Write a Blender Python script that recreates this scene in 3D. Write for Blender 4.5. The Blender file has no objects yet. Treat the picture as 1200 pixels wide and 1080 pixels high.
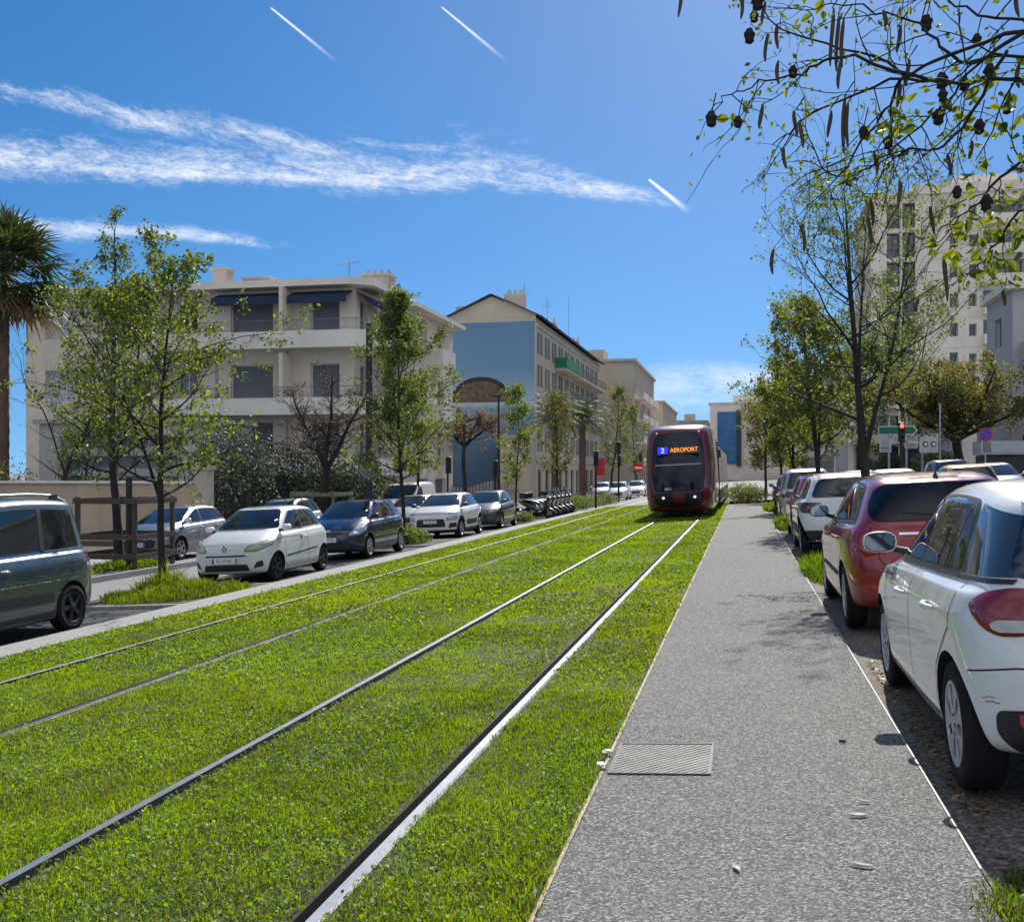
import bpy, bmesh, math, random
import numpy as np
from mathutils import Vector, Matrix
from mathutils.bvhtree import BVHTree

S = bpy.context.scene
COL = S.collection
R = math.radians
rng = np.random.default_rng(7)
random.seed(7)

# ------------------------------------------------------------------ layout
SLOPE = 0.05                       # the street falls gently towards its left side
def gz(x):                         # ground height across the street
    return SLOPE * max(-19.0, min(11.0, x))
def gl(x):                         # the carriageway left of the tram lawn lies a step lower
    return gz(x) - 0.10
ROLL = math.atan(SLOPE)

# ------------------------------------------------------------------ object helpers
def tag(o, label=None, cat=None, group=None, kind=None):
    if label: o['label'] = label
    if cat: o['category'] = cat
    if group: o['group'] = group
    if kind: o['kind'] = kind
    return o

def empty(name, loc=(0, 0, 0), rz=0.0, label=None, cat=None, group=None, rx=0.0, ry=0.0):
    o = bpy.data.objects.new(name, None)
    COL.objects.link(o)
    o.empty_display_size = 0.2
    o.location = loc
    o.rotation_mode = 'XYZ'
    o.rotation_euler = (rx, ry, rz)
    return tag(o, label, cat, group)

def link(name, me, parent=None):
    o = bpy.data.objects.new(name, me)
    COL.objects.link(o)
    if parent is not None:
        o.parent = parent
    return o

def copy_tree(o, parent=None):
    c = o.copy()
    COL.objects.link(c)
    if parent is not None:
        c.parent = parent
    for ch in list(o.children):
        copy_tree(ch, c)
    return c

def np_mesh(name, V, F, mats, smooth=False, mi=None, cols=None):
    """V (n,3); F (m,k) equal-size faces"""
    V = np.asarray(V, dtype=np.float32)
    F = np.asarray(F, dtype=np.int32)
    me = bpy.data.meshes.new(name)
    n, m, k = len(V), len(F), F.shape[1]
    me.vertices.add(n)
    me.vertices.foreach_set('co', V.ravel())
    me.loops.add(m * k)
    me.loops.foreach_set('vertex_index', F.ravel())
    me.polygons.add(m)
    me.polygons.foreach_set('loop_start', np.arange(0, m * k, k, dtype=np.int32))
    for mt in mats if isinstance(mats, (list, tuple)) else [mats]:
        me.materials.append(mt)
    if mi is not None:
        me.polygons.foreach_set('material_index', np.asarray(mi, dtype=np.int32))
    if smooth:
        me.polygons.foreach_set('use_smooth', np.ones(m, dtype=bool))
    me.update(calc_edges=True)
    if cols is not None:
        a = me.color_attributes.new('Col', 'FLOAT_COLOR', 'POINT')
        c4 = np.ones((n, 4), dtype=np.float32)
        c4[:, :3] = cols
        a.data.foreach_set('color', c4.ravel())
    return me

class MB:
    """collects simple solids and links them as one mesh object"""
    def __init__(self):
        self.v = []; self.f = []; self.m = []; self.s = []
    def add(self, verts, faces, mi=0, smooth=False):
        b = len(self.v)
        self.v.extend([tuple(p) for p in verts])
        for f in faces:
            self.f.append([i + b for i in f]); self.m.append(mi); self.s.append(smooth)
        return self
    def box(self, c, s, mi=0, rz=0.0, rot=None):
        hx, hy, hz = s[0] / 2, s[1] / 2, s[2] / 2
        P = [Vector((x, y, z)) for x in (-hx, hx) for y in (-hy, hy) for z in (-hz, hz)]
        M = rot if rot is not None else (Matrix.Rotation(rz, 3, 'Z') if rz else None)
        if M is not None: P = [M @ p for p in P]
        c = Vector(c)
        self.add([p + c for p in P], [(0, 1, 3, 2), (4, 6, 7, 5), (0, 4, 5, 1), (2, 3, 7, 6), (0, 2, 6, 4), (1, 5, 7, 3)], mi)
        return self
    def bb(self, x0, x1, y0, y1, z0, z1, mi=0):
        return self.box(((x0 + x1) / 2, (y0 + y1) / 2, (z0 + z1) / 2), (abs(x1 - x0), abs(y1 - y0), abs(z1 - z0)), mi)
    def beam(self, a, b, w, h, mi=0):
        a = Vector(a); b = Vector(b); d = b - a
        q = d.to_track_quat('X', 'Z').to_matrix()
        return self.box((a + b) / 2, (d.length, w, h), mi, rot=q)
    def tube(self, pts, rad, n=8, mi=0, caps=True, smooth=True):
        pts = [Vector(p) for p in pts]
        if not hasattr(rad, '__len__'): rad = [rad] * len(pts)
        rings = []; up = None
        for i, p in enumerate(pts):
            d = (pts[min(i + 1, len(pts) - 1)] - pts[max(i - 1, 0)])
            if d.length < 1e-9: d = Vector((0, 0, 1))
            d.normalize()
            if up is None:
                up = d.orthogonal().normalized()
            else:
                up = (up - d * up.dot(d))
                up = up.normalized() if up.length > 1e-6 else d.orthogonal().normalized()
            w = d.cross(up)
            rings.append([p + (up * math.cos(2 * math.pi * k / n) + w * math.sin(2 * math.pi * k / n)) * rad[i] for k in range(n)])
        V = [q for r in rings for q in r]; F = []
        for i in range(len(pts) - 1):
            for k in range(n):
                F.append((i * n + k, i * n + (k + 1) % n, (i + 1) * n + (k + 1) % n, (i + 1) * n + k))
        self.add(V, F, mi, smooth)
        if caps:
            self.add(rings[0], [list(range(n))[::-1]], mi); self.add(rings[-1], [list(range(n))], mi)
        return self
    def lathe(self, prof, n=24, mi=0, M=None, smooth=True, caps=False):
        """prof: (r, h) pairs revolved around local z"""
        V = []; F = []
        for r, h in prof:
            for k in range(n):
                a = 2 * math.pi * k / n
                V.append(Vector((r * math.cos(a), r * math.sin(a), h)))
        m = len(prof)
        for i in range(m - 1):
            for k in range(n):
                F.append((i * n + k, i * n + (k + 1) % n, (i + 1) * n + (k + 1) % n, (i + 1) * n + k))
        if caps:
            F.append(list(range(n))[::-1]); F.append([(m - 1) * n + k for k in range(n)])
        if M is not None: V = [M @ v for v in V]
        return self.add(V, F, mi, smooth)
    def prism(self, poly, a, b, M=None, mi=0):
        """2-D polygon (x,y) extruded from z=a to z=b, then mapped by M"""
        n = len(poly)
        V = [Vector((p[0], p[1], a)) for p in poly] + [Vector((p[0], p[1], b)) for p in poly]
        if M is not None: V = [M @ v for v in V]
        F = [list(range(n))[::-1], [n + i for i in range(n)]] + [(i, (i + 1) % n, n + (i + 1) % n, n + i) for i in range(n)]
        return self.add(V, F, mi)
    def quad(self, a, b, c, d, mi=0):
        return self.add([a, b, c, d], [(0, 1, 2, 3)], mi)
    def mesh(self, name, mats, sharp=None):
        me = bpy.data.meshes.new(name)
        me.from_pydata([tuple(p) for p in self.v], [], self.f)
        for mt in mats if isinstance(mats, (list, tuple)) else [mats]:
            me.materials.append(mt)
        me.polygons.foreach_set('material_index', self.m)
        me.polygons.foreach_set('use_smooth', self.s)
        me.update()
        if sharp: me.set_sharp_from_angle(angle=R(sharp))
        return me
    def build(self, name, mats, parent=None, sharp=None):
        return link(name, self.mesh(name, mats, sharp), parent)

def bevel(o, w=0.01, seg=2):
    bm = bmesh.new(); bm.from_mesh(o.data)
    bmesh.ops.remove_doubles(bm, verts=bm.verts, dist=1e-5)
    es = [e for e in bm.edges if len(e.link_faces) == 2 and e.calc_face_angle(0) > R(30)]
    bmesh.ops.bevel(bm, geom=es, offset=w, segments=seg, affect='EDGES', profile=0.5)
    bm.to_mesh(o.data); bm.free(); o.data.update()
    return o

AXY = Matrix(((1, 0, 0), (0, 0, 1), (0, 1, 0)))          # (x,y,z) -> (x,z,y): prism in the x-z plane
def rounded(pts, r, n=4):
    """round the corners of a polygon; r may be a list"""
    out = []; N = len(pts)
    for i in range(N):
        p = Vector(pts[i]); a = Vector(pts[i - 1]); b = Vector(pts[(i + 1) % N])
        ri = r[i] if hasattr(r, '__len__') else r
        da, db = a - p, b - p
        t = min(ri, da.length * .48, db.length * .48)
        if t < 1e-4: out.append(tuple(p)); continue
        A = p + da.normalized() * t; B = p + db.normalized() * t
        for k in range(n + 1):
            s = k / n
            q = A * (1 - s) ** 2 + p * 2 * s * (1 - s) + B * s ** 2
            out.append(tuple(q))
    return out
def ellipse(cx, cy, rx, ry, n=20):
    return [(cx + rx * math.cos(2 * math.pi * k / n), cy + ry * math.sin(2 * math.pi * k / n)) for k in range(n)]

def text_part(name, body, size, mat, parent, loc, rot, depth=0.004, align='CENTER', sx=1.0):
    cu = bpy.data.curves.new(name, 'FONT')
    cu.body = body; cu.size = size; cu.align_x = align; cu.align_y = 'CENTER'; cu.extrude = depth
    cu.resolution_u = 3
    tmp = bpy.data.objects.new('tmp', cu); COL.objects.link(tmp)
    dg = bpy.context.evaluated_depsgraph_get()
    me = bpy.data.meshes.new_from_object(tmp.evaluated_get(dg))
    bpy.data.objects.remove(tmp); bpy.data.curves.remove(cu)
    me.name = name
    me.materials.clear(); me.materials.append(mat)
    o = link(name, me, parent)
    o.location = loc; o.rotation_euler = rot; o.scale = (sx, 1, 1)
    return o

# ------------------------------------------------------------------ materials
class NG:
    """tiny helper for node maths"""
    def __init__(self, tree): self.t = tree; self.L = tree.links
    def n(self, typ, **kw):
        nd = self.t.nodes.new(typ)
        for k, v in kw.items(): setattr(nd, k, v)
        return nd
    def put(self, sock, v):
        if isinstance(v, bpy.types.NodeSocket): self.L.new(v, sock)
        elif v is not None: sock.default_value = v
    def m(self, op, a, b=None, c=None, clamp=False):
        nd = self.n('ShaderNodeMath', operation=op, use_clamp=clamp)
        for i, v in enumerate((a, b, c)):
            if v is not None: self.put(nd.inputs[i], v)
        return nd.outputs[0]
    def noise(self, vec, scale, detail=4, rough=.55, out='Fac', dist=0.0):
        nd = self.n('ShaderNodeTexNoise'); nd.inputs['Scale'].default_value = scale
        nd.inputs['Detail'].default_value = detail; nd.inputs['Roughness'].default_value = rough
        nd.inputs['Distortion'].default_value = dist
        if vec is not None: self.put(nd.inputs['Vector'], vec)
        return nd.outputs[out]
    def ramp(self, fac, stops, interp='LINEAR'):
        nd = self.n('ShaderNodeValToRGB'); cr = nd.color_ramp; cr.interpolation = interp
        while len(cr.elements) > 1: cr.elements.remove(cr.elements[-1])
        for i, (p, c) in enumerate(stops):
            e = cr.elements[0] if i == 0 else cr.elements.new(p)
            e.position = p; e.color = (*c, 1) if len(c) == 3 else c
        self.put(nd.inputs[0], fac)
        return nd.outputs[0]
    def mix(self, fac, a, b, mode='MIX'):
        nd = self.n('ShaderNodeMix', data_type='RGBA', blend_type=mode)
        self.put(nd.inputs[0], fac)
        for s, v in ((nd.inputs[6], a), (nd.inputs[7], b)):
            self.put(s, (*v, 1) if isinstance(v, tuple) and len(v) == 3 else v)
        return nd.outputs[2]
    def smooth(self, x, a, b, lo=0.0, hi=1.0):
        nd = self.n('ShaderNodeMapRange', interpolation_type='SMOOTHSTEP')
        self.put(nd.inputs[0], x)
        for i, v in ((1, a), (2, b), (3, lo), (4, hi)): self.put(nd.inputs[i], v)
        return nd.outputs[0]
    def bump(self, h, strength=.3, dist=.01):
        nd = self.n('ShaderNodeBump'); nd.inputs['Strength'].default_value = strength
        nd.inputs['Distance'].default_value = dist; self.put(nd.inputs['Height'], h)
        return nd.outputs[0]

def newmat(name):
    m = bpy.data.materials.new(name); m.use_nodes = True
    b = m.node_tree.nodes['Principled BSDF']
    return m, NG(m.node_tree), b

MATS = {}
def mat(name, col, rough=.6, metal=0.0, coat=0.0, spec=.5, vary=0.0, scale=3.0, bump=0.0, bscale=40.0, emit=None, estr=1.0, coord='Object'):
    """plain procedural surface with optional colour variation and bump"""
    if name in MATS: return MATS[name]
    m, g, b = newmat(name)
    b.inputs['Roughness'].default_value = rough; b.inputs['Metallic'].default_value = metal
    b.inputs['Coat Weight'].default_value = coat; b.inputs['Coat Roughness'].default_value = .04
    b.inputs['Specular IOR Level'].default_value = spec
    b.inputs['Base Color'].default_value = (*col, 1)
    tc = g.n('ShaderNodeTexCoord').outputs[coord]
    if vary:
        f = g.noise(tc, scale, 6, .6)
        lo = tuple(c * (1 - vary) for c in col); hi = tuple(min(1, c * (1 + vary)) for c in col)
        g.put(b.inputs['Base Color'], g.ramp(f, [(.3, lo), (.7, hi)]))
    if bump:
        g.put(b.inputs['Normal'], g.bump(g.noise(tc, bscale, 5, .6), bump, .01))
    if emit:
        b.inputs['Emission Color'].default_value = (*emit, 1); b.inputs['Emission Strength'].default_value = estr
    MATS[name] = m
    return m

def paint(name, col, metal=0.0, rough=.32, dirt=.12):
    m, g, b = newmat(name)
    tc = g.n('ShaderNodeTexCoord').outputs['Object']
    f = g.noise(tc, 1.7, 6, .65); f2 = g.noise(tc, 30, 3, .6)
    dusty = tuple(c * .8 + .20 * d for c, d in zip(col, (.42, .38, .32)))
    fac = g.smooth(f, .45, .8, 0.0, dirt * 1.6)
    sep = g.n('ShaderNodeSeparateXYZ'); g.put(sep.inputs[0], tc)
    low = g.smooth(sep.outputs[2], .75, .15, 0.0, dirt * 2.2)       # road film along the sills
    fac = g.m('ADD', fac, g.m('MULTIPLY', low, g.m('ADD', f2, .35)), clamp=True)
    g.put(b.inputs['Base Color'], g.mix(fac, col, dusty))
    b.inputs['Metallic'].default_value = metal
    g.put(b.inputs['Roughness'], g.m('ADD', rough, g.m('MULTIPLY', f, .12)))
    b.inputs['Coat Weight'].default_value = 1.0
    g.put(b.inputs['Coat Roughness'], g.m('MULTIPLY', fac, .25))
    return m

def foliage_mat(name, trans=.55, gloss=.08):
    m, g, b = newmat(name)
    nt = m.node_tree
    at = g.n('ShaderNodeAttribute', attribute_name='Col').outputs['Color']
    hs = g.n('ShaderNodeHueSaturation'); hs.inputs['Saturation'].default_value = 1.1; hs.inputs['Value'].default_value = 1.75
    hs.inputs['Hue'].default_value = .49
    g.put(hs.inputs['Color'], at)
    d = g.n('ShaderNodeBsdfDiffuse'); g.put(d.inputs[0], at)
    t = g.n('ShaderNodeBsdfTranslucent'); g.put(t.inputs[0], hs.outputs[0])
    mx = g.n('ShaderNodeMixShader'); mx.inputs[0].default_value = trans
    g.L.new(d.outputs[0], mx.inputs[1]); g.L.new(t.outputs[0], mx.inputs[2])
    gl_ = g.n('ShaderNodeBsdfGlossy'); gl_.inputs['Roughness'].default_value = .48; gl_.inputs['Color'].default_value = (.9, .95, .9, 1)
    m2 = g.n('ShaderNodeMixShader'); m2.inputs[0].default_value = gloss
    g.L.new(mx.outputs[0], m2.inputs[1]); g.L.new(gl_.outputs[0], m2.inputs[2])
    g.L.new(m2.outputs[0], nt.nodes['Material Output'].inputs[0])
    nt.nodes.remove(b)
    return m

LEAF = foliage_mat('leaf', .55, .05)
GRASSM = foliage_mat('grass_blade', .55, .02)
GLOSSLEAF = foliage_mat('glossy_leaf', .3, .07)
M_BLACK = mat('black_plastic', (.018, .018, .02), .55)
M_RUBBER = mat('tyre_rubber', (.011, .011, .012), .85, spec=.25, bump=.2, bscale=60)
M_DARK = mat('dark_void', (.006, .006, .007), .9)
M_CHROME = mat('chrome', (.75, .76, .78), .12, 1.0)
M_ALLOY = mat('alloy', (.42, .43, .45), .38, .75, vary=.1)
M_HUB = mat('hubcap_silver', (.40, .41, .42), .42, .45, vary=.12, scale=9)
M_SEAM = mat('door_seam', (.012, .012, .013), .8)
M_POLE = mat('black_pole', (.016, .017, .02), .45, .2)
M_STEEL = mat('galvanised', (.36, .37, .38), .45, .6, vary=.15)
M_WHITE = mat('white_sign', (.75, .75, .74), .5)

def glass(name, tint=(.010, .012, .014), rough=.02, spec=.75, coat=.6):
    m, g, b = newmat(name)
    tc = g.n('ShaderNodeTexCoord').outputs['Object']
    f = g.noise(tc, 2.2, 5, .6)
    g.put(b.inputs['Base Color'], g.ramp(f, [(.35, tint), (.7, tuple(c * 2.6 for c in tint))]))
    b.inputs['Roughness'].default_value = rough
    b.inputs['Specular IOR Level'].default_value = spec
    b.inputs['Coat Weight'].default_value = coat; b.inputs['Coat Roughness'].default_value = .015
    return m
M_GLASS = glass('car_glass', (.007, .009, .011), .02, .55, .35)
M_GLASSB = glass('building_glass', (.02, .026, .032), .06)
# ------------------------------------------------------------------ camera
H_CAM = 1.58
cam = bpy.data.cameras.new('camera'); camo = bpy.data.objects.new('camera', cam); COL.objects.link(camo)
cam.sensor_fit = 'HORIZONTAL'; cam.sensor_width = 36.0
cam.lens = 36.0 * 1250 / 1200
cam.shift_y = 14 / 1200
cam.clip_start = .05; cam.clip_end = 4000
YAW = math.atan(271 / 1250)
camo.location = (0, 0, H_CAM); camo.rotation_euler = (R(90), 0, YAW)
S.camera = camo

SUN_EL, SUN_AZ = R(40), R(3)         # the sun stands ahead of the camera, almost straight up the street
sd = Vector((math.sin(SUN_AZ) * math.cos(SUN_EL), math.cos(SUN_AZ) * math.cos(SUN_EL), math.sin(SUN_EL)))
sl = bpy.data.lights.new('sun', 'SUN'); sl.energy = 5.0; sl.angle = R(.53); sl.color = (1.0, .955, .88)
so = bpy.data.objects.new('sun', sl); COL.objects.link(so)
so.rotation_euler = (-sd).to_track_quat('-Z', 'Y').to_euler(); so.location = sd * 60

S.view_settings.view_transform = 'Standard'; S.view_settings.look = 'None'; S.view_settings.gamma = 1.0
S.view_settings.exposure = 0.45
S.cycles.max_bounces = 8; S.cycles.transparent_max_bounces = 8
S.cycles.sample_clamp_indirect = 6.0

W = bpy.data.worlds.new('World'); S.world = W; W.use_nodes = True
g = NG(W.node_tree)
bg = W.node_tree.nodes['Background']; bg.inputs[1].default_value = .092
sky = g.n('ShaderNodeTexSky', sky_type='NISHITA')
sky.sun_disc = False; sky.sun_elevation = SUN_EL; sky.sun_rotation = SUN_AZ
sky.altitude = 0; sky.air_density = 1.0; sky.dust_density = .15; sky.ozone_density = 3.0
hs = g.n('ShaderNodeHueSaturation'); hs.inputs['Saturation'].default_value = 1.35; hs.inputs['Value'].default_value = .89
g.put(hs.inputs['Color'], sky.outputs[0])
# cirrus and contrails, laid out over the forward half of the sky by direction
tc = g.n('ShaderNodeTexCoord').outputs['Generated']
sp = g.n('ShaderNodeSeparateXYZ'); g.put(sp.inputs[0], tc)
fy = g.m('MAXIMUM', sp.outputs[1], .02)
A = g.m('DIVIDE', sp.outputs[0], fy)
B = g.m('DIVIDE', sp.outputs[2], fy)
front = g.smooth(sp.outputs[1], .1, .3)
def pix(px, py):
    u = px - 600
    dx = -264.9 + .9773 * u; dy = 1221.6 + .2119 * u
    return dx / dy, (554 - py) / dy
def band(pts, th_up, th_dn, streak, gain, seed, cut=(.40, .72)):
    """a streaky cirrus band along a poly-line in (A,B); th = thickness at each point"""
    fc = g.n('ShaderNodeFloatCurve')
    a0, a1 = pix(*pts[0])[0] - .01, pix(*pts[-1])[0] + .01
    def curve(vals):
        nd = g.n('ShaderNodeFloatCurve'); c = nd.mapping.curves[0]
        nd.mapping.use_clip = False
        P = [((pix(*p)[0] - a0) / (a1 - a0), v) for p, v in zip(pts, vals)]
        while len(c.points) < len(P): c.points.new(.5, .5)
        for q, (x, y) in zip(c.points, P): q.location = (x, y)
        nd.mapping.update()
        g.put(nd.inputs['Value'], g.m('DIVIDE', g.m('SUBTRACT', A, a0), a1 - a0))
        return nd.outputs[0]
    W.node_tree.nodes.remove(fc)
    ctr = curve([pix(*p)[1] for p in pts])
    tu = curve([t * 1.2 / 1200 for t in th_up]); td = curve([t * 1.25 / 1200 for t in th_dn])
    cv = g.n('ShaderNodeCombineXYZ')
    g.put(cv.inputs[0], A); g.put(cv.inputs[1], B)
    warp = g.noise(cv.outputs[0], 7, 4, .6)
    d = g.m('ADD', g.m('SUBTRACT', B, ctr), g.m('MULTIPLY', g.m('SUBTRACT', warp, .5), .03))
    up = g.smooth(g.m('DIVIDE', d, tu), 0.0, 1.0, 1.0, 0.0)
    dn = g.smooth(g.m('DIVIDE', g.m('MULTIPLY', d, -1), td), 0.0, 1.0, 1.0, 0.0)
    mask = g.m('MULTIPLY', up, dn)
    mask = g.m('MULTIPLY', mask, g.smooth(A, a0 - .02, a0 + .06))
    mask = g.m('MULTIPLY', mask, g.smooth(A, a1, a1 - .08))
    # streaks run along the band, tilted down to the right
    ca, sa = math.cos(streak), math.sin(streak)
    s1 = g.m('ADD', g.m('MULTIPLY', A, ca), g.m('MULTIPLY', B, sa)); s2 = g.m('SUBTRACT', g.m('MULTIPLY', B, ca), g.m('MULTIPLY', A, sa))
    c2 = g.n('ShaderNodeCombineXYZ'); g.put(c2.inputs[0], g.m('MULTIPLY', s1, 3.2)); g.put(c2.inputs[1], g.m('MULTIPLY', s2, 16.0)); c2.inputs[2].default_value = seed
    n1 = g.noise(c2.outputs[0], 2.4, 9, .66, dist=.6)
    c3 = g.n('ShaderNodeCombineXYZ'); g.put(c3.inputs[0], g.m('MULTIPLY', s1, 9.0)); g.put(c3.inputs[1], g.m('MULTIPLY', s2, 26.0)); c3.inputs[2].default_value = seed + 3
    n2 = g.noise(c3.outputs[0], 4.0, 8, .65, dist=.9)
    nn = g.m('ADD', g.m('MULTIPLY', n1, .6), g.m('MULTIPLY', n2, .4))
    n3 = g.noise(c3.outputs[0], 13.0, 6, .7, dist=1.2)
    nn = g.m('ADD', nn, g.m('MULTIPLY', g.m('SUBTRACT', n3, .5), .28))
    thick = g.smooth(g.m('ADD', nn, g.m('MULTIPLY', g.m('SUBTRACT', mask, .55), .26)), cut[0] + .02, cut[1])
    return g.m('MULTIPLY', g.m('MULTIPLY', thick, g.m('POWER', mask, .7)), gain)
c = band([(-250, 150), (0, 188), (150, 196), (300, 203), (450, 208), (600, 214), (700, 222), (800, 238), (845, 240)],
         [60, 60, 55, 60, 75, 60, 32, 18, 8], [40, 38, 30, 26, 28, 26, 20, 12, 6], R(-10), .86, 2.0, (.42, .86))
c = g.m('MAXIMUM', c, band([(-120, 85), (0, 104), (90, 122), (170, 140), (300, 160), (420, 186), (520, 205)],
         [30, 26, 30, 30, 26, 22, 14], [40, 38, 34, 34, 34, 26, 16], R(-20), .74, 8.0, (.45, .88)))
c = g.m('MAXIMUM', c, band([(-60, 262), (60, 266), (150, 272), (240, 280), (320, 286), (360, 288)],
         [30, 26, 22, 16, 12, 6], [30, 24, 18, 12, 8, 5], R(-7), .62, 15.0, (.40, .80)))
c = g.m('MAXIMUM', c, band([(720, 446), (780, 448), (850, 446), (930, 440), (1010, 436)],
         [22, 26, 26, 26, 20], [40, 46, 50, 50, 40], R(-2), .42, 22.0, (.30, .75)))
c = g.m('MAXIMUM', c, band([(840, 300), (865, 303), (890, 305), (915, 306)],
         [8, 9, 8, 6], [6, 7, 6, 5], R(-4), .5, 31.0, (.42, .8)))
CVn = g.n('ShaderNodeCombineXYZ'); g.put(CVn.inputs[0], A); g.put(CVn.inputs[1], B); CV = CVn.outputs[0]
def contrail(p, q, w0, w1, gain):
    (ax, ay), (bx, by) = pix(*p), pix(*q)
    L = math.hypot(bx - ax, by - ay); ux, uy = (bx - ax) / L, (by - ay) / L
    s = g.m('ADD', g.m('MULTIPLY', g.m('SUBTRACT', A, ax), ux), g.m('MULTIPLY', g.m('SUBTRACT', B, ay), uy))
    t = g.m('ABSOLUTE', g.m('SUBTRACT', g.m('MULTIPLY', g.m('SUBTRACT', B, ay), ux), g.m('MULTIPLY', g.m('SUBTRACT', A, ax), uy)))
    f = g.m('DIVIDE', s, L)
    wd = g.m('ADD', w0 * .7 / 1250, g.m('MULTIPLY', f, (w1 - w0) * .7 / 1250))
    m_ = g.smooth(g.m('DIVIDE', t, wd), .0, 1.25, 1.0, 0.0)
    m_ = g.m('MULTIPLY', m_, g.smooth(g.noise(CV, 60, 4, .6), .2, .6, .6, 1.0))
    m_ = g.m('MULTIPLY', m_, g.smooth(f, -.01, .03))
    m_ = g.m('MULTIPLY', m_, g.smooth(f, 1.0, .35))
    return g.m('MULTIPLY', m_, gain)
c = g.m('MAXIMUM', c, contrail((317, 9), (399, 76), 2.2, 4.2, .75))
c = g.m('MAXIMUM', c, contrail((517, 8), (600, 77), 2.0, 4.4, .70))
c = g.m('MAXIMUM', c, contrail((760, 210), (812, 252), 2.4, 7.0, 1.0))
c = g.m('MULTIPLY', c, front, clamp=True)
# bright cloud added out of view, behind and above the camera, for fill light
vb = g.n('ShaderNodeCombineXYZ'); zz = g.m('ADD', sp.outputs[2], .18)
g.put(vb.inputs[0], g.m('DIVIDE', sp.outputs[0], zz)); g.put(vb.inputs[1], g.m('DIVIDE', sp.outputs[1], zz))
fill_veil = g.smooth(g.noise(vb.outputs[0], .8, 6, .6), .30, .62)
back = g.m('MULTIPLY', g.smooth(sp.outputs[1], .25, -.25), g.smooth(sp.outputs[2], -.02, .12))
c = g.m('MAXIMUM', c, g.m('MULTIPLY', g.m('MULTIPLY', fill_veil, back), .78))
lift = g.n('ShaderNodeVectorMath', operation='ADD'); g.put(lift.inputs[0], tc); lift.inputs[1].default_value = (0, 0, .15)
nrm = g.n('ShaderNodeVectorMath', operation='NORMALIZE'); g.put(nrm.inputs[0], lift.outputs[0])
g.put(sky.inputs['Vector'], nrm.outputs[0])          # clear dry air: no pale band at the horizon
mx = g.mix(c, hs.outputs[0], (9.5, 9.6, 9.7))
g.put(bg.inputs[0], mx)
# ------------------------------------------------------------------ ground materials
def ground_mat(name, stops, cell=90.0, big=.5, bump=.5, rough=.85, tintamt=.25, tint=(.27, .25, .22)):
    m, g, b = newmat(name)
    tc = g.n('ShaderNodeTexCoord').outputs['Object']
    vo = g.n('ShaderNodeTexVoronoi'); vo.inputs['Scale'].default_value = cell; g.put(vo.inputs['Vector'], tc)
    w = g.n('ShaderNodeSeparateColor'); g.put(w.inputs[0], vo.outputs['Color'])
    fine = g.noise(tc, cell * 2.2, 3, .6)
    f = g.m('ADD', g.m('MULTIPLY', w.outputs[0], .65), g.m('MULTIPLY', fine, .35))
    c = g.ramp(f, stops)
    bigf = g.noise(tc, big, 7, .62)
    c = g.mix(g.smooth(bigf, .35, .75, 0, .55), c, g.mix(.5, c, tuple(x * .45 for x in stops[-1][1])))
    st = g.noise(tc, big * 4.3, 6, .7)
    c = g.mix(g.smooth(st, .52, .78, 0, tintamt), c, tint)
    g.put(b.inputs['Base Color'], c)
    b.inputs['Roughness'].default_value = rough; b.inputs['Specular IOR Level'].default_value = .25
    hgt = g.m('ADD', f, g.m('MULTIPLY', vo.outputs['Distance'], -.8))
    g.put(b.inputs['Normal'], g.bump(hgt, bump, .006))
    return m

M_PAVE = ground_mat('aggregate_pavement', [(.14, (.030, .030, .031)), (.34, (.082, .081, .079)), (.55, (.140, .138, .133)), (.72, (.235, .23, .221)), (.88, (.46, .45, .43))], 105, .45, 1.0)
M_ASPH = ground_mat('asphalt', [(.15, (.055, .055, .057)), (.5, (.10, .10, .102)), (.85, (.17, .168, .165))], 110, .3, .35, tintamt=.15)
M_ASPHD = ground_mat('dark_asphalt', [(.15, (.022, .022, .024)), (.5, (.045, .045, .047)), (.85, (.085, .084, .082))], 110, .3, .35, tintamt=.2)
M_LANE = ground_mat('worn_asphalt', [(.15, (.13, .13, .135)), (.5, (.20, .20, .205)), (.85, (.29, .288, .285))], 90, .3, .3, tintamt=.2)
M_DIRT = ground_mat('parking_dirt', [(.12, (.04, .036, .032)), (.45, (.105, .092, .078)), (.7, (.165, .146, .123)), (.92, (.36, .33, .29))], 60, 1.6, .8, tintamt=.6, tint=(.10, .075, .05))
M_CONC = ground_mat('kerb_concrete', [(.15, (.19, .188, .185)), (.5, (.27, .268, .262)), (.85, (.38, .375, .365))], 75, .6, .4)
M_EDGE = mat('pale_edging', (.36, .345, .32), .6, vary=.2, scale=2)
M_RUST = mat('rusty_edging', (.28, .20, .13), .7, vary=.3, scale=4)
M_SOIL = ground_mat('lawn_soil', [(.1, (.012, .016, .005)), (.5, (.030, .044, .010)), (.9, (.055, .080, .016))], 30, 1.2, .6, tintamt=.6, tint=(.070, .056, .026))
M_BED = ground_mat('bed_soil', [(.1, (.03, .024, .016)), (.5, (.07, .058, .04)), (.9, (.13, .11, .08))], 25, 1.2, .8)
M_RAIL = mat('polished_rail', (.38, .385, .395), .36, .85, vary=.15, scale=6)
M_RAILD = mat('dull_rail', (.30, .285, .26), .5, .4, vary=.3, scale=5)
M_RAILK = mat('rusty_dark_rail', (.055, .047, .042), .7, .2, vary=.4, scale=5)
M_GROOVE = mat('groove_rubber', (.014, .013, .012), .9)

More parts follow.
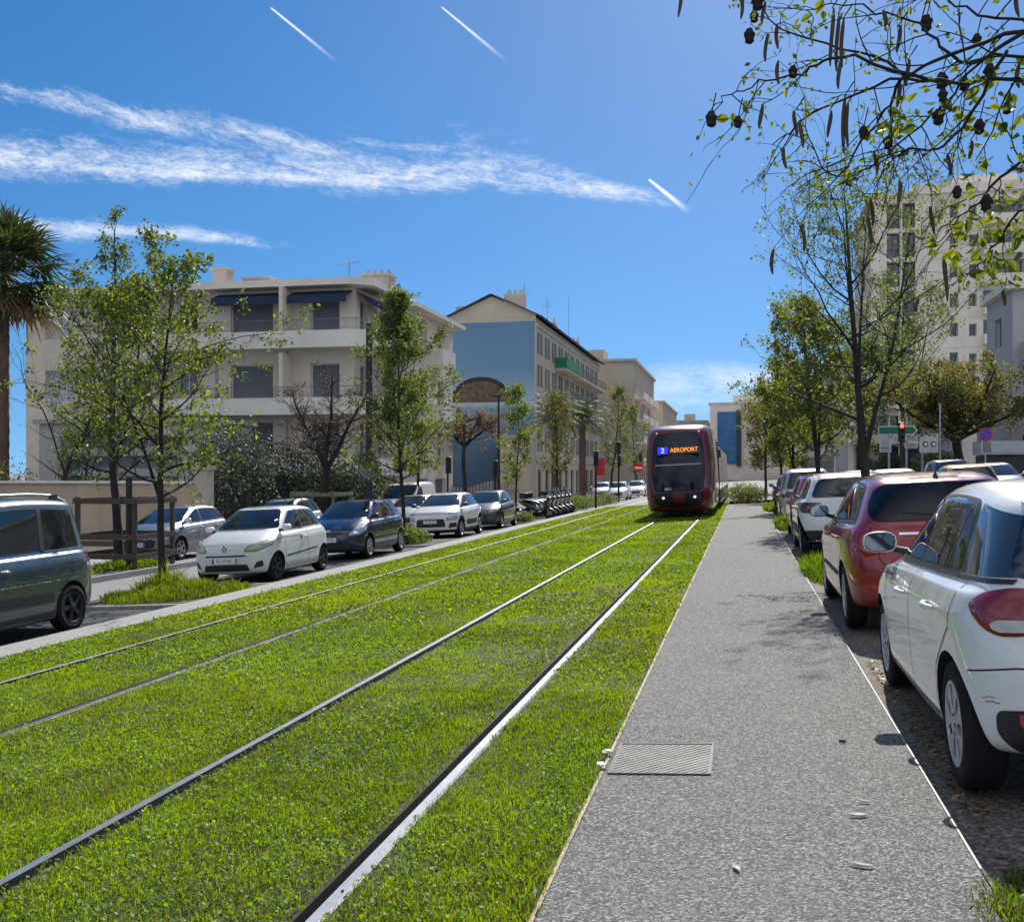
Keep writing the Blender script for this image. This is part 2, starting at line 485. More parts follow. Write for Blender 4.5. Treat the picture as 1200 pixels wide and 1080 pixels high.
def strip(name, xs, zf, y0, y1, m, thick=.25, ny=1, kind='structure'):
    """slab following the cross-slope between the given x stations"""
    b = MB()
    ys = [y0 + (y1 - y0) * i / ny for i in range(ny + 1)]
    n = len(xs)
    V = [(x, y, zf(x)) for y in ys for x in xs]
    F = [(j * n + i, j * n + i + 1, (j + 1) * n + i + 1, (j + 1) * n + i) for j in range(ny) for i in range(n - 1)]
    b.add(V, F)
    if thick:
        for x, s in ((xs[0], -1), (xs[-1], 1)):
            z = zf(x); q = [(x, y0, z - thick), (x, y1, z - thick), (x, y1, z), (x, y0, z)]
            b.quad(*(q if s > 0 else q[::-1]))
        b.add([(x, y0, zf(x)) for x in xs] + [(xs[-1], y0, zf(xs[-1]) - thick), (xs[0], y0, zf(xs[0]) - thick)], [list(range(n + 2))])
    o = b.build(name, m)
    if kind: o['kind'] = kind
    return o

strip('ground', [-1600, -160, -19, 11, 160, 1600], lambda x: gz(x) - .17, -40, 2400, M_LANE, 0)
strip('garden_ground', [-90, -19], lambda x: gz(x) - .02, -40, 90, M_BED)
strip('left_pavement', [-19, -16.7], lambda x: gz(x), -20, 200, M_CONC)
strip('side_parking', [-16.7, -13.72], lambda x: gz(x) - .03, -20, 60, M_LANE)
strip('outer_kerb', [-13.72, -13.55], lambda x: gz(x) + .03, -20, 60, M_CONC)
strip('left_road', [-13.55, -10.98], gl, -20, 260, M_LANE, 0)
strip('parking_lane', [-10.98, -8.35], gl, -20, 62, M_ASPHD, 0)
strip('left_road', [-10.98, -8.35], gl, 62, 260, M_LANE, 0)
strip('lawn_kerb', [-8.35, -7.715], lambda x: gz(x) + .006, -20, 62, M_CONC)
RN, RW = -1.555, .040           # near rail head centre and half width
RAILS = [(-1.555, -1, M_RAIL), (-3.068, 1, M_RAIL), (-5.085, -1, M_RAILK), (-6.60, 1, M_RAILD)]
def rail_span(cx, s):            # ground taken up by one grooved rail
    return (cx - .036, cx + .098) if s > 0 else (cx - .098, cx + .036)
edges = [-7.715]
for cx, s, _ in RAILS[::-1]: edges += list(rail_span(cx, s))
edges += [-.756]
LAWN_Y1 = 62.0
for a, b_ in zip(edges[0::2], edges[1::2]):
    strip('tram_lawn_soil', [a, b_], lambda x: gz(x) - .012, -6, LAWN_Y1, M_SOIL)
def make_rail(cx, s, m, label):
    z = gz(cx)
    hw = .023
    y0, y1 = -6, 150
    P = [(-.036 * s, -.14), (-.036 * s, -.004), (-hw * s, .006), (hw * s, .006), (.028 * s, -.055), (.078 * s, -.055), (.080 * s, -.006), (.098 * s, -.010), (.098 * s, -.14)]
    b = MB()
    for i in range(len(P) - 1):
        (x0, z0), (x1, z1) = P[i], P[i + 1]
        q = [(cx + x0, y0, z + z0), (cx + x0, y1, z + z0), (cx + x1, y1, z + z1), (cx + x1, y0, z + z1)]
        if s > 0: q = q[::-1]
        b.quad(*q[::-1], mi=1 if 3 <= i <= 7 else (2 if i == 0 else 0))
    o = b.build('tram_rail', [m, M_GROOVE, M_RAILD])
    tag(o, label, 'rail', 'tram rails set in the lawn')
make_rail(*RAILS[0], 'bright steel rail with dark groove, nearest the gravel footpath')
make_rail(*RAILS[1], 'bright thin steel rail, second from the footpath, left rail of the near track')
make_rail(*RAILS[2], 'dull rail half sunk in grass, third from the footpath')
make_rail(*RAILS[3], 'pale dull rail half overgrown by grass, nearest the parked cars')

# footpath
FP0, FP1, FPY = -.735, .892, 55.5
strip('footpath', [FP0, FP1], lambda x: gz(x) + .004, -6, FPY, M_PAVE, ny=1)
strip('footpath_edging', [FP0 - .021, FP0 - .003], lambda x: gz(x) + .006, -6, FPY, M_RUST)
strip('footpath_kerb', [FP1 + .003, FP1 + .012], lambda x: gz(x) + .006, 4.42, FPY, M_EDGE)
strip('parking_ground', [FP1 + .017, 3.05], lambda x: gz(x) - .015, -6, FPY, M_DIRT)
strip('right_road', [3.05, 10.5], lambda x: gz(x) - .02, -20, 260, M_ASPH, 0)
strip('right_pavement', [10.5, 60], lambda x: gz(x) + .10, -20, 260, M_CONC)
strip('cross_street', [-60, -13.72], lambda x: gz(x) + .012, 67, 78, M_ASPH, 0)
strip('cross_street', [-8.35, 3.05], lambda x: gz(x) - .004, LAWN_Y1, 400, M_LANE, 0)

# metal inspection cover in the footpath
def cover():
    x0, x1, y0, y1 = -.705, -.17, 5.69, 6.32
    zf = lambda x: gz(x) + .009
    M_COV = mat('cast_cover', (.15, .147, .14), .75, .1, vary=.35, scale=7)
    t = empty('inspection_cover', (-.4375, 6.005, gz(-.4375)), label='square patterned metal inspection cover let into the gravel footpath', cat='cover')
    b = MB()
    L = lambda x, y, z: (x + .4375, y - 6.005, z - gz(-.4375))
    b.quad(L(x0, y0, zf(x0)), L(x1, y0, zf(x1)), L(x1, y1, zf(x1)), L(x0, y1, zf(x0)))
    n = 11
    for i in range(-n, n):          # raised diagonal tread
        for sgn in (1,):
            xa = x0 + (x1 - x0) * i / n; pts = []
            for k in range(2):
                yy = y0 + .02 + (y1 - y0 - .04) * k; xx = xa + (x1 - x0) * k
                pts.append((xx, yy))
            (xa_, ya_), (xb_, yb_) = pts
            lo, hi = x0 + .015, x1 - .015
            if xb_ <= lo or xa_ >= hi: continue
            t0 = max(0, (lo - xa_) / (xb_ - xa_)); t1 = min(1, (hi - xa_) / (xb_ - xa_))
            A_ = (xa_ + (xb_ - xa_) * t0, ya_ + (yb_ - ya_) * t0); B_ = (xa_ + (xb_ - xa_) * t1, ya_ + (yb_ - ya_) * t1)
            b.beam(L(*A_, zf(A_[0]) + .0015), L(*B_, zf(B_[0]) + .0015), .010, .003)
    b.build('plate', M_COV, t)
    f = MB()
    for (xa, ya, xb, yb) in ((x0, y0, x1, y0), (x1, y0, x1, y1), (x1, y1, x0, y1), (x0, y1, x0, y0)):
        f.beam(L(xa, ya, zf(xa) + .002), L(xb, yb, zf(xb) + .002), .010, .006)
    f.build('frame', mat('cover_frame', (.13, .127, .12), .75, .1, vary=.3, scale=8), t)
cover()

# ------------------------------------------------------------------ grass
def vnoise(x, y, sc, seed=0):
    x = x * sc + seed * 17.3; y = y * sc + seed * 9.1
    xi = np.floor(x).astype(np.int64); yi = np.floor(y).astype(np.int64)
    fx = x - xi; fy = y - yi
    fx = fx * fx * (3 - 2 * fx); fy = fy * fy * (3 - 2 * fy)
    def h(a, b):
        v = np.sin(a * 127.1 + b * 311.7 + seed * 74.7) * 43758.5453
        return v - np.floor(v)
    return (h(xi, yi) * (1 - fx) + h(xi + 1, yi) * fx) * (1 - fy) + (h(xi, yi + 1) * (1 - fx) + h(xi + 1, yi + 1) * fx) * fy

def blades(x, y, z, hgt, wid, cols, lean=.55, leafy=0.0):
    """grass blades as bent two-segment ribbons; returns V,F,C (triangles)"""
    n = len(x)
    az = rng.uniform(0, 2 * np.pi, n); la = rng.uniform(0, 2 * np.pi, n)
    ln = np.abs(rng.normal(0, lean, n)) * hgt
    dx, dy = np.cos(az) * wid / 2, np.sin(az) * wid / 2
    lx, ly = np.cos(la) * ln, np.sin(la) * ln
    base = np.stack([x, y, z], 1)
    w = np.stack([dx, dy, np.zeros(n)], 1)
    mid = base + np.stack([lx * .35, ly * .35, hgt * .62], 1)
    tip = base + np.stack([lx, ly, hgt], 1)
    V = np.stack([base - w * .7, base + w * .7, mid + w, mid - w, tip], 1).reshape(-1, 3)
    i = np.arange(n)[:, None] * 5
    F = np.concatenate([i + [0, 1, 2], i + [0, 2, 3], i + [3, 2, 4]], 0)
    C = np.repeat(cols, 5, 0)
    return V, F, C

def grass_cols(x, y, base=(.120, .190, .014), seed=1):
    n = len(x)
    p1 = vnoise(x, y, .8, seed); p2 = vnoise(x, y, 3.1, seed + 1); p3 = vnoise(x, y, .25, seed + 2)
    c = np.array(base)[None, :] * np.ones((n, 1))
    p4 = vnoise(x, y, 9.0, seed + 5)
    k = .44 + .58 * p1 + .42 * p2 + .32 * p4 + rng.normal(0, .18, n)
    c *= np.clip(k, .28, 1.9)[:, None]
    yel = np.clip((p3 - .45) * .8 + rng.normal(0, .12, n), 0, .5)
    c[:, 0] *= 1 + yel * .8; c[:, 1] *= 1 + yel * .12
    dead = rng.random(n) < .035 + .05 * (p2 < .25)
    c[dead] = np.array([.17, .14, .055]) * rng.uniform(.6, 1.3, (dead.sum(), 1))
    return c

def in_view(x, y, m=1.6):
    px = 1250 * (x * .9773 + y * .2119) / np.maximum(-x * .2119 + y * .9773, .2)
    return (np.abs(px) < 600 + 1250 * m / np.maximum(y, 1.0)) & (y > 2.2)

def lawn():
    Vs, Fs, Cs = [], [], []; off = 0
    bands = [(2.6, 6, 7600, .0050), (6, 9, 4600, .0066), (9, 13, 2200, .0105), (13, 19, 1150, .016), (19, 28, 560, .024), (28, 42, 260, .036), (42, LAWN_Y1, 120, .055)]
    for y0, y1, dens, wd in bands:
        for a, b_ in zip(edges[0::2], edges[1::2]):
            n = int((b_ - a + .05) * (y1 - y0) * dens)
            x = rng.uniform(a - .012, b_ + .012, n); y = rng.uniform(y0, y1, n)
            k = in_view(x, y); x, y = x[k], y[k]
            dn = vnoise(x, y, 1.7, 5) * .6 + vnoise(x, y, 6.0, 6) * .4
            de = np.minimum(x - a, b_ - x)                           # thin along the rails and edging
            railside = np.clip(de / .06, .45, 1) if True else 1
            keep = rng.random(len(x)) < np.clip(.30 + 1.1 * dn, 0, 1) * railside
            x, y, dn, de = x[keep], y[keep], dn[keep], de[keep]
            worn = ((np.abs(x + 2.1) < .5) | (np.abs(x + 1.9) < .25)) * vnoise(x, y, .9, 9)
            keep = rng.random(len(x)) > .55 * worn * (worn > .45)
            x, y, dn, de = x[keep], y[keep], dn[keep], de[keep]
            h = (.013 + .026 * dn) * rng.uniform(.55, 1.35, len(x)) * np.where(y > 13, 1.15, 1)
            tall = rng.random(len(x)) < .025
            h[tall] *= 1.7
            edge_right = (x > -.98); h = np.where(edge_right, h * 1.25, h)
            z = SLOPE * x - .012
            cols = grass_cols(x, y)
            V, F, C = blades(x, y, z, h, wd * rng.uniform(.7, 1.5, len(x)), cols, .8)
            Vs.append(V); Fs.append(F + off); Cs.append(C); off += len(V)
    # clover: small flat leaflets near the camera
    for y0, y1, dens, sz in [(2.6, 7, 1500, .0075), (7, 12, 600, .0105), (12, 20, 170, .016)]:
        for a, b_ in zip(edges[0::2], edges[1::2]):
            n = int((b_ - a) * (y1 - y0) * dens)
            x = rng.uniform(a, b_, n); y = rng.uniform(y0, y1, n)
            k = in_view(x, y) & (vnoise(x, y, 1.1, 12) > .42); x, y = x[k], y[k]; n = len(x)
            z = SLOPE * x + rng.uniform(.012, .042, n)
            r = sz * rng.uniform(.6, 1.4, n)
            a0 = rng.uniform(0, 6.28, n)
            tx, ty = rng.normal(0, .45, n), rng.normal(0, .45, n)
            P = []
            for q in range(4):
                ca, sa = np.cos(a0 + q * 1.571), np.sin(a0 + q * 1.571)
                P.append(np.stack([x + r * ca, y + r * sa, z + r * (ca * tx + sa * ty)], 1))
            V = np.stack(P, 1).reshape(-1, 3)
            i = np.arange(n)[:, None] * 4
            F = np.concatenate([i + [0, 1, 2], i + [0, 2, 3]], 0)
            C = np.repeat(grass_cols(x, y, (.115, .20, .018), 3), 4, 0)
            Vs.append(V); Fs.append(F + off); Cs.append(C); off += len(V)
    me = np_mesh('tram_lawn_grass', np.concatenate(Vs), np.concatenate(Fs), GRASSM, cols=np.concatenate(Cs))
    o = link('tram_lawn_grass', me)
    tag(o, 'bright green mown grass growing between the tram rails', 'grass', kind='stuff')
lawn()

# daisies and dandelions in the lawn: pale specks
def flowers():
    n = 200
    y = 2.8 + 22 * rng.random(n) ** 1.6; x = rng.uniform(-7.5, -.85, n)
    k = in_view(x, y, .5)
    for cx, s, _ in RAILS: k &= (np.abs(x - cx) > .16)
    k &= vnoise(x, y, .7, 21) > .35
    x, y = x[k], y[k]; n = len(x)
    yel = rng.random(n) < .22
    r = rng.uniform(.0045, .008, n) * np.where(y > 9, 1.4, 1); z = SLOPE * x + rng.uniform(.035, .06, n)
    P = [np.stack([x + r * math.cos(q * 1.0472), y + r * math.sin(q * 1.0472), z + r * .25 * ((q % 2) * 2 - 1)], 1) for q in range(6)]
    V = np.stack(P + [np.stack([x, y, z + .003], 1)], 1).reshape(-1, 3)
    i = np.arange(n)[:, None] * 7
    F = np.concatenate([i + [q, (q + 1) % 6, 6] for q in range(6)], 0)
    C = np.where(yel[:, None], np.array([[.62, .45, .02]]), np.array([[.60, .60, .52]])) * np.ones((n, 1))
    o = link('lawn_flowers', np_mesh('lawn_flowers', V, F, GRASSM, cols=np.repeat(C, 7, 0)))
    tag(o, 'tiny white daisies and yellow dandelions scattered in the lawn', 'flowers', kind='stuff')
flowers()

def tuft(name, label, cat, cx, cy, rx, ry, n, h, wd, zf=gz, base=(.075, .125, .012), lean=.7, kind='stuff', group=None):
    """rough grass spreading over a bed or along a kerb"""
    r = np.sqrt(rng.random(n)); a = rng.uniform(0, 6.283, n)
    x = cx + rx * r * np.cos(a); y = cy + ry * r * np.sin(a)
    hh = h * (1.15 - .7 * r) * rng.uniform(.5, 1.3, n) * (.5 + vnoise(x, y, 4, 31))
    z = np.array([zf(v) for v in x])
    V, F, C = blades(x, y, z, hh, wd * rng.uniform(.7, 1.4, n), grass_cols(x, y, base, 4), lean)
    o = link(name, np_mesh(name, V, F, GRASSM, cols=C))
    return tag(o, label, cat, group, kind)
tuft('roadside_weeds', 'low grass and weeds at the end of the white kerb edging, bottom right', 'weeds', 1.16, 4.02, .30, .42, 1800, .075, .007)
tuft('roadside_weeds', 'sparse dry weeds creeping over the footpath corner, bottom right', 'weeds', .88, 4.05, .10, .30, 330, .04, .005, base=(.10, .11, .03))
tuft('grass_tuft', 'bright grass tuft at the kerb between red hatchback and white car with red roof', 'weeds', 1.10, 17.1, .22, 1.9, 1600, .22, .016)
tuft('tree_bed_grass', 'long grass of the tree bed ahead of the red hatchback', 'grass', 2.0, 17.0, .9, 1.7, 2600, .24, .016)
tuft('grass_tuft', 'green grass tuft at the kerb beyond the white car with red roof', 'weeds', 1.10, 30.6, .22, 1.5, 700, .3, .03)
tuft('grass_tuft', 'farthest green grass tuft on the kerb beside the parked row', 'weeds', 1.08, 45.0, .25, 1.8, 500, .35, .045)
# dry litter along the kerb beside the white hatchback
def litter():
    n = 900
    y = rng.uniform(4.1, 9.2, n); x = .93 + np.abs(rng.normal(0, .10, n)) + .05
    k = vnoise(x, y, 2.3, 41) > .42; x, y = x[k], y[k]; n = len(x)
    z = SLOPE * x - .012 + rng.uniform(0, .012, n)
    L = rng.uniform(.012, .035, n); w = L * rng.uniform(.12, .5, n); a = rng.uniform(0, 6.283, n)
    u = np.stack([np.cos(a), np.sin(a), rng.normal(0, .25, n)], 1) * L[:, None]; v = np.stack([-np.sin(a), np.cos(a), rng.normal(0, .25, n)], 1) * w[:, None]
    p = np.stack([x, y, z], 1)
    V = np.stack([p - u, p - v, p + u, p + v], 1).reshape(-1, 3)
    F = np.arange(n * 4).reshape(-1, 4)
    c = np.array([[.26, .19, .10]]) * rng.uniform(.35, 1.7, (n, 1))
    o = link('leaf_litter', np_mesh('leaf_litter', V, F, LEAF, cols=np.repeat(c, 4, 0)))
    tag(o, 'dry brown leaf litter along the kerb beside the white hatchback', 'litter', kind='stuff')
litter()
# single pale dry leaves lying on the footpath
def fallen_leaf(x, y, a, L, w, label, col=(.55, .48, .36)):
    b = MB()
    n = 5; pts = []
    for i in range(n + 1):
        t = i / n; wd = w * math.sin(math.pi * min(.97, max(.03, t)))
        for s in (-1, 0, 1):
            lx = (t - .5) * L; ly = s * wd
            pts.append((x + lx * math.cos(a) - ly * math.sin(a), y + lx * math.sin(a) + ly * math.cos(a), gz(x) + .007 + .012 * abs(s) + .02 * L * 4 * (t - .5) ** 2))
    F = []
    for i in range(n):
        for k in range(2): F.append((i * 3 + k, i * 3 + k + 1, i * 3 + 4 + k, i * 3 + 3 + k))
    b.add(pts, F)
    o = b.build('fallen_leaf', mat('dry_leaf_%d' % int(col[0] * 100), col, .7, vary=.2, scale=20))
    tag(o, label, 'leaf', 'dry leaves lying on the footpath')
def ground_pt(px, py):
    u = px - 600; D = 1250 * H_CAM / (py - 554)
    for _ in range(6):
        Xc = (px - 871) / 1250 * .9773 * D
        D = 1250 * (H_CAM - SLOPE * Xc) / (py - 554)
    Xc = (px - 871) / 1250 * .9773 * D
    return Xc, (D + .2119 * Xc) / .9773
for (px, py, a, L, w, lb) in [
    (1006, 958, .1, .085, .018, 'largest curled pale leaf on the right half of the footpath'),
    (1010, 1017, -.3, .085, .014, 'pale flat leaf on the right, nearest the bottom edge of the footpath'),
    (863, 1020, 1.9, .08, .012, 'narrow pale leaf on the middle of the footpath, near the bottom'),
    (1014, 942, -.1, .05, .008, 'thin pale twig-like leaf just beyond the largest curled leaf'),
    (987, 871, .2, .04, .014, 'small dark brown leaf on the footpath beside the rear wheel of the white hatchback')]:
    x, y = ground_pt(px, py)
    fallen_leaf(x, y, a, L, w, lb, (.05, .035, .025) if 'dark' in lb else (.85, .80, .68))
for (px, py, s, lb) in [(712, 886, .075, 'crumpled white paper scrap at the footpath edge, upper one beside the metal cover'),
                        (705, 901, .06, 'smaller white paper scrap at the footpath edge, just below the other')]:
    x, y = ground_pt(px, py); b = MB()
    me = bmesh.new(); bmesh.ops.create_icosphere(me, subdivisions=2, radius=s * .5)
    for v in me.verts: v.co *= random.uniform(.55, 1.25); v.co.z *= .35
    b.add([v.co + Vector((x, y, gz(x) + .03)) for v in me.verts], [[v.index for v in f.verts] for f in me.faces]); me.free()
    tag(b.build('paper_scrap', mat('paper', (.72, .71, .68), .8)), lb, 'litter')

# flattened plastic bottle lying in the weeds at the bottom right corner
def bottle():
    t = empty('plastic_bottle', (1.06, 4.03, gz(1.06) + .045), R(20), 'crushed pale plastic bottle lying in the weeds at the bottom right corner', 'bottle')
    b = MB(); M = Matrix.Scale(.62, 4, (0, 0, 1)) @ Matrix.Rotation(R(90), 4, 'Y')
    b.lathe([(0, -.11), (.030, -.11), (.034, -.10), (.031, -.06), (.036, -.02), (.030, .02), (.036, .05), (.030, .085), (.013, .115), (.013, .13)], 18, 0, M)
    b.build('bottle_body', mat('bottle_plastic', (.50, .60, .55), .15, coat=1, vary=.2, scale=20), t)
    b = MB(); b.lathe([(0, .13), (.016, .13), (.016, .148), (0, .148)], 14, 0, M); b.build('cap', mat('cap_white', (.7, .7, .7), .4), t)
bottle()
# ------------------------------------------------------------------ cars
def lerp(a, b, t): return a + (b - a) * t

class Car:
    """one car: a subdivided body shell, with glass, lamps and trim projected onto it as shells of their own"""
    D = dict(L=4.0, W=1.72, H=1.47, wb=2.5, fo=.78, zn=.72, zc=.98, xc=.05, xrf=-.95, xrr=.35, zrf=1.42, zrr=1.40,
             xtb=.06, ztb=.98, bf=.92, br=1.0, tumble=.70, tr=.305, gc=.17, nose=.16, tail=.10, sub=2, lowblack=.0, zrb=.62, rb=0.0, twist=.42, hoodbow=.045)
    def __init__(self, name, label, cat, col, x, y, facing, group='cars parked along the street', zf=gz, **kw):
        p = dict(self.D); p.update(kw); self.p = p
        for k, v in p.items(): setattr(self, k, v)
        self.col = col
        self.xA, self.xB = self.wb / 2, -self.wb / 2
        self.xF = self.xA + self.fo; self.xR = self.xF - self.L
        z = zf(x)
        # +x of the car points up the street (facing=1) or down it (facing=-1)
        self.root = empty(name, (x, y, z), label=label, cat=cat, group=group)
        M = Matrix.Rotation(-ROLL, 3, 'Y') @ Matrix.Rotation(R(90) * facing, 3, 'Z')
        self.root.rotation_euler = M.to_euler()
        self.body()
    # -- shell
    def zroof(self, x):
        x1, x2 = self.XRF, self.XRR
        t = (x1 - x) / (x1 - x2); t = max(-.2, min(1.2, t))
        e = lerp(self.zrf, self.zrr, t)
        return e + (self.H - (self.zrf + self.zrr) / 2) * 4 * max(0, t * (1 - t)) * (1 if 0 <= t <= 1 else 0)
    def belt(self, x): 
        t = (self.XC - x) / (self.XC - self.xR); t = max(0, min(1, t))
        return lerp(self.bf, self.br, t)
    def body(self):
        w = self.W / 2
        xF, xR, xA, xB = self.xF, self.xR, self.xA, self.xB
        self.XC = XC = xA + self.xc               # cowl
        self.XRF = XC + self.xrf                  # roof leading edge
        self.XRR = xR + self.xrr                  # roof trailing edge
        self.XTB = xR + self.xtb                  # foot of the rear screen
        rings = []
        n_, t_ = self.nose, self.tail
        def low(zs, zf_, zr_, ws, fx, rx):
            zk = lambda a, b_, t: lerp(a, b_, t)
            return [(xF - fx, 0, zf_), (xF - fx - n_ * .14, .41 * w, zf_), (xF - fx - n_ * .80, .79 * w * ws, zf_), (xF - fx - n_ - .22, .972 * w * ws, zk(zf_, zs, .35)),
                    (xA + .02, w * ws, zk(zf_, zs, .85)), (xA - .62, w * ws, zs), (-.05, w * ws * 1.002, zs), (xB + .62, w * ws, zs), (xB - .05, .992 * w * ws, lerp(zs, zr_, .3)),
                    (xR + rx + t_ + .15, .95 * w * ws, lerp(zs, zr_, .7)), (xR + rx + t_ * .62, .72 * w * ws, zr_), (xR + rx + t_ * .12, .38 * w, zr_), (xR + rx, 0, zr_)]
        gc = self.gc
        rings.append(low(gc, gc + .03, gc + .10, .80, .24, .25))
        rings.append(low(gc + .01, gc + .02, gc + .09, .95, .06, .07))
        rings.append(low(gc + .17, gc + .16, gc + .24, .985, .008, .012 + self.rb))
        zm = (gc + .17 + self.bf) / 2
        rings.append(low(zm, min(zm, self.zn - .16), self.zrb, 1.0, .0, .0))
        zs4 = self.bf - .14
        r4 = low(zs4, self.zn - .065, self.br - .22, .99, .018, .035)
        rings.append(r4)
        r5 = low(self.bf - .03, self.zn, self.br - .06, .945, .095, self.xtb * .8 + .02)
        for i in range(5, 10):
            x, y, _ = r5[i]; r5[i] = (x, y, self.belt(x) - .03)
        for i in range(5, 10):
            x, y, _ = r4[i]; r4[i] = (x, y, self.belt(x) - .14)
        r5[4] = (xA - .02, .94 * w, lerp(self.zn, self.bf, .80)); r5[3] = (xF - n_ - .40, .90 * w, lerp(self.zn, self.bf, .42))
        rings.append(r5)
        # glasshouse
        def glassring(t, shrink=1.0, top=None):
            yw = w * lerp(.895, self.tumble, t ** 1.15) * shrink
            xf_ = lerp(XC, self.XRF, t) - .0 + .06 * math.sin(math.pi * t) * 1.0
            xr_ = lerp(self.XTB, self.XRR, t ** 1.2)
            zf_ = lerp(self.zc, self.zrf, t); zr_ = lerp(self.ztb, self.zrr, t)
            c = self.twist
            P = [(xf_, 0, zf_), (xf_ - .03, .40 * yw, zf_), (xf_ - .12, .79 * yw, zf_ - .004)]
            xs0, xs1 = xf_ - .30, xr_ + .26
            for k in range(7):
                x = lerp(xs0, xs1, k / 6)
                zb, zt = self.belt(x), self.zroof(x) - .045
                y = yw * (.955 if k == 0 else (1.0 if k < 5 else (.985 if k == 5 else .955)))
                z = lerp(zb, zt, t)
                if k == 0: z = lerp(z, zf_, .35)
                P.append((x, y, z))
            P += [(xr_ + .10, .76 * yw, zr_), (xr_ + .02, .40 * yw, zr_), (xr_, 0, zr_)]
            if top is not None:
                P = [(x, y, self.zroof(x) + top) if 2 < i < 10 else (x, y, z + top * .6 + .02) for i, (x, y, z) in enumerate(P)]
            return P
        g0 = glassring(0.0)
        mid = []
        for i in range(13):
            a, b_ = Vector(r5[i]), Vector(g0[i])
            q = a.lerp(b_, .5)
            if i < 4: q.z += self.hoodbow - .012 * i
            mid.append(tuple(q))
        rings += [mid, g0, glassring(.5), glassring(.94), glassring(1.0, .88, .012)]
        last = glassring(1.0, .45, .02)
        last = [((x - (.35 if i < 3 else 0) + (.3 if i > 9 else 0)), y, self.zroof(min(self.XRF - .3, max(self.XRR + .25, x))) + .02) for i, (x, y, z) in enumerate(last)]
        rings.append(last)
        K = 13; V = []; idx = {}
        for r_, ring in enumerate(rings):
            for k, (x, y, z) in enumerate(ring):
                idx[r_, k, 0] = len(V); V.append((x, y, z))
                if 0 < k < K - 1: idx[r_, k, 1] = len(V); V.append((x, -y, z))
                else: idx[r_, k, 1] = idx[r_, k, 0]
        F = []
        def quad(a, b_, c, d, fl):
            f = []
            for q in (a, b_, c, d):
                if q not in f: f.append(q)
            if len(f) > 2: F.append(f[::-1] if fl else f)
        for r_ in range(len(rings) - 1):
            for k in range(K - 1):
                for s in (0, 1):
                    quad(idx[r_, k, s], idx[r_, k + 1, s], idx[r_ + 1, k + 1, s], idx[r_ + 1, k, s], s == 0)
        for r_, fl in ((0, True), (len(rings) - 1, False)):
            for k in range(K - 1):
                quad(idx[r_, k, 0], idx[r_, k + 1, 0], idx[r_, k + 1, 1], idx[r_, k, 1], not fl)
        bm = bmesh.new()
        vs = [bm.verts.new(v) for v in V]
        for f in F: bm.faces.new([vs[i] for i in f])
        bmesh.ops.recalc_face_normals(bm, faces=bm.faces)
        bm.verts.ensure_lookup_table(); bm.edges.ensure_lookup_table()
        cl = bm.edges.layers.float.new('crease_edge')
        def crease(r_, ks, val):
            for k in ks:
                for s in (0, 1):
                    e = bm.edges.get((vs[idx[r_, k, s]], vs[idx[r_, k + 1, s]]))
                    if e: e[cl] = val
        crease(7, range(0, 3), .75); crease(9, range(0, 12), .42); crease(5, range(3, 9), .35); crease(7, range(3, 9), .3)
        crease(4, range(4, 9), .45); crease(9, range(9, 12), .7); crease(5, range(0, 4), .35)
        me = bpy.data.meshes.new('cage'); bm.to_mesh(me); bm.free()
        o = bpy.data.objects.new('cage', me); COL.objects.link(o)
        md = o.modifiers.new('s', 'SUBSURF'); md.levels = self.sub; md.render_levels = self.sub; md.use_limit_surface = False
        me2 = bpy.data.meshes.new_from_object(o.evaluated_get(bpy.context.evaluated_depsgraph_get()))
        bpy.data.objects.remove(o); bpy.data.meshes.remove(me)
        n = len(me2.vertices); co = np.empty(n * 3); me2.vertices.foreach_get('co', co); co = co.reshape(-1, 3)
        lo, hi = co.min(0), co.max(0)
        co[:, 0] = xR + (co[:, 0] - lo[0]) * (self.L / (hi[0] - lo[0]))
        co[:, 1] *= self.W / (hi[1] - lo[1])
        co[:, 2] = gc + (co[:, 2] - lo[2]) * ((self.H - gc) / (hi[2] - lo[2]))
        me2.vertices.foreach_set('co', co.ravel()); me2.update()
        nr = np.empty(n * 3); me2.vertices.foreach_get('normal', nr); nr = nr.reshape(-1, 3)
        self.co, self.nr = co, nr
        self.polys = [tuple(p.vertices) for p in me2.polygons]
        self.bvh = BVHTree.FromPolygons([tuple(c) for c in co], self.polys)
        # wheel arches cut out of the shell
        me2.name = 'body'
        M_body = self.col
        me2.materials.clear()
        for m in (M_body, M_BLACK, M_DARK): me2.materials.append(m)
        mi = []
        for pl in me2.polygons:
            zc_ = pl.center.z
            mi.append(1 if zc_ < gc + self.lowblack else 0)
        me2.polygons.foreach_set('material_index', mi)
        me2.polygons.foreach_set('use_smooth', [True] * len(mi))
        ob = link('body', me2, self.root)
        cut = MB()
        ar = self.tr + .045
        for xc in (xA, xB):
            for s in (1, -1):
                cut.lathe([(ar, w - .30), (ar, w + .2)], 40, 0, Matrix.Translation((xc, 0, self.tr)) @ Matrix.Rotation(R(-90 * s), 4, 'X'), caps=True)
        cm = cut.mesh('cut', [M_DARK]);
        bmc = bmesh.new(); bmc.from_mesh(cm); bmesh.ops.remove_doubles(bmc, verts=bmc.verts, dist=1e-5); bmesh.ops.recalc_face_normals(bmc, faces=bmc.faces); bmc.to_mesh(cm); bmc.free()
        co_ = link('cut', cm)
        md = ob.modifiers.new('b', 'BOOLEAN'); md.operation = 'DIFFERENCE'; md.object = co_; md.solver = 'EXACT'; md.material_mode = 'TRANSFER'
        co_.matrix_world = Matrix.Identity(4)
        rm = self.root.matrix_basis.copy()
        self.root.matrix_basis = Matrix.Identity(4)
        bpy.context.view_layer.update()
        me3 = bpy.data.meshes.new_from_object(ob.evaluated_get(bpy.context.evaluated_depsgraph_get()))
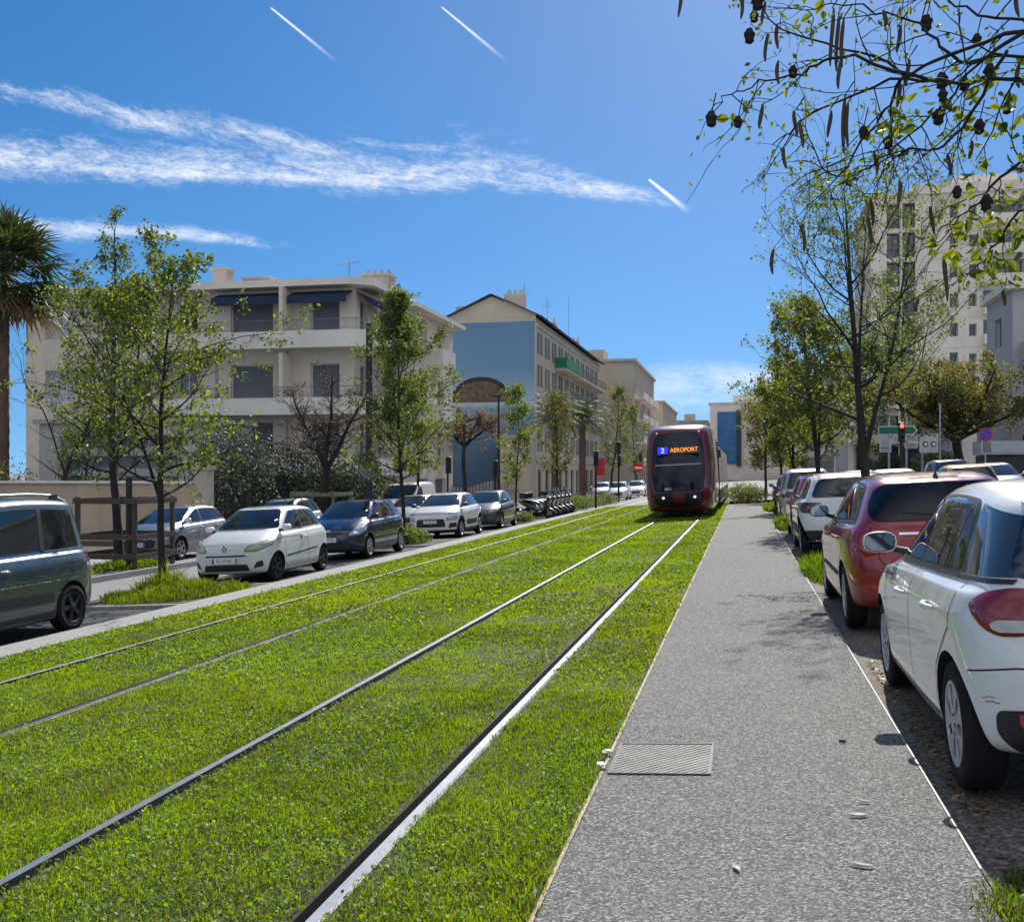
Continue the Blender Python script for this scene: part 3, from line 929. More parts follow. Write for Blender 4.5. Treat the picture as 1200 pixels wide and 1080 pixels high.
        self.root.matrix_basis = rm
        ob.modifiers.clear(); ob.data = me3; me3.name = 'body'
        bpy.data.objects.remove(co_); bpy.data.meshes.remove(me2)
        me3.set_sharp_from_angle(angle=R(35))
        self.bodyo = ob
    # -- projecting shells onto the body
    def patch(self, name, poly, d, m, off=.004, grid=.045, parent=None, puff=0.0, rim=None):
        """poly: (a,b) points seen along direction d (a: horizontal across d, b: height)"""
        d = Vector((d[0], d[1], 0)).normalized(); e = Vector((d.y, -d.x, 0))
        bm = bmesh.new()
        vs = [bm.verts.new((p[0], p[1], 0)) for p in poly]
        bm.faces.new(vs)
        xs = [p[0] for p in poly]; ys = [p[1] for p in poly]
        for lo, hi, nrm in ((min(xs), max(xs), (1, 0, 0)), (min(ys), max(ys), (0, 1, 0))):
            n = max(1, int((hi - lo) / grid))
            for i in range(1, n + 0):
                c = lo + (hi - lo) * i / n
                bmesh.ops.bisect_plane(bm, geom=bm.verts[:] + bm.edges[:] + bm.faces[:], plane_co=(c, 0, 0) if nrm[0] else (0, c, 0), plane_no=nrm)
        bmesh.ops.triangulate(bm, faces=[f for f in bm.faces if len(f.verts) > 4])
        bm.verts.ensure_lookup_table()
        P = []; N = []
        pl = [Vector((p[0], p[1])) for p in poly]
        for v in bm.verts:
            o = e * v.co.x + Vector((0, 0, v.co.y)) - d * 6
            h, nn, fi, _ = self.bvh.ray_cast(o, d)
            if h is None or (h - o).length > 6.4 + abs(self.L):
                h, nn, fi, _ = self.bvh.find_nearest(o + d * 6)
            # smooth normal from the shell's corner normals
            vi = self.polys[fi]; ws = [1 / (1e-4 + (Vector(self.co[i]) - h).length) for i in vi]
            nn = Vector((0, 0, 0))
            for i, w_ in zip(vi, ws): nn += Vector(self.nr[i]) * w_
            nn.normalize()
            lift = off
            if puff:
                q = Vector((v.co.x, v.co.y)); dist = 9
                for i in range(len(pl)):
                    a, b_ = pl[i - 1], pl[i]; ab = b_ - a
                    t = max(0, min(1, (q - a).dot(ab) / max(1e-9, ab.length_squared)))
                    dist = min(dist, (q - a - ab * t).length)
                lift += puff * min(1, dist / .05) ** .5
            P.append(h + nn * lift); N.append(nn)
        F = [[v.index for v in f.verts] for f in bm.faces]
        bm.free()
        f0 = F[0]; nrm = (P[f0[1]] - P[f0[0]]).cross(P[f0[2]] - P[f0[0]])
        if nrm.dot(N[f0[0]]) < 0: F = [f[::-1] for f in F]
        me = bpy.data.meshes.new(name)
        me.from_pydata([tuple(p) for p in P], [], F)
        me.materials.append(m)
        me.polygons.foreach_set('use_smooth', [True] * len(F)); me.update()
        if not puff:
            me.normals_split_custom_set_from_vertices([tuple(n) for n in N])
        return link(name, me, parent or self.root)
    def both(self, name, poly, d, m, **kw):
        a = self.patch(name, poly, d, m, **kw)
        b = self.patch(name, [(-p[0], p[1]) for p in poly][::-1], (d[0], -d[1]), m, **kw)
        return a, b
    def side(self, name, poly, m, **kw):            # poly in (x,z); both flanks
        # d=(0,-1): e=(-1,0) -> a=-x
        return self.both(name, [(-x, z) for x, z in poly], (0, -1), m, **kw)
    def frontp(self, name, poly, m, **kw):          # poly in (y,z), looking at the nose; d=(-1,0): e=(0,1)
        return self.patch(name, poly, (-1, 0), m, **kw)
    def rearp(self, name, poly, m, **kw):           # d=(1,0): e=(0,-1)
        return self.patch(name, [(-y, z) for y, z in poly], (1, 0), m, **kw)
    def front2(self, name, poly, m, **kw):
        if name == 'headlight':                          # dark housing round the lens
            c = sum((Vector(p) for p in poly), Vector((0, 0))) / len(poly)
            pp = [tuple(c + (Vector(p) - c) * 1.10) for p in poly]
            self.frontp('lamp_housing', pp, M_BLACK, off=.0025, grid=.05); self.frontp('lamp_housing', [(-y, z) for y, z in pp][::-1], M_BLACK, off=.0025, grid=.05)
        return self.frontp(name, poly, m, **kw), self.frontp(name, [(-y, z) for y, z in poly][::-1], m, **kw)
    def rear2(self, name, poly, m, **kw):
        return self.rearp(name, poly, m, **kw), self.rearp(name, [(-y, z) for y, z in poly][::-1], m, **kw)
    def line(self, pts, wd, closed=False):
        """ribbon polygon along a poly-line in projection coordinates"""
        P = [Vector(p) for p in pts]; L_, R_ = [], []
        for i, p in enumerate(P):
            t = (P[min(i + 1, len(P) - 1)] - P[max(0, i - 1)]).normalized(); n = Vector((-t.y, t.x)) * wd / 2
            L_.append(tuple(p + n)); R_.append(tuple(p - n))
        return L_ + R_[::-1]
    # -- standard fittings
    def glasses(self, b1=None, rear_end=None, quarter=None, m=M_GLASS, frame=True, doors=4, bpil=.0, wsz=None, seam=True, topgap=.075):
        XC, XRF, XRR, w = self.XC, self.XRF, self.XRR, self.W / 2
        bz = lambda x: self.belt(x) + .022
        tz = lambda x: self.zroof(x) - topgap
        # flank glass outline: front foot, up the screen pillar, along the roof, down the rear pillar
        ff = XC - .40
        ft = XRF - .28
        re = rear_end if rear_end is not None else (self.xB - .30)
        rt = quarter if quarter is not None else re + .22
        def outline(x0, x1, slant0, slant1, inset=0.0):
            """pane between x0 and x1 at the belt; slants give the top x"""
            n = 6
            top = [(lerp(slant0, slant1, k / n), tz(lerp(slant0, slant1, k / n)) - inset) for k in range(n + 1)]
            bot = [(lerp(x1, x0, k / 3), bz(lerp(x1, x0, k / 3)) + inset) for k in range(4)]
            return top + bot
        full = outline(ff, re, ft, rt)
        rs = [.05] + [0] * 5 + [.14] + [.07] + [0] * 2 + [.03]
        if frame: self.side('window_frame', rounded(full, rs), M_BLACK, off=.003)
        bp = bpil
        g_ = .035
        panes = []
        if doors == 4:
            rp = re + .34 if re + .34 < bp - .5 else re
            panes = [(ff - .04, bp + g_, ft - .035, bp + g_ - .03), (bp - g_, re + .03, bp - g_ - .03, rt + .035)]
        else:
            panes = [(ff - .04, bp + g_, ft - .035, bp + g_ - .03), (bp - g_, re + .03, bp - g_ - .03, rt + .035)]
        for x0, x1, s0, s1 in panes:
            o_ = outline(x0, x1, s0, s1, .022)
            last = x1 == re + .03
            self.side('side_window', rounded(o_, [.03] + [0] * 5 + ([.12] if last else [.025]) + ([.05] if last else [.02]) + [0] * 2 + [.03]), m, off=.0045)
        # wind-screen and rear screen
        zt = self.zrf - .015; zb = self.zc + .015
        wt, wb_ = w * self.tumble * .86, w * .895 * .90
        ws = rounded([(-wb_, zb), (wb_, zb), (wt, zt), (-wt, zt)], [.05, .05, .09, .09])
        self.windscreen = self.frontp('windscreen', ws, m, off=.004, grid=.06)
        zt = self.zrr - .02; zb = (wsz or self.ztb + .03)
        wt, wb_ = w * self.tumble * .80, w * .895 * .83
        self.rear_window = self.rearp('rear_window', rounded([(-wb_, zb), (wb_, zb), (wt, zt), (-wt, zt)], [.09, .09, .10, .10]), m, off=.004, grid=.06)
    def seams(self, doors=4, bpil=0.0, rear=None, low=None):
        lo = low or self.gc + .10
        XC = self.XC
        f0 = XC - .30; r0 = rear if rear is not None else self.xB + .12
        ar = self.tr + .07
        sets = [[(f0 - .02, self.belt(f0) - .02), (f0 - .04, .6), (f0 - .05, lo + .02), (f0 - .10, lo)],
                [(bpil, self.belt(bpil) + .0), (bpil + .01, .6), (bpil + .0, lo)]]
        if doors == 4:
            sets.append([(r0 - .18, self.belt(r0) + .0), (r0 - .14, .78), (self.xB + ar * .80, self.tr + ar * .62), (self.xB + ar * 1.02, lo + .03), (self.xB + ar * 1.06, lo)])
        sets.append([(f0 - .1, lo), (bpil, lo), (self.xB + ar * 1.06, lo)])
        for s in sets:
            self.side('door_seam', self.line(s, .009), M_SEAM, off=.0032, grid=.05)
    def handles(self, xs, dz=-.13, m=None, w=.17):
        for x in xs:
            z = self.belt(x) + dz
            for s in (1, -1):
                y = self.flank(x, z)
                b = MB()
                pts = [(x + w / 2 * t, s * (y + .004 + .034 * (1 - abs(t) ** 3)), z + .006 * t) for t in (-1, -.7, -.3, .3, .7, 1)]
                b.tube(pts, [.008, .014, .016, .016, .014, .008], 8)
                b.build('door_handle', m or self.col, self.root)
            self.side('handle_cup', ellipse(x - .01, z - .005, .075, .036, 16), M_SEAM if False else self.col, off=.0008)
    def flank(self, x, z):
        h, *_ = self.bvh.ray_cast(Vector((x, 5, z)), Vector((0, -1, 0)))
        return h.y if h else self.W / 2
    def nosex(self, y, z):
        h, *_ = self.bvh.ray_cast(Vector((9, y, z)), Vector((-1, 0, 0)))
        return h.x if h else self.xF
    def tailx(self, y, z):
        h, *_ = self.bvh.ray_cast(Vector((-9, y, z)), Vector((1, 0, 0)))
        return h.x if h else self.xR
    def mirrors(self, m=None, dx=-.42, size=1.0, dark=False):
        x = self.XC + dx; z = self.belt(x) + .035
        for s in (1, -1):
            y = self.flank(x, z)
            b = MB()
            # housing: squashed rounded block, glass towards the rear
            n = 14; rings = []
            for (t, r_) in ((-.055, .93), (-.05, 1.0), (-.01, 1.0), (.04, .90), (.075, .68), (.098, .35), (.105, .02)):
                rings.append([(x + t * size, s * (y + .155 * size + .098 * size * r_ * math.copysign(abs(math.cos(a)) ** .7, math.cos(a))),
                               z + .075 * size + .064 * size * r_ * math.copysign(abs(math.sin(a)) ** .7, math.sin(a)) - .008 * t) for a in [2 * math.pi * k / n for k in range(n)]])
            V = [q for r_ in rings for q in r_]
            F = [(i * n + k, i * n + (k + 1) % n, (i + 1) * n + (k + 1) % n, (i + 1) * n + k) for i in range(len(rings) - 1) for k in range(n)]
            if s < 0: F = [f[::-1] for f in F]
            b.add(V, F, 0, True)
            b.add(rings[0], [list(range(n))[::-1] if s > 0 else list(range(n))], 1)
            b.tube([(x - .01, s * (y - .03), z + .0), (x - .005, s * (y + .05), z + .022), (x, s * (y + .10), z + .04)], [.034, .026, .026], 8, 1)
            o = b.build('wing_mirror', [M_BLACK if dark else (m or self.col), M_BLACK], self.root)
            gm = MB()
            gm.add([(x - .0575 * size, s * (y + .155 * size + .088 * size * math.copysign(abs(math.cos(a)) ** .7, math.cos(a))), z + .075 * size + .054 * size * math.copysign(abs(math.sin(a)) ** .7, math.sin(a))) for a in [2 * math.pi * k / n for k in range(n)]], [list(range(n))])
            gm.build('mirror_glass', mat('mirror', (.22, .23, .25), .04, 1.0), o)
    def wheels(self, style='hub', n=7, m=None, w=.19, turn=0.0, inset=.022):
        for xc in (self.xA, self.xB):
            for s in (1, -1):
                y = (self.W / 2 - inset) * s
                e = empty('wheel', (xc, y, self.tr)); e.parent = self.root
                e.rotation_euler = (0, 0, (R(180) if s < 0 else 0) + (turn if xc == self.xA else 0))
                T = Matrix.Rotation(R(-90), 4, 'X')             # local z of the lathe -> +y (outwards)
                r = self.tr; ri = r * .67
                ty = MB(); ty.lathe([(ri, -w), (r * .93, -w), (r * .985, -w + .02), (r, -w + .04), (r, -.035), (r * .985, -.016), (r * .93, -.004), (r * .82, .004), (ri * 1.03, -.004), (ri, -.02)], 40, 0, T)
                ty.build('tyre', M_RUBBER, e)
                rm = MB(); M_ = m or M_HUB
                rm.lathe([(ri, -.006), (ri * .95, -.003), (ri * .90, -.016), (ri * .86, -.05), (.0, -.06)], 36, 1, T)
                rm.lathe([(ri * 1.015, -.012), (ri * 1.0, -.001), (ri * .93, -.002), (ri * .90, -.014)], 36, 0, T)
                for k in range(n):
                    a = 2 * math.pi * k / n
                    Rz = T @ Matrix.Rotation(a, 4, 'Z')
                    if style == 'hub':        # broad hub-cap spokes with slots between
                        ps = [(ri * .16, -.030), (ri * .50, -.020), (ri * .80, -.050), (ri * .93, -.085), (ri * .93, .085), (ri * .80, .050), (ri * .50, .020), (ri * .16, .030)]
                        if n >= 9: ps = [(p[0], p[1] * .62) for p in ps]
                        rm.prism(ps, -.03, -.006, Rz, 0)
                    elif style == 'twin':
                        for q in (-1, 1):
                            c_, w_ = q * .030, .013
                            rm.prism([(ri * .14, c_ * .5 - w_), (ri * .93, c_ * 1.7 - w_), (ri * .93, c_ * 1.7 + w_), (ri * .14, c_ * .5 + w_)], -.035, -.008, Rz, 0)
                    else:
                        rm.prism([(ri * .12, -.024), (ri * .93, -.034), (ri * .93, .034), (ri * .12, .024)], -.035, -.008, Rz, 0)
                rm.lathe([(ri * .30, -.03), (ri * .28, -.002), (ri * .16, .004), (0, .005)], 24, 0, T)
                for k in range(5):
                    a = 2 * math.pi * (k + .5) / 5
                    rm.lathe([(.011, -.01), (.011, .002), (0, .003)], 8, 1, T @ Matrix.Translation((ri * .21 * math.cos(a), ri * .21 * math.sin(a), 0)))
                o = rm.build('rim', [M_, M_DARK], e, 30)
    def plate(self, where, z, text, y=0.0, tilt=0.0, w=.50, h=.105):
        x = self.nosex(y, z) if where == 'front' else self.tailx(y, z)
        s = 1 if where == 'front' else -1
        e = empty('number_plate', (x + s * .012, y, z)); e.parent = self.root
        e.rotation_euler = (R(90), 0, R(90) * s)
        b = MB(); b.box((0, 0, 0), (w, h, .012)); b.box((-w / 2 + .020, 0, .0015), (.036, h - .004, .012), 1); b.box((w / 2 - .016, 0, .0015), (.026, h - .004, .012), 1)
        b.build('plate', [M_WHITE, mat('plate_blue', (.012, .03, .16), .5)], e)
        text_part('plate_text', text, h * .92, M_BLACK, e, (0, 0, .0068), (0, 0, 0), .001, sx=.80)
    def lampset(self, name, poly, where, m_lens, inner=None, puff=.012, **kw):
        f = self.front2 if where == 'front' else self.rear2
        outs = f(name, poly, m_lens, off=.003, puff=puff, grid=.03, **kw)
        return outs
    def emblem(self, where, z, shape, size=.05, m=None, y=0.0):
        x = self.nosex(y, z) if where == 'front' else self.tailx(y, z)
        s = 1 if where == 'front' else -1
        b = MB()
        Mx = Matrix.Translation((x + s * .004, y, z)) @ Matrix.Rotation(R(90) * s, 4, 'Z') @ Matrix.Rotation(R(90), 4, 'X')
        for poly in shape:
            b.prism([(p[0] * size, p[1] * size) for p in poly], -.004, .010, Mx)
        b.build('emblem', m or M_CHROME, self.root)
    def antenna(self, x, lean=-.10, h=.22):
        z = self.zroof(x) 
        hh, *_ = self.bvh.ray_cast(Vector((x, 0, 4)), Vector((0, 0, -1)))
        z = hh.z if hh else z
        b = MB(); b.tube([(x, 0, z - .01), (x - .01, 0, z + .02)], [.02, .012], 8); b.tube([(x - .005, 0, z + .01), (x + lean, 0, z + h)], [.004, .003], 5)
        b.build('antenna', M_BLACK, self.root)
    def wiper(self, where='rear'):
        z = self.ztb + .055
        P = []
        for t in range(6):
            y = lerp(.02, .38, t / 5); zz = z + .02 * t / 5 * 2
            x = self.tailx(y, zz) - .014
            P.append((x, y, zz))
        b = MB(); b.tube(P, [.010, .008, .007, .006, .006, .004], 6); b.build('rear_wiper', M_BLACK, self.root)

CHEVRONS = [[(-1, -.55), (0, .15), (1, -.55), (1, -.25), (0, .45), (-1, -.25)], [(-1, -1.1), (0, -.4), (1, -1.1), (1, -.8), (0, -.1), (-1, -.8)]]
DIAMOND = [[(0, 1.2), (-.85, 0), (-.55, 0), (0, .78)], [(0, -1.2), (0, -.78), (-.55, 0), (-.85, 0)], [(0, 1.2), (0, .78), (.55, 0), (.85, 0)], [(0, -1.2), (.85, 0), (.55, 0), (0, -.78)]]
OVAL = [ellipse(0, 0, 1.3, .62, 24)]
BEAST = [[(-.5, -1), (-.2, -.2), (-.6, .1), (-.3, .6), (.1, 1), (.5, .8), (.3, .5), (.45, .1), (.8, .2), (.7, -.2), (.25, -.3), (.35, -1), (.05, -1), (-.1, -.5), (-.2, -1)]]

def lens(name, col, rough=.08, vary=.2):
    m, g, b = newmat(name)
    tc = g.n('ShaderNodeTexCoord').outputs['Object']
    f = g.noise(tc, 7, 3, .5)
    g.put(b.inputs['Base Color'], g.ramp(f, [(.1, tuple(c * (1 - vary) for c in col)), (.9, tuple(min(1, c * (1 + vary)) for c in col))]))
    b.inputs['Roughness'].default_value = rough; b.inputs['Coat Weight'].default_value = 1; b.inputs['Coat Roughness'].default_value = .02
    return m
M_TAIL = lens('tail_lens_red', (.21, .005, .010)); M_TAILD = lens('tail_lens_dark', (.06, .004, .007)); M_HEAD = lens('head_lens', (.34, .36, .37), .12, .6)
M_HEADY = lens('head_lens_aged', (.36, .33, .24), .25, .4); M_CLEAR = lens('clear_lens', (.45, .44, .42), .15, .35); M_REFL = lens('reflector_red', (.45, .02, .02))

P_WHITE = paint('white_paint', (.70, .705, .70), 0, .30, .10)
P_WHITE2 = paint('white_paint_warm', (.66, .66, .64), 0, .34, .18)
P_RED = paint('cherry_red_paint', (.23, .003, .007), .08, .28, .02)
P_RED2 = paint('tomato_red_paint', (.33, .022, .018), 0, .32, .10)
P_PINK = paint('red_roof_paint', (.42, .03, .03), 0, .32, .08)
P_SILV = paint('silver_grey_paint', (.27, .275, .30), .75, .36, .08)
P_SILV2 = paint('pale_silver_paint', (.46, .47, .48), .6, .34, .1)
P_NAVY = paint('navy_paint', (.010, .018, .045), .4, .30, .05)
P_TEAL = paint('slate_teal_paint', (.024, .048, .062), .4, .30, .12)
P_BLACKC = paint('black_paint', (.010, .010, .012), .2, .28, .07)
P_GREYD = paint('dark_grey_paint', (.05, .052, .056), .5, .32, .08)
P_TAXI = paint('ochre_paint', (.50, .26, .035), .1, .35, .1)
P_BLUE = paint('pale_blue_paint', (.30, .38, .46), .3, .33, .1)

def hatch_supermini(label, col, x, y, facing, **kw):
    """five-door supermini with wrap-round tail lamps (the near white car)"""
    c = Car('hatchback_car', label, 'car', col, x, y, facing, L=4.035, W=1.734, H=1.474, wb=2.57, fo=.80, zn=.74, zc=1.0, xc=-.02, xrf=-.92, xrr=.40, zrf=1.42, zrr=1.40,
            xtb=.10, ztb=1.01, bf=.93, br=1.02, tumble=.70, tr=.308, sub=3, nose=.2, tail=.14, zrb=.55, group=None, **kw)
    xB, xR = c.xB, c.xR
    w = c.W / 2
    # dark band of glass wrapping into the rear screen
    c.glasses(rear_end=xB + .10, quarter=xB + .22, bpil=-.12)
    c.seams(bpil=-.12)
    # blade-like gloss-black rear pillar that joins flank glass and rear screen
    zt = lambda xx: c.zroof(xx) - .085
    pill = [(xB + .19, zt(xB + .19)), (xB - .20, zt(xB - .22) - .01), (xB - .42, c.belt(xB - .4) + .035), (xB + .12, c.belt(xB) + .03)]
    c.side('rear_pillar_panel', pill, mat('pillar_gloss_black', (.035, .045, .06), .08, coat=1), off=.0042)
    c.side('belt_moulding', c.line([(c.XC - .42, c.belt(c.XC - .4) + .014), (0, c.belt(0) + .014), (xB - .40, c.belt(xB - .4) + .016)], .022), M_BLACK, off=.006)
    c.side('window_bar', c.line([(xB + .44, c.belt(xB) + .03), (xB + .36, c.zroof(xB) - .10)], .022), M_BLACK, off=.006)
    c.mirrors(dx=-.36, size=1.12)
    c.handles([.12, -.86], dz=-.15)
    c.wheels('hub', 7)
    # tail lamps: seen from the rear quarter, wrapping well into the flank
    q = (.62, -.78)                                    # looking forward and inward at the left rear corner
    dd = Vector((q[0], q[1], 0)).normalized(); ee = Vector((dd.y, -dd.x, 0))
    def A_(px_, py_): return ee.x * px_ + ee.y * py_
    aF = A_(xB - .28, w * .93); aM = A_(xR + .16, w * .74); aI = A_(xR + .02, w * .50)
    aF = A_(xB - .25, w * .93)
    poly = [(aF, .925), (lerp(aF, aM, .30), .98), (lerp(aF, aM, .75), 1.005), (aM, 1.005), (aI, .98), (aI - .005, .84), (aM, .80), (lerp(aF, aM, .72), .795), (lerp(aF, aM, .45), .82), (lerp(aF, aM, .16), .875)]
    c.both('tail_light', rounded(poly, .03), q, M_TAIL, off=.004, puff=.014, grid=.03)
    inner = [(lerp(aF, aM, .56), .842), (lerp(aF, aM, .68), .862), (aM, .865), (aI + .03, .86), (aI + .03, .825), (aM, .815), (lerp(aF, aM, .74), .811), (lerp(aF, aM, .62), .822)]
    c.both('reversing_light', rounded(inner, .015), q, M_CLEAR, off=.0195, grid=.03)
    # rear bumper: black fog-lamp pocket with red reflector
    b0 = A_(xR + .30, w * .93); b1 = A_(xR + .06, w * .60)
    c.both('bumper_pocket', rounded([(b0 + (b1 - b0) * .30, .47), (b1, .50), (b1 + .05, .30), (b0 + (b1 - b0) * .45, .27), (b0 + (b1 - b0) * .25, .36)], .04), q, M_BLACK, off=.003, grid=.03)
    c.both('reflector', rounded([(lerp(b0, b1, .6), .47), (b1 - .01, .47), (b1 - .01, .40), (lerp(b0, b1, .6), .41)], .012), q, M_REFL, off=.010, grid=.03)
    c.both('bumper_seam', c.line([(A_(xB - .33, w), .62), (aM, .665), (aI + .2, .67)], .008), q, M_SEAM, off=.0015)
    for k, (p0, p1, z0, z1) in enumerate(((.10, .30, .515, .525), (.14, .36, .498, .502))):
        c.patch('scuff', c.line([(lerp(b0, b1, p0), z0), (lerp(b0, b1, (p0 + p1) / 2), (z0 + z1) / 2 + .006), (lerp(b0, b1, p1), z1)], .0028 + .0012 * (k % 2)), q, M_SEAM, off=.002, grid=.03)
    c.rearp('bumper_insert', rounded([(-.62, .30), (.62, .30), (.66, .42), (-.66, .42)], .03), M_BLACK, off=.003)
    c.rearp('tailgate_seam', c.line([(-.60, .99), (-.57, .72), (-.52, .66), (.52, .66), (.57, .72), (.60, .99)], .008), M_SEAM, off=.0015)
    c.plate('rear', .76, 'EK 482 PX')
    c.wiper()
    c.front2('headlight', rounded([(.42, .66), (.80, .74), (.83, .86), (.60, .76)], .03), M_HEAD, off=.004, puff=.01)
    c.frontp('grille', rounded([(-.42, .36), (.42, .36), (.52, .56), (-.52, .56)], .05), M_BLACK, off=.003)
    # dark side repeater strip on the wing behind the mirror
    c.side('wing_seam', c.line([(c.XC - .30, .90), (c.XC - .33, .74)], .010), M_SEAM, off=.0015)
    c.antenna(c.XRR + .35)
    sp = MB(); z0 = c.zrr - .01                           # roof spoiler
    n = 9
    T_ = []
    for k in range(n):
        yy = lerp(-.52, .52, k / (n - 1)); q_ = abs(yy / .52) ** 3
        T_.append((yy, q_))
    V = []
    for yy, q_ in T_:
        xr = c.XRR + .10; zt_ = c.zroof(c.XRR) + .006 - .03 * q_
        V += [(xr, yy, zt_ + .012), (xr - .20 + .05 * q_, yy, zt_ - .02), (xr - .19 + .05 * q_, yy, zt_ - .045), (xr + .02, yy, zt_ - .06)]
    F = []
    for k in range(n - 1):
        for j in range(4): F.append((k * 4 + j, k * 4 + (j + 1) % 4, (k + 1) * 4 + (j + 1) % 4, (k + 1) * 4 + j))
    F += [(0, 1, 2, 3), tuple((n - 1) * 4 + j for j in (3, 2, 1, 0))]
    sp.add(V, F, 0, False); sp.build('roof_spoiler', col, c.root)
    return c

def hatch_family(label, col, x, y, facing, **kw):
    """rounded family hatch seen from behind"""
    c = Car('hatchback_car', label, 'car', col, x, y, facing, L=4.30, W=1.80, H=1.50, wb=2.61, fo=.86, zn=.76, zc=1.03, xc=.08, xrf=-1.0, xrr=.46, zrf=1.44, zrr=1.42,
            xtb=.12, ztb=1.05, bf=.95, br=1.05, tumble=.68, tr=.315, nose=.2, tail=.16, zrb=.58, sub=3, **kw)
    xB, xR, w = c.xB, c.xR, c.W / 2
    dark = glass('privacy_glass', (.003, .004, .006), .02, .35, 0)
    c.glasses(rear_end=xB - .30, quarter=xB + .05, bpil=-.05, wsz=1.06)
    c.rearp('rear_glass_panel', rounded([(-.70, 1.06), (.70, 1.06), (.56, c.zrr - .02), (-.56, c.zrr - .02)], [.16, .16, .14, .14]), dark, off=.007, grid=.05)
    c.seams(bpil=-.05)
    c.mirrors(dark=True, size=1.12); c.handles([.15, -.80]); c.wheels('twin', 5, M_ALLOY)
    c.side('side_moulding', c.line([(xB + .42, .50), (c.xA - .42, .50)], .045), M_BLACK, off=.008)
    c.side('window_trim', c.line([(c.XC - .4, c.belt(c.XC - .4) + .012), (0, c.belt(0) + .012), (xB - .26, c.belt(xB - .3) + .014)], .018), M_CHROME, off=.006)
    dd = Vector((.75, -.66, 0)).normalized(); ee = Vector((dd.y, -dd.x, 0)); A_ = lambda px_, py_: ee.x * px_ + ee.y * py_
    aF = A_(xB - .36, w * .93); aI = A_(xR + .06, w * .62)
    c.both('tail_light', rounded([(aF, .97), (aF + .10, 1.005), (lerp(aF, aI, .7), .97), (aI, .93), (aI - .01, .80), (lerp(aF, aI, .6), .73), (lerp(aF, aI, .25), .80)], .04), (.75, -.66), lens('tail_lens_bright', (.25, .008, .014)), off=.004, puff=.016, grid=.03)
    c.rearp('boot_strip', rounded([(-.42, .935), (.42, .935), (.42, .957), (-.42, .957)], .006), M_CHROME, off=.012)
    c.rearp('tailgate_seam', c.line([(-.66, 1.02), (-.60, .72), (-.52, .62), (.52, .62), (.60, .72), (.66, 1.02)], .008), M_SEAM, off=.0015)
    c.rear2('reflector', rounded([(.50, .43), (.68, .44), (.68, .48), (.50, .47)], .01), M_REFL, off=.006)
    c.rearp('bumper_insert', rounded([(-.6, .24), (.6, .24), (.66, .36), (-.66, .36)], .03), M_BLACK, off=.003)
    c.plate('rear', .80, 'DB 317 QL'); c.wiper()
    c.front2('headlight', rounded([(.45, .70), (.84, .78), (.86, .90), (.60, .80)], .03), M_HEAD, off=.004, puff=.01)
    c.frontp('grille', rounded([(-.4, .38), (.4, .38), (.5, .62), (-.5, .62)], .05), M_BLACK, off=.003)
    # shark-fin aerial
    hh, *_ = c.bvh.ray_cast(Vector((c.XRR + .22, 0, 4)), Vector((0, 0, -1)))
    b = MB(); b.add([(c.XRR + .36, 0, hh.z), (c.XRR + .14, .025, hh.z - .012), (c.XRR + .14, -.025, hh.z - .012), (c.XRR + .15, 0, hh.z + .07)], [(0, 1, 3), (0, 3, 2), (1, 2, 3)])
    b.build('antenna', M_BLACK, c.root)
    return c

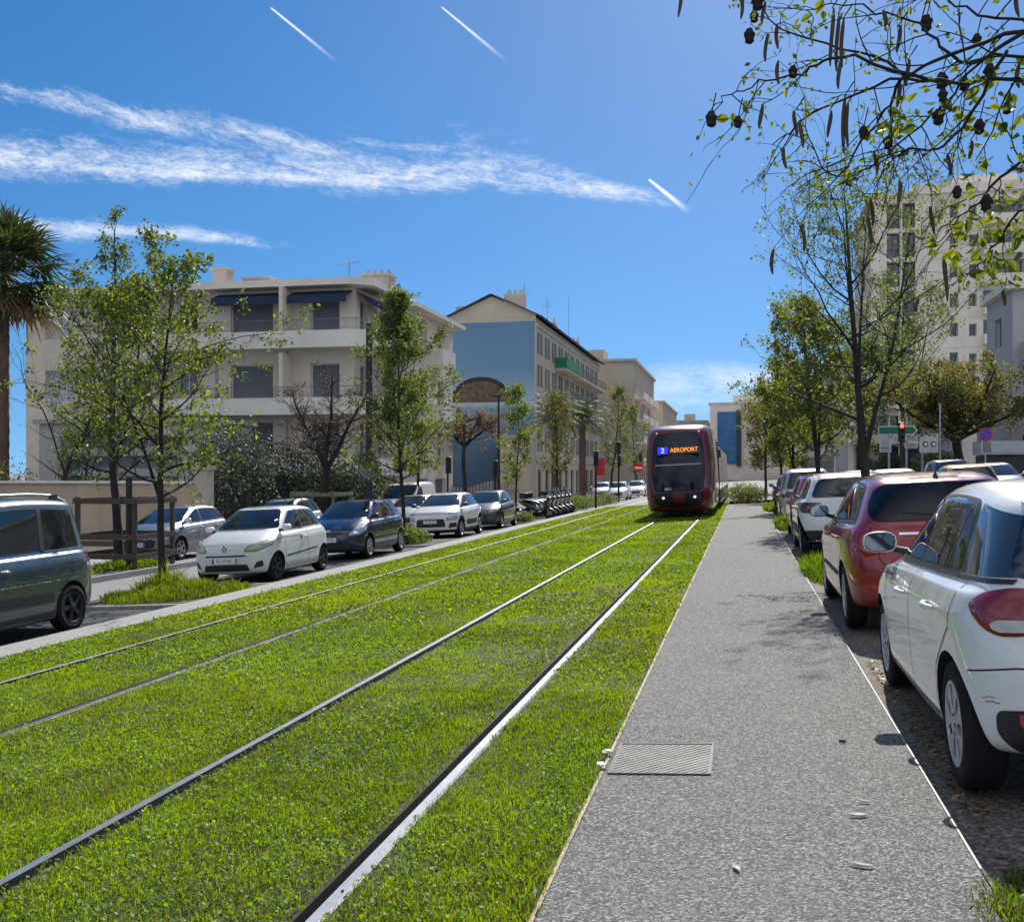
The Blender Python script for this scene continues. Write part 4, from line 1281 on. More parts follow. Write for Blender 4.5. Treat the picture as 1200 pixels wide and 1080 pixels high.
def hatch_cladded(label, col, x, y, facing, roof=None, zf=gz, mirror=None, **kw):
    """soft-edged supermini with black arch cladding and door pads"""
    c = Car('hatchback_car', label, 'car', col, x, y, facing, zf=zf, L=3.99, W=1.75, H=1.50, wb=2.54, fo=.80, zn=.84, zc=1.06, xc=.06, xrf=-.95, xrr=.38, zrf=1.44, zrr=1.42,
            xtb=.10, ztb=1.04, bf=.98, br=1.06, tumble=.70, tr=.32, nose=.20, tail=.14, zrb=.60, lowblack=.13, hoodbow=.05, **kw)
    xA, xB, xR, w = c.xA, c.xB, c.xR, c.W / 2
    c.glasses(rear_end=xB - .20, quarter=xB + .02, bpil=-.08)
    c.seams(bpil=-.08); c.mirrors(mirror, dark=mirror is None); c.handles([.12, -.78]); c.wheels('spoke', 5, M_ALLOY if roof is None else M_ALLOY)
    if roof:
        zt = 1.418
        hh = [(xx, .0) for xx in (0,)]
        c.patch_top(roof)
    for xc in (xA, xB):                                  # arch cladding
        r0, r1 = c.tr + .047, c.tr + .105
        arc = [(xc + r1 * math.cos(a), c.tr + r1 * math.sin(a)) for a in np.linspace(R(-22), R(202), 20)] + [(xc + r0 * math.cos(a), c.tr + r0 * math.sin(a)) for a in np.linspace(R(202), R(-22), 20)]
        c.side('arch_cladding', arc, M_BLACK, off=.010, grid=.08)
    c.side('door_pad', rounded([(xB + .55, .40), (xA - .62, .40), (xA - .58, .58), (xB + .52, .58)], .06), M_BLACK, off=.010)
    # tail: squarish dark-red lamps with a clear ring
    c.rear2('tail_light', rounded([(.46, .80), (.85, .81), (.84, 1.0), (.46, .98)], .07), M_TAILD, off=.004, puff=.014, grid=.03)
    c.rear2('reversing_light', ellipse(.64, .895, .10, .028, 16), M_TAIL, off=.020)
    c.rearp('boot_band', rounded([(-.46, .90), (.46, .90), (.46, .96), (-.46, .96)], .02), col, off=.003)
    c.rearp('bumper_insert', rounded([(-.78, .24), (.78, .24), (.80, .50), (-.80, .50)], .08), M_BLACK, off=.004)
    c.plate('rear', .73, 'FN 605 WD'); c.wiper(); c.emblem('rear', .99, CHEVRONS, .045)
    # nose: slim chrome band of two chevron bars, stacked lamps
    c.frontp('grille', rounded([(-.76, .80), (.76, .80), (.72, .872), (-.72, .872)], .02), M_BLACK, off=.004)
    c.frontp('chrome_band', c.line([(-.74, .838), (-.2, .832), (0, .85), (.2, .832), (.74, .838)], .014), M_CHROME, off=.008)
    c.emblem('front', .855, CHEVRONS, .05)
    c.front2('running_light', rounded([(.56, .79), (.83, .80), (.82, .86), (.56, .85)], .015), M_HEAD, off=.007)
    c.front2('headlight', rounded([(.53, .60), (.80, .61), (.80, .74), (.55, .72)], .05), M_HEAD, off=.004, puff=.012)
    c.frontp('lower_grille', rounded([(-.50, .40), (.50, .40), (.46, .66), (-.46, .66)], .06), M_BLACK, off=.004)
    c.front2('fog_surround', rounded([(.58, .36), (.80, .38), (.80, .52), (.62, .52)], .03), M_BLACK, off=.004)
    c.plate('front', .57, 'EV 926 RT')
    c.antenna(c.XRF - .15, lean=-.13, h=.16)
    return c

def patch_top(self, m):
    """painted roof panel in a second colour"""
    xs = np.linspace(self.XRF - .02, self.XRR + .02, 16); ys = np.linspace(-1, 1, 13)
    V = []; F = []
    for xx in xs:
        for yy in ys:
            y = yy * self.W / 2 * self.tumble * .93
            h, *_ = self.bvh.ray_cast(Vector((xx, y, 4)), Vector((0, 0, -1)))
            V.append((xx, y, (h.z if h else self.H) + .005))
    for i in range(15):
        for j in range(12): F.append((i * 13 + j, i * 13 + j + 1, (i + 1) * 13 + j + 1, (i + 1) * 13 + j)[::-1])
    b = MB(); b.add(V, F, 0, True); b.build('roof_panel', m, self.root)
Car.patch_top = patch_top

def city_three_door(label, col, x, y, facing, zf=gl, **kw):
    """short three-door city car with bug-eyed aged lamps (seen from the front)"""
    c = Car('small_car', label, 'car', col, x, y, facing, zf=zf, L=3.60, W=1.66, H=1.47, wb=2.37, fo=.66, zn=.80, zc=1.02, xc=-.02, xrf=-.72, xrr=.34, zrf=1.42, zrr=1.38,
            xtb=.10, ztb=1.0, bf=.93, br=1.02, tumble=.71, tr=.28, nose=.14, tail=.14, hoodbow=.06, zrb=.58, **kw)
    xA, xB, w = c.xA, c.xB, c.W / 2
    c.glasses(rear_end=xB - .22, quarter=xB + .06, bpil=-.22, doors=2)
    c.seams(doors=2, bpil=-.30)
    c.mirrors(size=.95, dx=-.36); c.handles([-.16], dz=-.16); c.wheels('spoke', 5, mat('dark_wheel', (.03, .03, .032), .5), turn=R(-4), inset=.045)
    c.side('side_moulding', c.line([(xB + .40, .55), (xA - .42, .47)], .03), M_BLACK, off=.008)
    c.front2('headlight', rounded([(.40, .635), (.62, .625), (.80, .72), (.83, .86), (.66, .815), (.46, .735)], .05), M_HEADY, off=.004, puff=.016, grid=.03)
    c.emblem('front', .685, DIAMOND, .062, mat('emblem_dark', (.16, .165, .17), .3, .6))
    c.frontp('grille', rounded([(-.42, .535), (.42, .535), (.42, .565), (-.42, .565)], .006), M_BLACK, off=.005)
    c.frontp('lower_grille', rounded([(-.48, .26), (.48, .26), (.44, .385), (-.44, .385)], .03), M_BLACK, off=.004)
    c.front2('fog_surround', rounded([(.54, .30), (.70, .33), (.70, .45), (.60, .42)], .03), M_BLACK, off=.004)
    c.plate('front', .455, 'FV 219 AC', w=.52)
    c.rear2('tail_light', rounded([(.60, .75), (.78, .75), (.76, 1.02), (.64, 1.0)], .04), M_TAIL, off=.004, puff=.01)
    c.plate('rear', .62, 'FV 219 AC')
    b = MB()                                              # wiper lying at the foot of the screen
    for y0, y1 in ((.5, .02), (-.04, -.52)):
        P = []
        for t in range(6):
            yy = lerp(y0, y1, t / 5); zz = c.zc + .03
            P.append((c.nosex(yy, zz) + .012, yy, zz))
        b.tube(P, .008, 5)
    b.build('wiper', M_BLACK, c.root)
    return c

def hatch_sharp(label, col, x, y, facing, zf=gz, **kw):
    """neat supermini with a small dropped grille (seen from the front)"""
    c = Car('hatchback_car', label, 'car', col, x, y, facing, zf=zf, L=3.96, W=1.74, H=1.46, wb=2.54, fo=.83, zn=.76, zc=1.01, xc=.10, xrf=-1.02, xrr=.40, zrf=1.41, zrr=1.38,
            xtb=.12, ztb=1.02, bf=.93, br=1.04, tumble=.70, tr=.31, nose=.24, tail=.15, **kw)
    xB = c.xB
    c.glasses(rear_end=xB - .20, quarter=xB + .10, bpil=-.05); c.seams(bpil=-.05); c.mirrors(M_CHROME); c.handles([.13, -.78]); c.wheels('spoke', 5, M_ALLOY)
    c.side('window_trim', c.line([(c.XC - .4, c.belt(c.XC - .4) + .012), (0, c.belt(0) + .012), (xB - .16, c.belt(xB) + .016)], .018), M_CHROME, off=.006)
    c.front2('headlight', rounded([(.46, .66), (.70, .70), (.84, .82), (.80, .86), (.58, .78)], .03), M_HEAD, off=.004, puff=.012)
    c.frontp('grille', rounded([(-.46, .38), (.46, .38), (.52, .58), (.44, .62), (-.44, .62), (-.52, .58)], .04), M_BLACK, off=.004)
    c.frontp('grille_trim', c.line([(-.50, .585), (-.43, .622), (.43, .622), (.50, .585)], .016), M_CHROME, off=.008)
    c.emblem('front', .70, BEAST, .06)
    c.front2('fog_surround', rounded([(.62, .34), (.80, .37), (.80, .46), (.66, .45)], .02), M_BLACK, off=.004)
    c.plate('front', .48, 'DK 853 HM')
    c.rear2('tail_light', rounded([(.55, .80), (.82, .80), (.80, .98), (.60, .96)], .04), M_TAIL, off=.004, puff=.01)
    return c

def hatch_edgy(label, col, x, y, facing, zf=gl, **kw):
    """angular five-door supermini with big corner lamps"""
    c = Car('hatchback_car', label, 'car', col, x, y, facing, zf=zf, L=3.92, W=1.68, H=1.47, wb=2.49, fo=.76, zn=.78, zc=1.02, xc=.02, xrf=-.85, xrr=.30, zrf=1.43, zrr=1.41,
            xtb=.08, ztb=1.0, bf=.95, br=1.02, tumble=.72, tr=.30, nose=.16, tail=.10, **kw)
    xB = c.xB
    c.glasses(rear_end=xB - .18, quarter=xB + .08, bpil=-.08); c.seams(bpil=-.08); c.mirrors(dark=True, size=.92); c.handles([.12, -.78]); c.wheels('hub', 7)
    c.side('side_moulding', c.line([(xB + .40, .52), (c.xA - .40, .50)], .035), M_BLACK, off=.008)
    c.front2('headlight', rounded([(.50, .62), (.74, .62), (.82, .72), (.80, .84), (.66, .80)], .035), M_HEAD, off=.004, puff=.014)
    c.front2('lamp_eye', ellipse(.66, .70, .055, .05, 16), M_CHROME, off=.020)
    c.frontp('grille', rounded([(-.34, .645), (.34, .645), (.38, .70), (-.38, .70)], .02), M_BLACK, off=.004)
    c.emblem('front', .735, OVAL, .05)
    c.frontp('lower_grille', rounded([(-.56, .28), (.56, .28), (.50, .42), (-.50, .42)], .03), M_BLACK, off=.004)
    c.plate('front', .52, 'AX 740 BN')
    c.rear2('tail_light', rounded([(.60, .80), (.78, .80), (.72, 1.25), (.62, 1.2)], .04), M_TAIL, off=.004, puff=.01)
    return c

def plain_hatch(label, col, x, y, facing, zf=gz, cat='car', name='hatchback_car', plate=None, mdark=False, group='cars parked along the street', **kw):
    """plainer hatch for cars standing further off"""
    a = dict(L=4.0, W=1.72, H=1.48, wb=2.5, fo=.78, zn=.76, zc=1.0, xc=.06, xrf=-.95, xrr=.38, zrf=1.42, zrr=1.40, xtb=.10, ztb=1.0, bf=.94, br=1.02, tumble=.70, tr=.30, nose=.18, tail=.13)
    a.update(kw)
    c = Car(name, label, cat, col, x, y, facing, zf=zf, group=group, **a)
    xB = c.xB
    c.glasses(rear_end=xB - .22, quarter=xB + .04, bpil=-.06); c.seams(bpil=-.06); c.mirrors(dark=mdark); c.handles([.12, -.78]); c.wheels('spoke', 5, M_ALLOY)
    c.front2('headlight', rounded([(.46, .66), (.78, .70), (.80, .82), (.56, .76)], .03), M_HEAD, off=.004, puff=.012)
    c.frontp('grille', rounded([(-.40, .40), (.40, .40), (.48, .60), (-.48, .60)], .04), M_BLACK, off=.004)
    c.rear2('tail_light', rounded([(.58, .78), (.80, .78), (.78, 1.0), (.62, .98)], .04), M_TAIL, off=.004, puff=.01)
    c.rearp('bumper_insert', rounded([(-.6, .24), (.6, .24), (.66, .38), (-.66, .38)], .03), M_BLACK, off=.003)
    if plate: c.plate('front', .49, plate); c.plate('rear', .74, plate)
    return c

def box_van(label, col, x, y, facing, zf=gz, H=1.82, L=4.38, W=1.81, name='van', cat='van', wb=2.73, rails=True, group='cars parked along the street', **kw):
    """tall boxy car-derived van or people carrier"""
    a = dict(zn=.88, zc=1.10, xc=.18, xrf=-.95, xrr=.20, zrf=H - .08, zrr=H - .07, xtb=.05, ztb=1.08, bf=1.05, br=1.09, tumble=.80, tr=.315, nose=.18, tail=.09, fo=.88, hoodbow=.05)
    a.update(kw)
    c = Car(name, label, cat, col, x, y, facing, zf=zf, group=group, L=L, W=W, H=H, wb=wb, **a)
    return c
# ------------------------------------------------------------------ the cars in the street
GR = 'cars parked nose to tail along the kerb right of the footpath'
GLF = 'cars parked facing the camera along the tram lawn'
def g_(c, grp):
    if grp: c.root['group'] = grp
    return c
g_(hatch_supermini('white hatchback filling the right edge of the picture, nearest car, with scraped rear bumper', P_WHITE, 1.86, 6.83, 1), GR)
g_(hatch_family('dark cherry red hatchback parked directly ahead of the nearest white hatchback', P_RED, 1.87, 12.35, 1), GR)
g_(hatch_cladded('white hatchback with reddish roof and dark tail lamps, ahead of the cherry red one', P_WHITE2, 1.88, 21.4, 1, roof=P_PINK, mirror=M_BLACK), GR)
g_(plain_hatch('tomato red hatchback squeezed between the white car with reddish roof and a pale silver one', P_RED2, 1.93, 26.3, 1, plate='CB 194 FK'), GR)
g_(plain_hatch('pale silver high-roofed car parked beyond the tomato red hatchback', P_SILV2, 1.95, 34.6, 1, H=1.62, zrf=1.56, zrr=1.54, L=4.15), GR)
g_(plain_hatch('dark grey car farthest along the row right of the footpath', P_GREYD, 1.95, 40.2, 1), GR)
# second file of cars, on the roadway to the right
g_(plain_hatch('silver car whose roof shows just above the cherry red one, on the road at right', P_SILV2, 4.55, 35.2, 1), None)
g_(plain_hatch('ochre yellow car with black rear window on the road at right', P_TAXI, 6.35, 33.6, 1, H=1.52, zrf=1.46, zrr=1.44), None)
g_(plain_hatch('white car seen just beside the leaning black tree trunk, on the road at right', P_WHITE2, 4.7, 46.5, 1, H=1.46), None)
c = g_(plain_hatch('black tall car with pale blue windscreen glint, beyond the silver roof at right', P_BLACKC, 8.15, 45.5, -1, H=1.72, zrf=1.66, zrr=1.63, L=4.4, W=1.82, bf=1.02, br=1.1, zn=.86, zc=1.1, ztb=1.1), None)
g_(plain_hatch('pale blue small car, right of the black tall car', P_BLUE, 9.5, 44.0, -1, H=1.50), None)

# left row, facing the camera
def people_carrier():
    c = box_van('slate teal people carrier with roof rails, cut by the left picture edge', P_TEAL, -9.68, 11.42, -1, zf=gl, name='people_carrier', cat='car', group=GLF)
    xA, xB, xR = c.xA, c.xB, c.xR
    re, rt = xR + .42, xR + .52
    c.glasses(rear_end=re, quarter=rt, bpil=.22, topgap=.14)
    c.side('window_bar', c.line([(xB + .50, c.belt(xB) + .03), (xB + .47, c.zroof(xB) - .15)], .085), M_BLACK, off=.0075)
    c.seams(bpil=.22)
    c.side('sliding_rail', c.line([(xB + .40, .98), (xR + .25, .98)], .020), M_BLACK, off=.004)
    c.side('side_moulding', c.line([(xB + .42, .50), (xA - .44, .50)], .12), M_BLACK, off=.010)
    c.side('belt_trim', c.line([(xB + .46, c.belt(xB) + .012), (re - .02, c.belt(re) + .02)], .014), M_CHROME, off=.008)
    c.side('belt_trim', c.line([(.16, c.belt(0) - .0), (xB + .56, c.belt(xB) - .0)], .014), M_CHROME, off=.006)
    c.mirrors(dark=True, size=1.15); c.handles([.34, -.02], dz=-.16, m=M_CHROME)
    c.wheels('spoke', 5, mat('black_wheel', (.012, .012, .013), .6))
    c.rear2('tail_light', rounded([(.70, .74), (.84, .74), (.80, 1.04), (.70, 1.04)], .03), M_TAIL, off=.004, puff=.012)
    c.side('tail_lamp_edge', rounded([(xR + .13, .74), (xR + .22, .80), (xR + .25, 1.12), (xR + .18, 1.16)], .03), M_TAIL, off=.006)
    for s in (1, -1):                      # roof rails
        b = MB(); P = []
        for k in range(9):
            xx = lerp(c.XRF - .25, xR + .45, k / 8); zz = c.zroof(xx)
            h, *_ = c.bvh.ray_cast(Vector((xx, s * .60, 4)), Vector((0, 0, -1)))
            P.append((xx, s * .60, h.z + (.0 if k in (0, 8) else .055)))
        b.tube(P, .016, 8); b.box((P[1][0], P[1][1], P[1][2] - .02), (.12, .03, .06), 1); b.box((P[7][0], P[7][1], P[7][2] - .02), (.14, .035, .07), 1)
        b.build('roof_rail', [M_ALLOY, M_BLACK], c.root)
    c.side('fuel_cap_seam', c.line(ellipse(xB + .02, .83, .085, .085, 18), .007), M_SEAM, off=.0015)
    c.plate('rear', .62, 'BW 438 TL')
people_carrier()
g_(city_three_door('small white three-door car with yellowed headlamps, facing the camera beside the young tree', P_WHITE2, -9.78, 20.83, -1), GLF)
g_(hatch_edgy('navy blue hatchback parked behind the small white three-door car', P_NAVY, -9.95, 26.65, -1), GLF)
g_(hatch_cladded('white hatchback with black door pads and slim chrome grille, facing the camera', P_WHITE, -9.95, 35.47, -1, zf=gl), GLF)
g_(plain_hatch('dark grey compact car parked behind the white one with door pads', P_GREYD, -9.90, 41.35, -1, zf=gl, L=3.75, plate='CY 562 NS'), GLF)
g_(hatch_sharp('silver grey hatchback on the far side of the lane, in front of the cream wall', P_SILV, -15.68, 27.57, -1, zf=lambda x: gz(x) - .03), None)
g_(plain_hatch('pale silver car showing only its roof and screen above the small white car', P_SILV2, -15.6, 34.6, -1, zf=lambda x: gz(x) - .03, H=1.50), None)
g_(plain_hatch('silver car half hidden behind the white one with door pads, left lane', P_SILV2, -12.75, 40.8, -1, zf=gl, H=1.44), None)
def work_van():
    c = box_van('white work van with black windscreen under the street trees, left side', P_WHITE, -14.75, 46.0, -1, zf=lambda x: gz(x) - .03, H=1.94, L=4.8, W=1.90, wb=3.0, zn=.95, zc=1.18, ztb=1.2, bf=1.12, br=1.15, group=None)
    c.frontp('windscreen', rounded([(-.76, 1.22), (.76, 1.22), (.68, 1.80), (-.68, 1.80)], .08), M_GLASS, off=.004, grid=.08)
    c.side('side_window', rounded([(c.XC - .35, 1.17), (.25, 1.17), (.25, 1.72), (c.XRF - .2, 1.72)], .06), M_GLASS, off=.004, grid=.08)
    c.seams(doors=2, bpil=.2); c.mirrors(dark=True, size=1.25); c.wheels('hub', 7)
    c.front2('headlight', rounded([(.52, .80), (.84, .84), (.84, 1.02), (.60, .98)], .04), M_HEAD, off=.004, puff=.012)
    c.frontp('grille', rounded([(-.46, .52), (.46, .52), (.50, .78), (-.50, .78)], .05), M_BLACK, off=.004)
    c.plate('front', .60, 'FD 271 ZC')
work_van()
# across the side street
g_(plain_hatch('white car across the side street, left of the red and white round sign', P_WHITE, -9.6, 84.5, -1, zf=gl), 'white cars across the side street')
g_(plain_hatch('white car across the side street, right below the red and white round sign', P_WHITE, -8.9, 92.0, -1, zf=gl), 'white cars across the side street')
g_(plain_hatch('pale silver car behind the two white ones across the side street', P_SILV2, -12.4, 96.0, -1, zf=gl), 'white cars across the side street')

# ------------------------------------------------------------------ scooters
M_SCOOT = paint('scooter_black', (.014, .014, .017), .2, .3, .05); M_SCOOTG = paint('scooter_grey', (.10, .10, .115), .5, .32, .05)
M_SEAT = mat('vinyl_seat', (.016, .015, .015), .45, bump=.1, bscale=90)
def scooter(x, y, rz, label, col, shield, case):
    t = empty('scooter', (x, y, gl(x)), rz, label, 'scooter', 'scooters parked in a row by the lawn')
    for wx, r in ((.66, .27), (-.60, .26)):
        e = empty('wheel', (wx, 0, r)); e.parent = t
        b = MB(); b.lathe([(r - .07, -.045), (r - .02, -.06), (r, -.03), (r, .03), (r - .02, .06), (r - .07, .045)], 24, 0, Matrix.Rotation(R(90), 4, 'X')); b.build('tyre', M_RUBBER, e)
        b = MB(); b.lathe([(r - .065, -.04), (.05, -.02), (.05, .02), (r - .065, .04)], 20, 0, Matrix.Rotation(R(90), 4, 'X'), caps=True); b.build('rim', M_ALLOY, e)
    def loft(name, secs, m):
        """secs: (x, z, half width, half height)"""
        n = 12; V = []
        for (cx, cz, hw, hh) in secs:
            for k in range(n):
                a = 2 * math.pi * k / n
                V.append((cx, hw * math.copysign(abs(math.cos(a)) ** .75, math.cos(a)), cz + hh * math.copysign(abs(math.sin(a)) ** .75, math.sin(a))))
        F = [(i * n + k, (i + 1) * n + k, (i + 1) * n + (k + 1) % n, i * n + (k + 1) % n) for i in range(len(secs) - 1) for k in range(n)]
        b = MB(); b.add(V, F, 0, True); b.add(V[:n], [list(range(n))]); b.add(V[-n:], [list(range(n))[::-1]])
        return b.build(name, m, t)
    loft('tail_body', [(-.95, .78, .05, .04), (-.80, .74, .13, .10), (-.45, .66, .18, .16), (-.10, .55, .19, .16), (.10, .40, .19, .10)], col)
    loft('floor_board', [(.0, .36, .20, .07), (.25, .33, .19, .06), (.45, .40, .17, .10)], M_BLACK)
    loft('leg_shield', [(.42, .42, .20, .16), (.52, .62, .24, .24), (.60, .82, .22, .20), (.66, .98, .14, .10), (.74, .97, .06, .05)], col)
    loft('front_fender', [(.40, .52, .05, .02), (.60, .56, .075, .03), (.80, .50, .075, .03), (.92, .40, .05, .02)], col)
    loft('seat', [(-.82, .86, .10, .03), (-.60, .88, .15, .05), (-.25, .84, .16, .05), (.02, .80, .13, .05), (.12, .74, .10, .03)], M_SEAT)
    b = MB()
    b.tube([(.62, .05, .27), (.55, .05, .62), (.50, 0, .95)], .025, 6); b.tube([(.62, -.05, .27), (.55, -.05, .62), (.50, 0, .95)], .025, 6)
    b.build('fork', M_ALLOY, t)
    b = MB(); b.tube([(.40, .36, 1.06), (.47, .2, 1.08), (.50, 0, 1.04), (.47, -.2, 1.08), (.40, -.36, 1.06)], .018, 8)
    b.build('handlebar', M_BLACK, t)
    for s in (1, -1):
        b = MB(); b.tube([(.46, s * .24, 1.08), (.50, s * .34, 1.24)], .007, 5)
        b.lathe([(.0, -.012), (.055, -.008), (.06, .0), (.05, .008), (0, .009)], 14, 0, Matrix.Translation((.49, s * .37, 1.27)) @ Matrix.Rotation(R(90), 4, 'Y') @ Matrix.Scale(1.3, 4, (0, 1, 0)))
        b.build('mirror', M_BLACK, t)
    b = MB(); b.lathe([(0, .03), (.05, .022), (.075, 0)], 16, 0, Matrix.Translation((.735, 0, .90)) @ Matrix.Rotation(R(80), 4, 'Y')); b.build('headlight', M_HEAD, t)
    b = MB(); b.box((-.96, 0, .80), (.03, .16, .06)); b.build('tail_light', M_TAIL, t)
    b = MB(); b.tube([(-.15, -.16, .30), (-.6, -.19, .34), (-.85, -.19, .42)], [.03, .06, .065], 10); b.build('exhaust', M_ALLOY, t)
    b = MB(); b.tube([(.05, .12, .30), (.0, .20, .02)], .012, 5); b.build('side_stand', M_STEEL, t)
    if shield:
        b = MB(); V = []
        for i in range(6):
            for j in range(7):
                yy = -.20 + .4 * j / 6; q = (yy / .2) ** 2; zz = .98 + .46 * i / 5
                V.append((.66 - .30 * i / 5 - .08 * q, yy * (1 - .25 * (i / 5) ** 2), zz))
        b.add(V, [(i * 7 + j, i * 7 + j + 1, (i + 1) * 7 + j + 1, (i + 1) * 7 + j) for i in range(5) for j in range(6)], 0, True)
        b.build('windshield', mat('tinted_shield', (.10, .11, .12), .05, coat=1), t)
    if case:
        bevel(MB().box((-.92, 0, 1.06), (.36, .40, .28)).build('top_case', M_BLACK, t), .05, 3)
    return t
SC = [(-9.2, 47.9, -22, 'black scooter, nearest of the parked scooters, beside the dark grey compact car', M_SCOOT, False, False),
      (-9.3, 49.5, -15, 'dark scooter with top case, second in the scooter row from the cars', M_SCOOT, False, True),
      (-9.35, 50.9, -10, 'grey scooter with tall tinted windshield in the middle of the scooter row', M_SCOOTG, True, True),
      (-9.4, 52.4, -18, 'black scooter with windshield and no top case, fourth in the scooter row', M_SCOOT, True, False),
      (-9.45, 53.9, -12, 'grey scooter without windshield, just before the last scooter of the row', M_SCOOTG, False, False),
      (-9.5, 55.4, -16, 'last scooter of the row, beside the leafy planted bed', M_SCOOT, True, True)]
for a in SC: scooter(a[0], a[1], R(a[2]), *a[3:])
# ------------------------------------------------------------------ trees
def bark(name, col, sc=14):
    m, g, b = newmat(name)
    tc = g.n('ShaderNodeTexCoord').outputs['Object']
    mp = g.n('ShaderNodeMapping'); mp.inputs['Scale'].default_value = (1, 1, .25); g.put(mp.inputs[0], tc)
    f = g.noise(mp.outputs[0], sc, 7, .65)
    g.put(b.inputs['Base Color'], g.ramp(f, [(.3, tuple(c * .45 for c in col)), (.55, col), (.8, tuple(c * 1.7 for c in col))]))
    b.inputs['Roughness'].default_value = .9
    g.put(b.inputs['Normal'], g.bump(f, .6, .02))
    return m
BARK = bark('bark_dark', (.024, .020, .017)); BARKG = bark('bark_grey', (.11, .095, .08)); BARKP = bark('palm_bark', (.13, .085, .055), 8)

def rv(): return Vector((random.gauss(0, 1), random.gauss(0, 1), random.gauss(0, 1)))
def leaves_mesh(name, P, Dr, size, pal, parent, m=None, aspect=.62, droop=.4, cluster=.07, per=1, jit=.25, fine=False):
    """P: leaf points (n,3); each becomes `per` folded leaf blades"""
    P = np.repeat(np.asarray(P), per, 0); n = len(P)
    P = P + rng.normal(0, cluster, (n, 3))
    d = rng.normal(0, 1, (n, 3)); d[:, 2] -= droop
    d /= np.linalg.norm(d, axis=1)[:, None] + 1e-9
    q = rng.normal(0, 1, (n, 3)); q -= d * (q * d).sum(1)[:, None]; q /= np.linalg.norm(q, axis=1)[:, None] + 1e-9
    u = np.cross(d, q)
    s = size * rng.uniform(.55, 1.35, n)[:, None]
    wv = s * aspect * .5
    base = P; mid = P + d * s * .5; tip = P + d * s
    if fine:        # close leaves: rounded outline, folded along the midrib and curling at the tip
        T_ = [(0, 0), (.10, 0), (.30, .82), (.52, 1.0), (.75, .72), (.92, .25), (1.0, 0)]
        mids = [base + d * s * t - u * s * (.16 * t * t) for t, _ in T_]
        pts = list(mids)
        for sg in (1, -1): pts += [mids[k] + (q * sg + u * .35) * wv * T_[k][1] for k in (2, 3, 4, 5)]
        V = np.stack(pts, 1).reshape(-1, 3); i = np.arange(n)[:, None] * 15
        fs = []
        for o_ in (7, 11): fs += [(1, 2, o_), (2, 3, o_ + 1), (2, o_ + 1, o_), (3, 4, o_ + 2), (3, o_ + 2, o_ + 1), (4, 5, o_ + 3), (4, o_ + 3, o_ + 2), (5, 6, o_ + 3)]
        F = np.concatenate([i + list(f) for f in fs + [(0, 1, 7), (0, 1, 11)]], 0); nv = 15
    else:
        V = np.stack([base, mid + q * wv + u * wv * .35, tip, mid - q * wv + u * wv * .35], 1).reshape(-1, 3)
        i = np.arange(n)[:, None] * 4; nv = 4
        F = np.concatenate([i + [0, 1, 2], i + [0, 2, 3]], 0)
    pal = np.asarray(pal); c = pal[rng.integers(0, len(pal), n)]
    blot = vnoise(P[:, 0] + P[:, 2] * .7, P[:, 1] + P[:, 2] * .5, 1.3, 51)
    c = c * (rng.uniform(1 - jit, 1 + jit, n) * (.72 + .55 * blot))[:, None]
    return link(name, np_mesh(name, V, F, m or LEAF, cols=np.repeat(c, nv, 0)), parent)

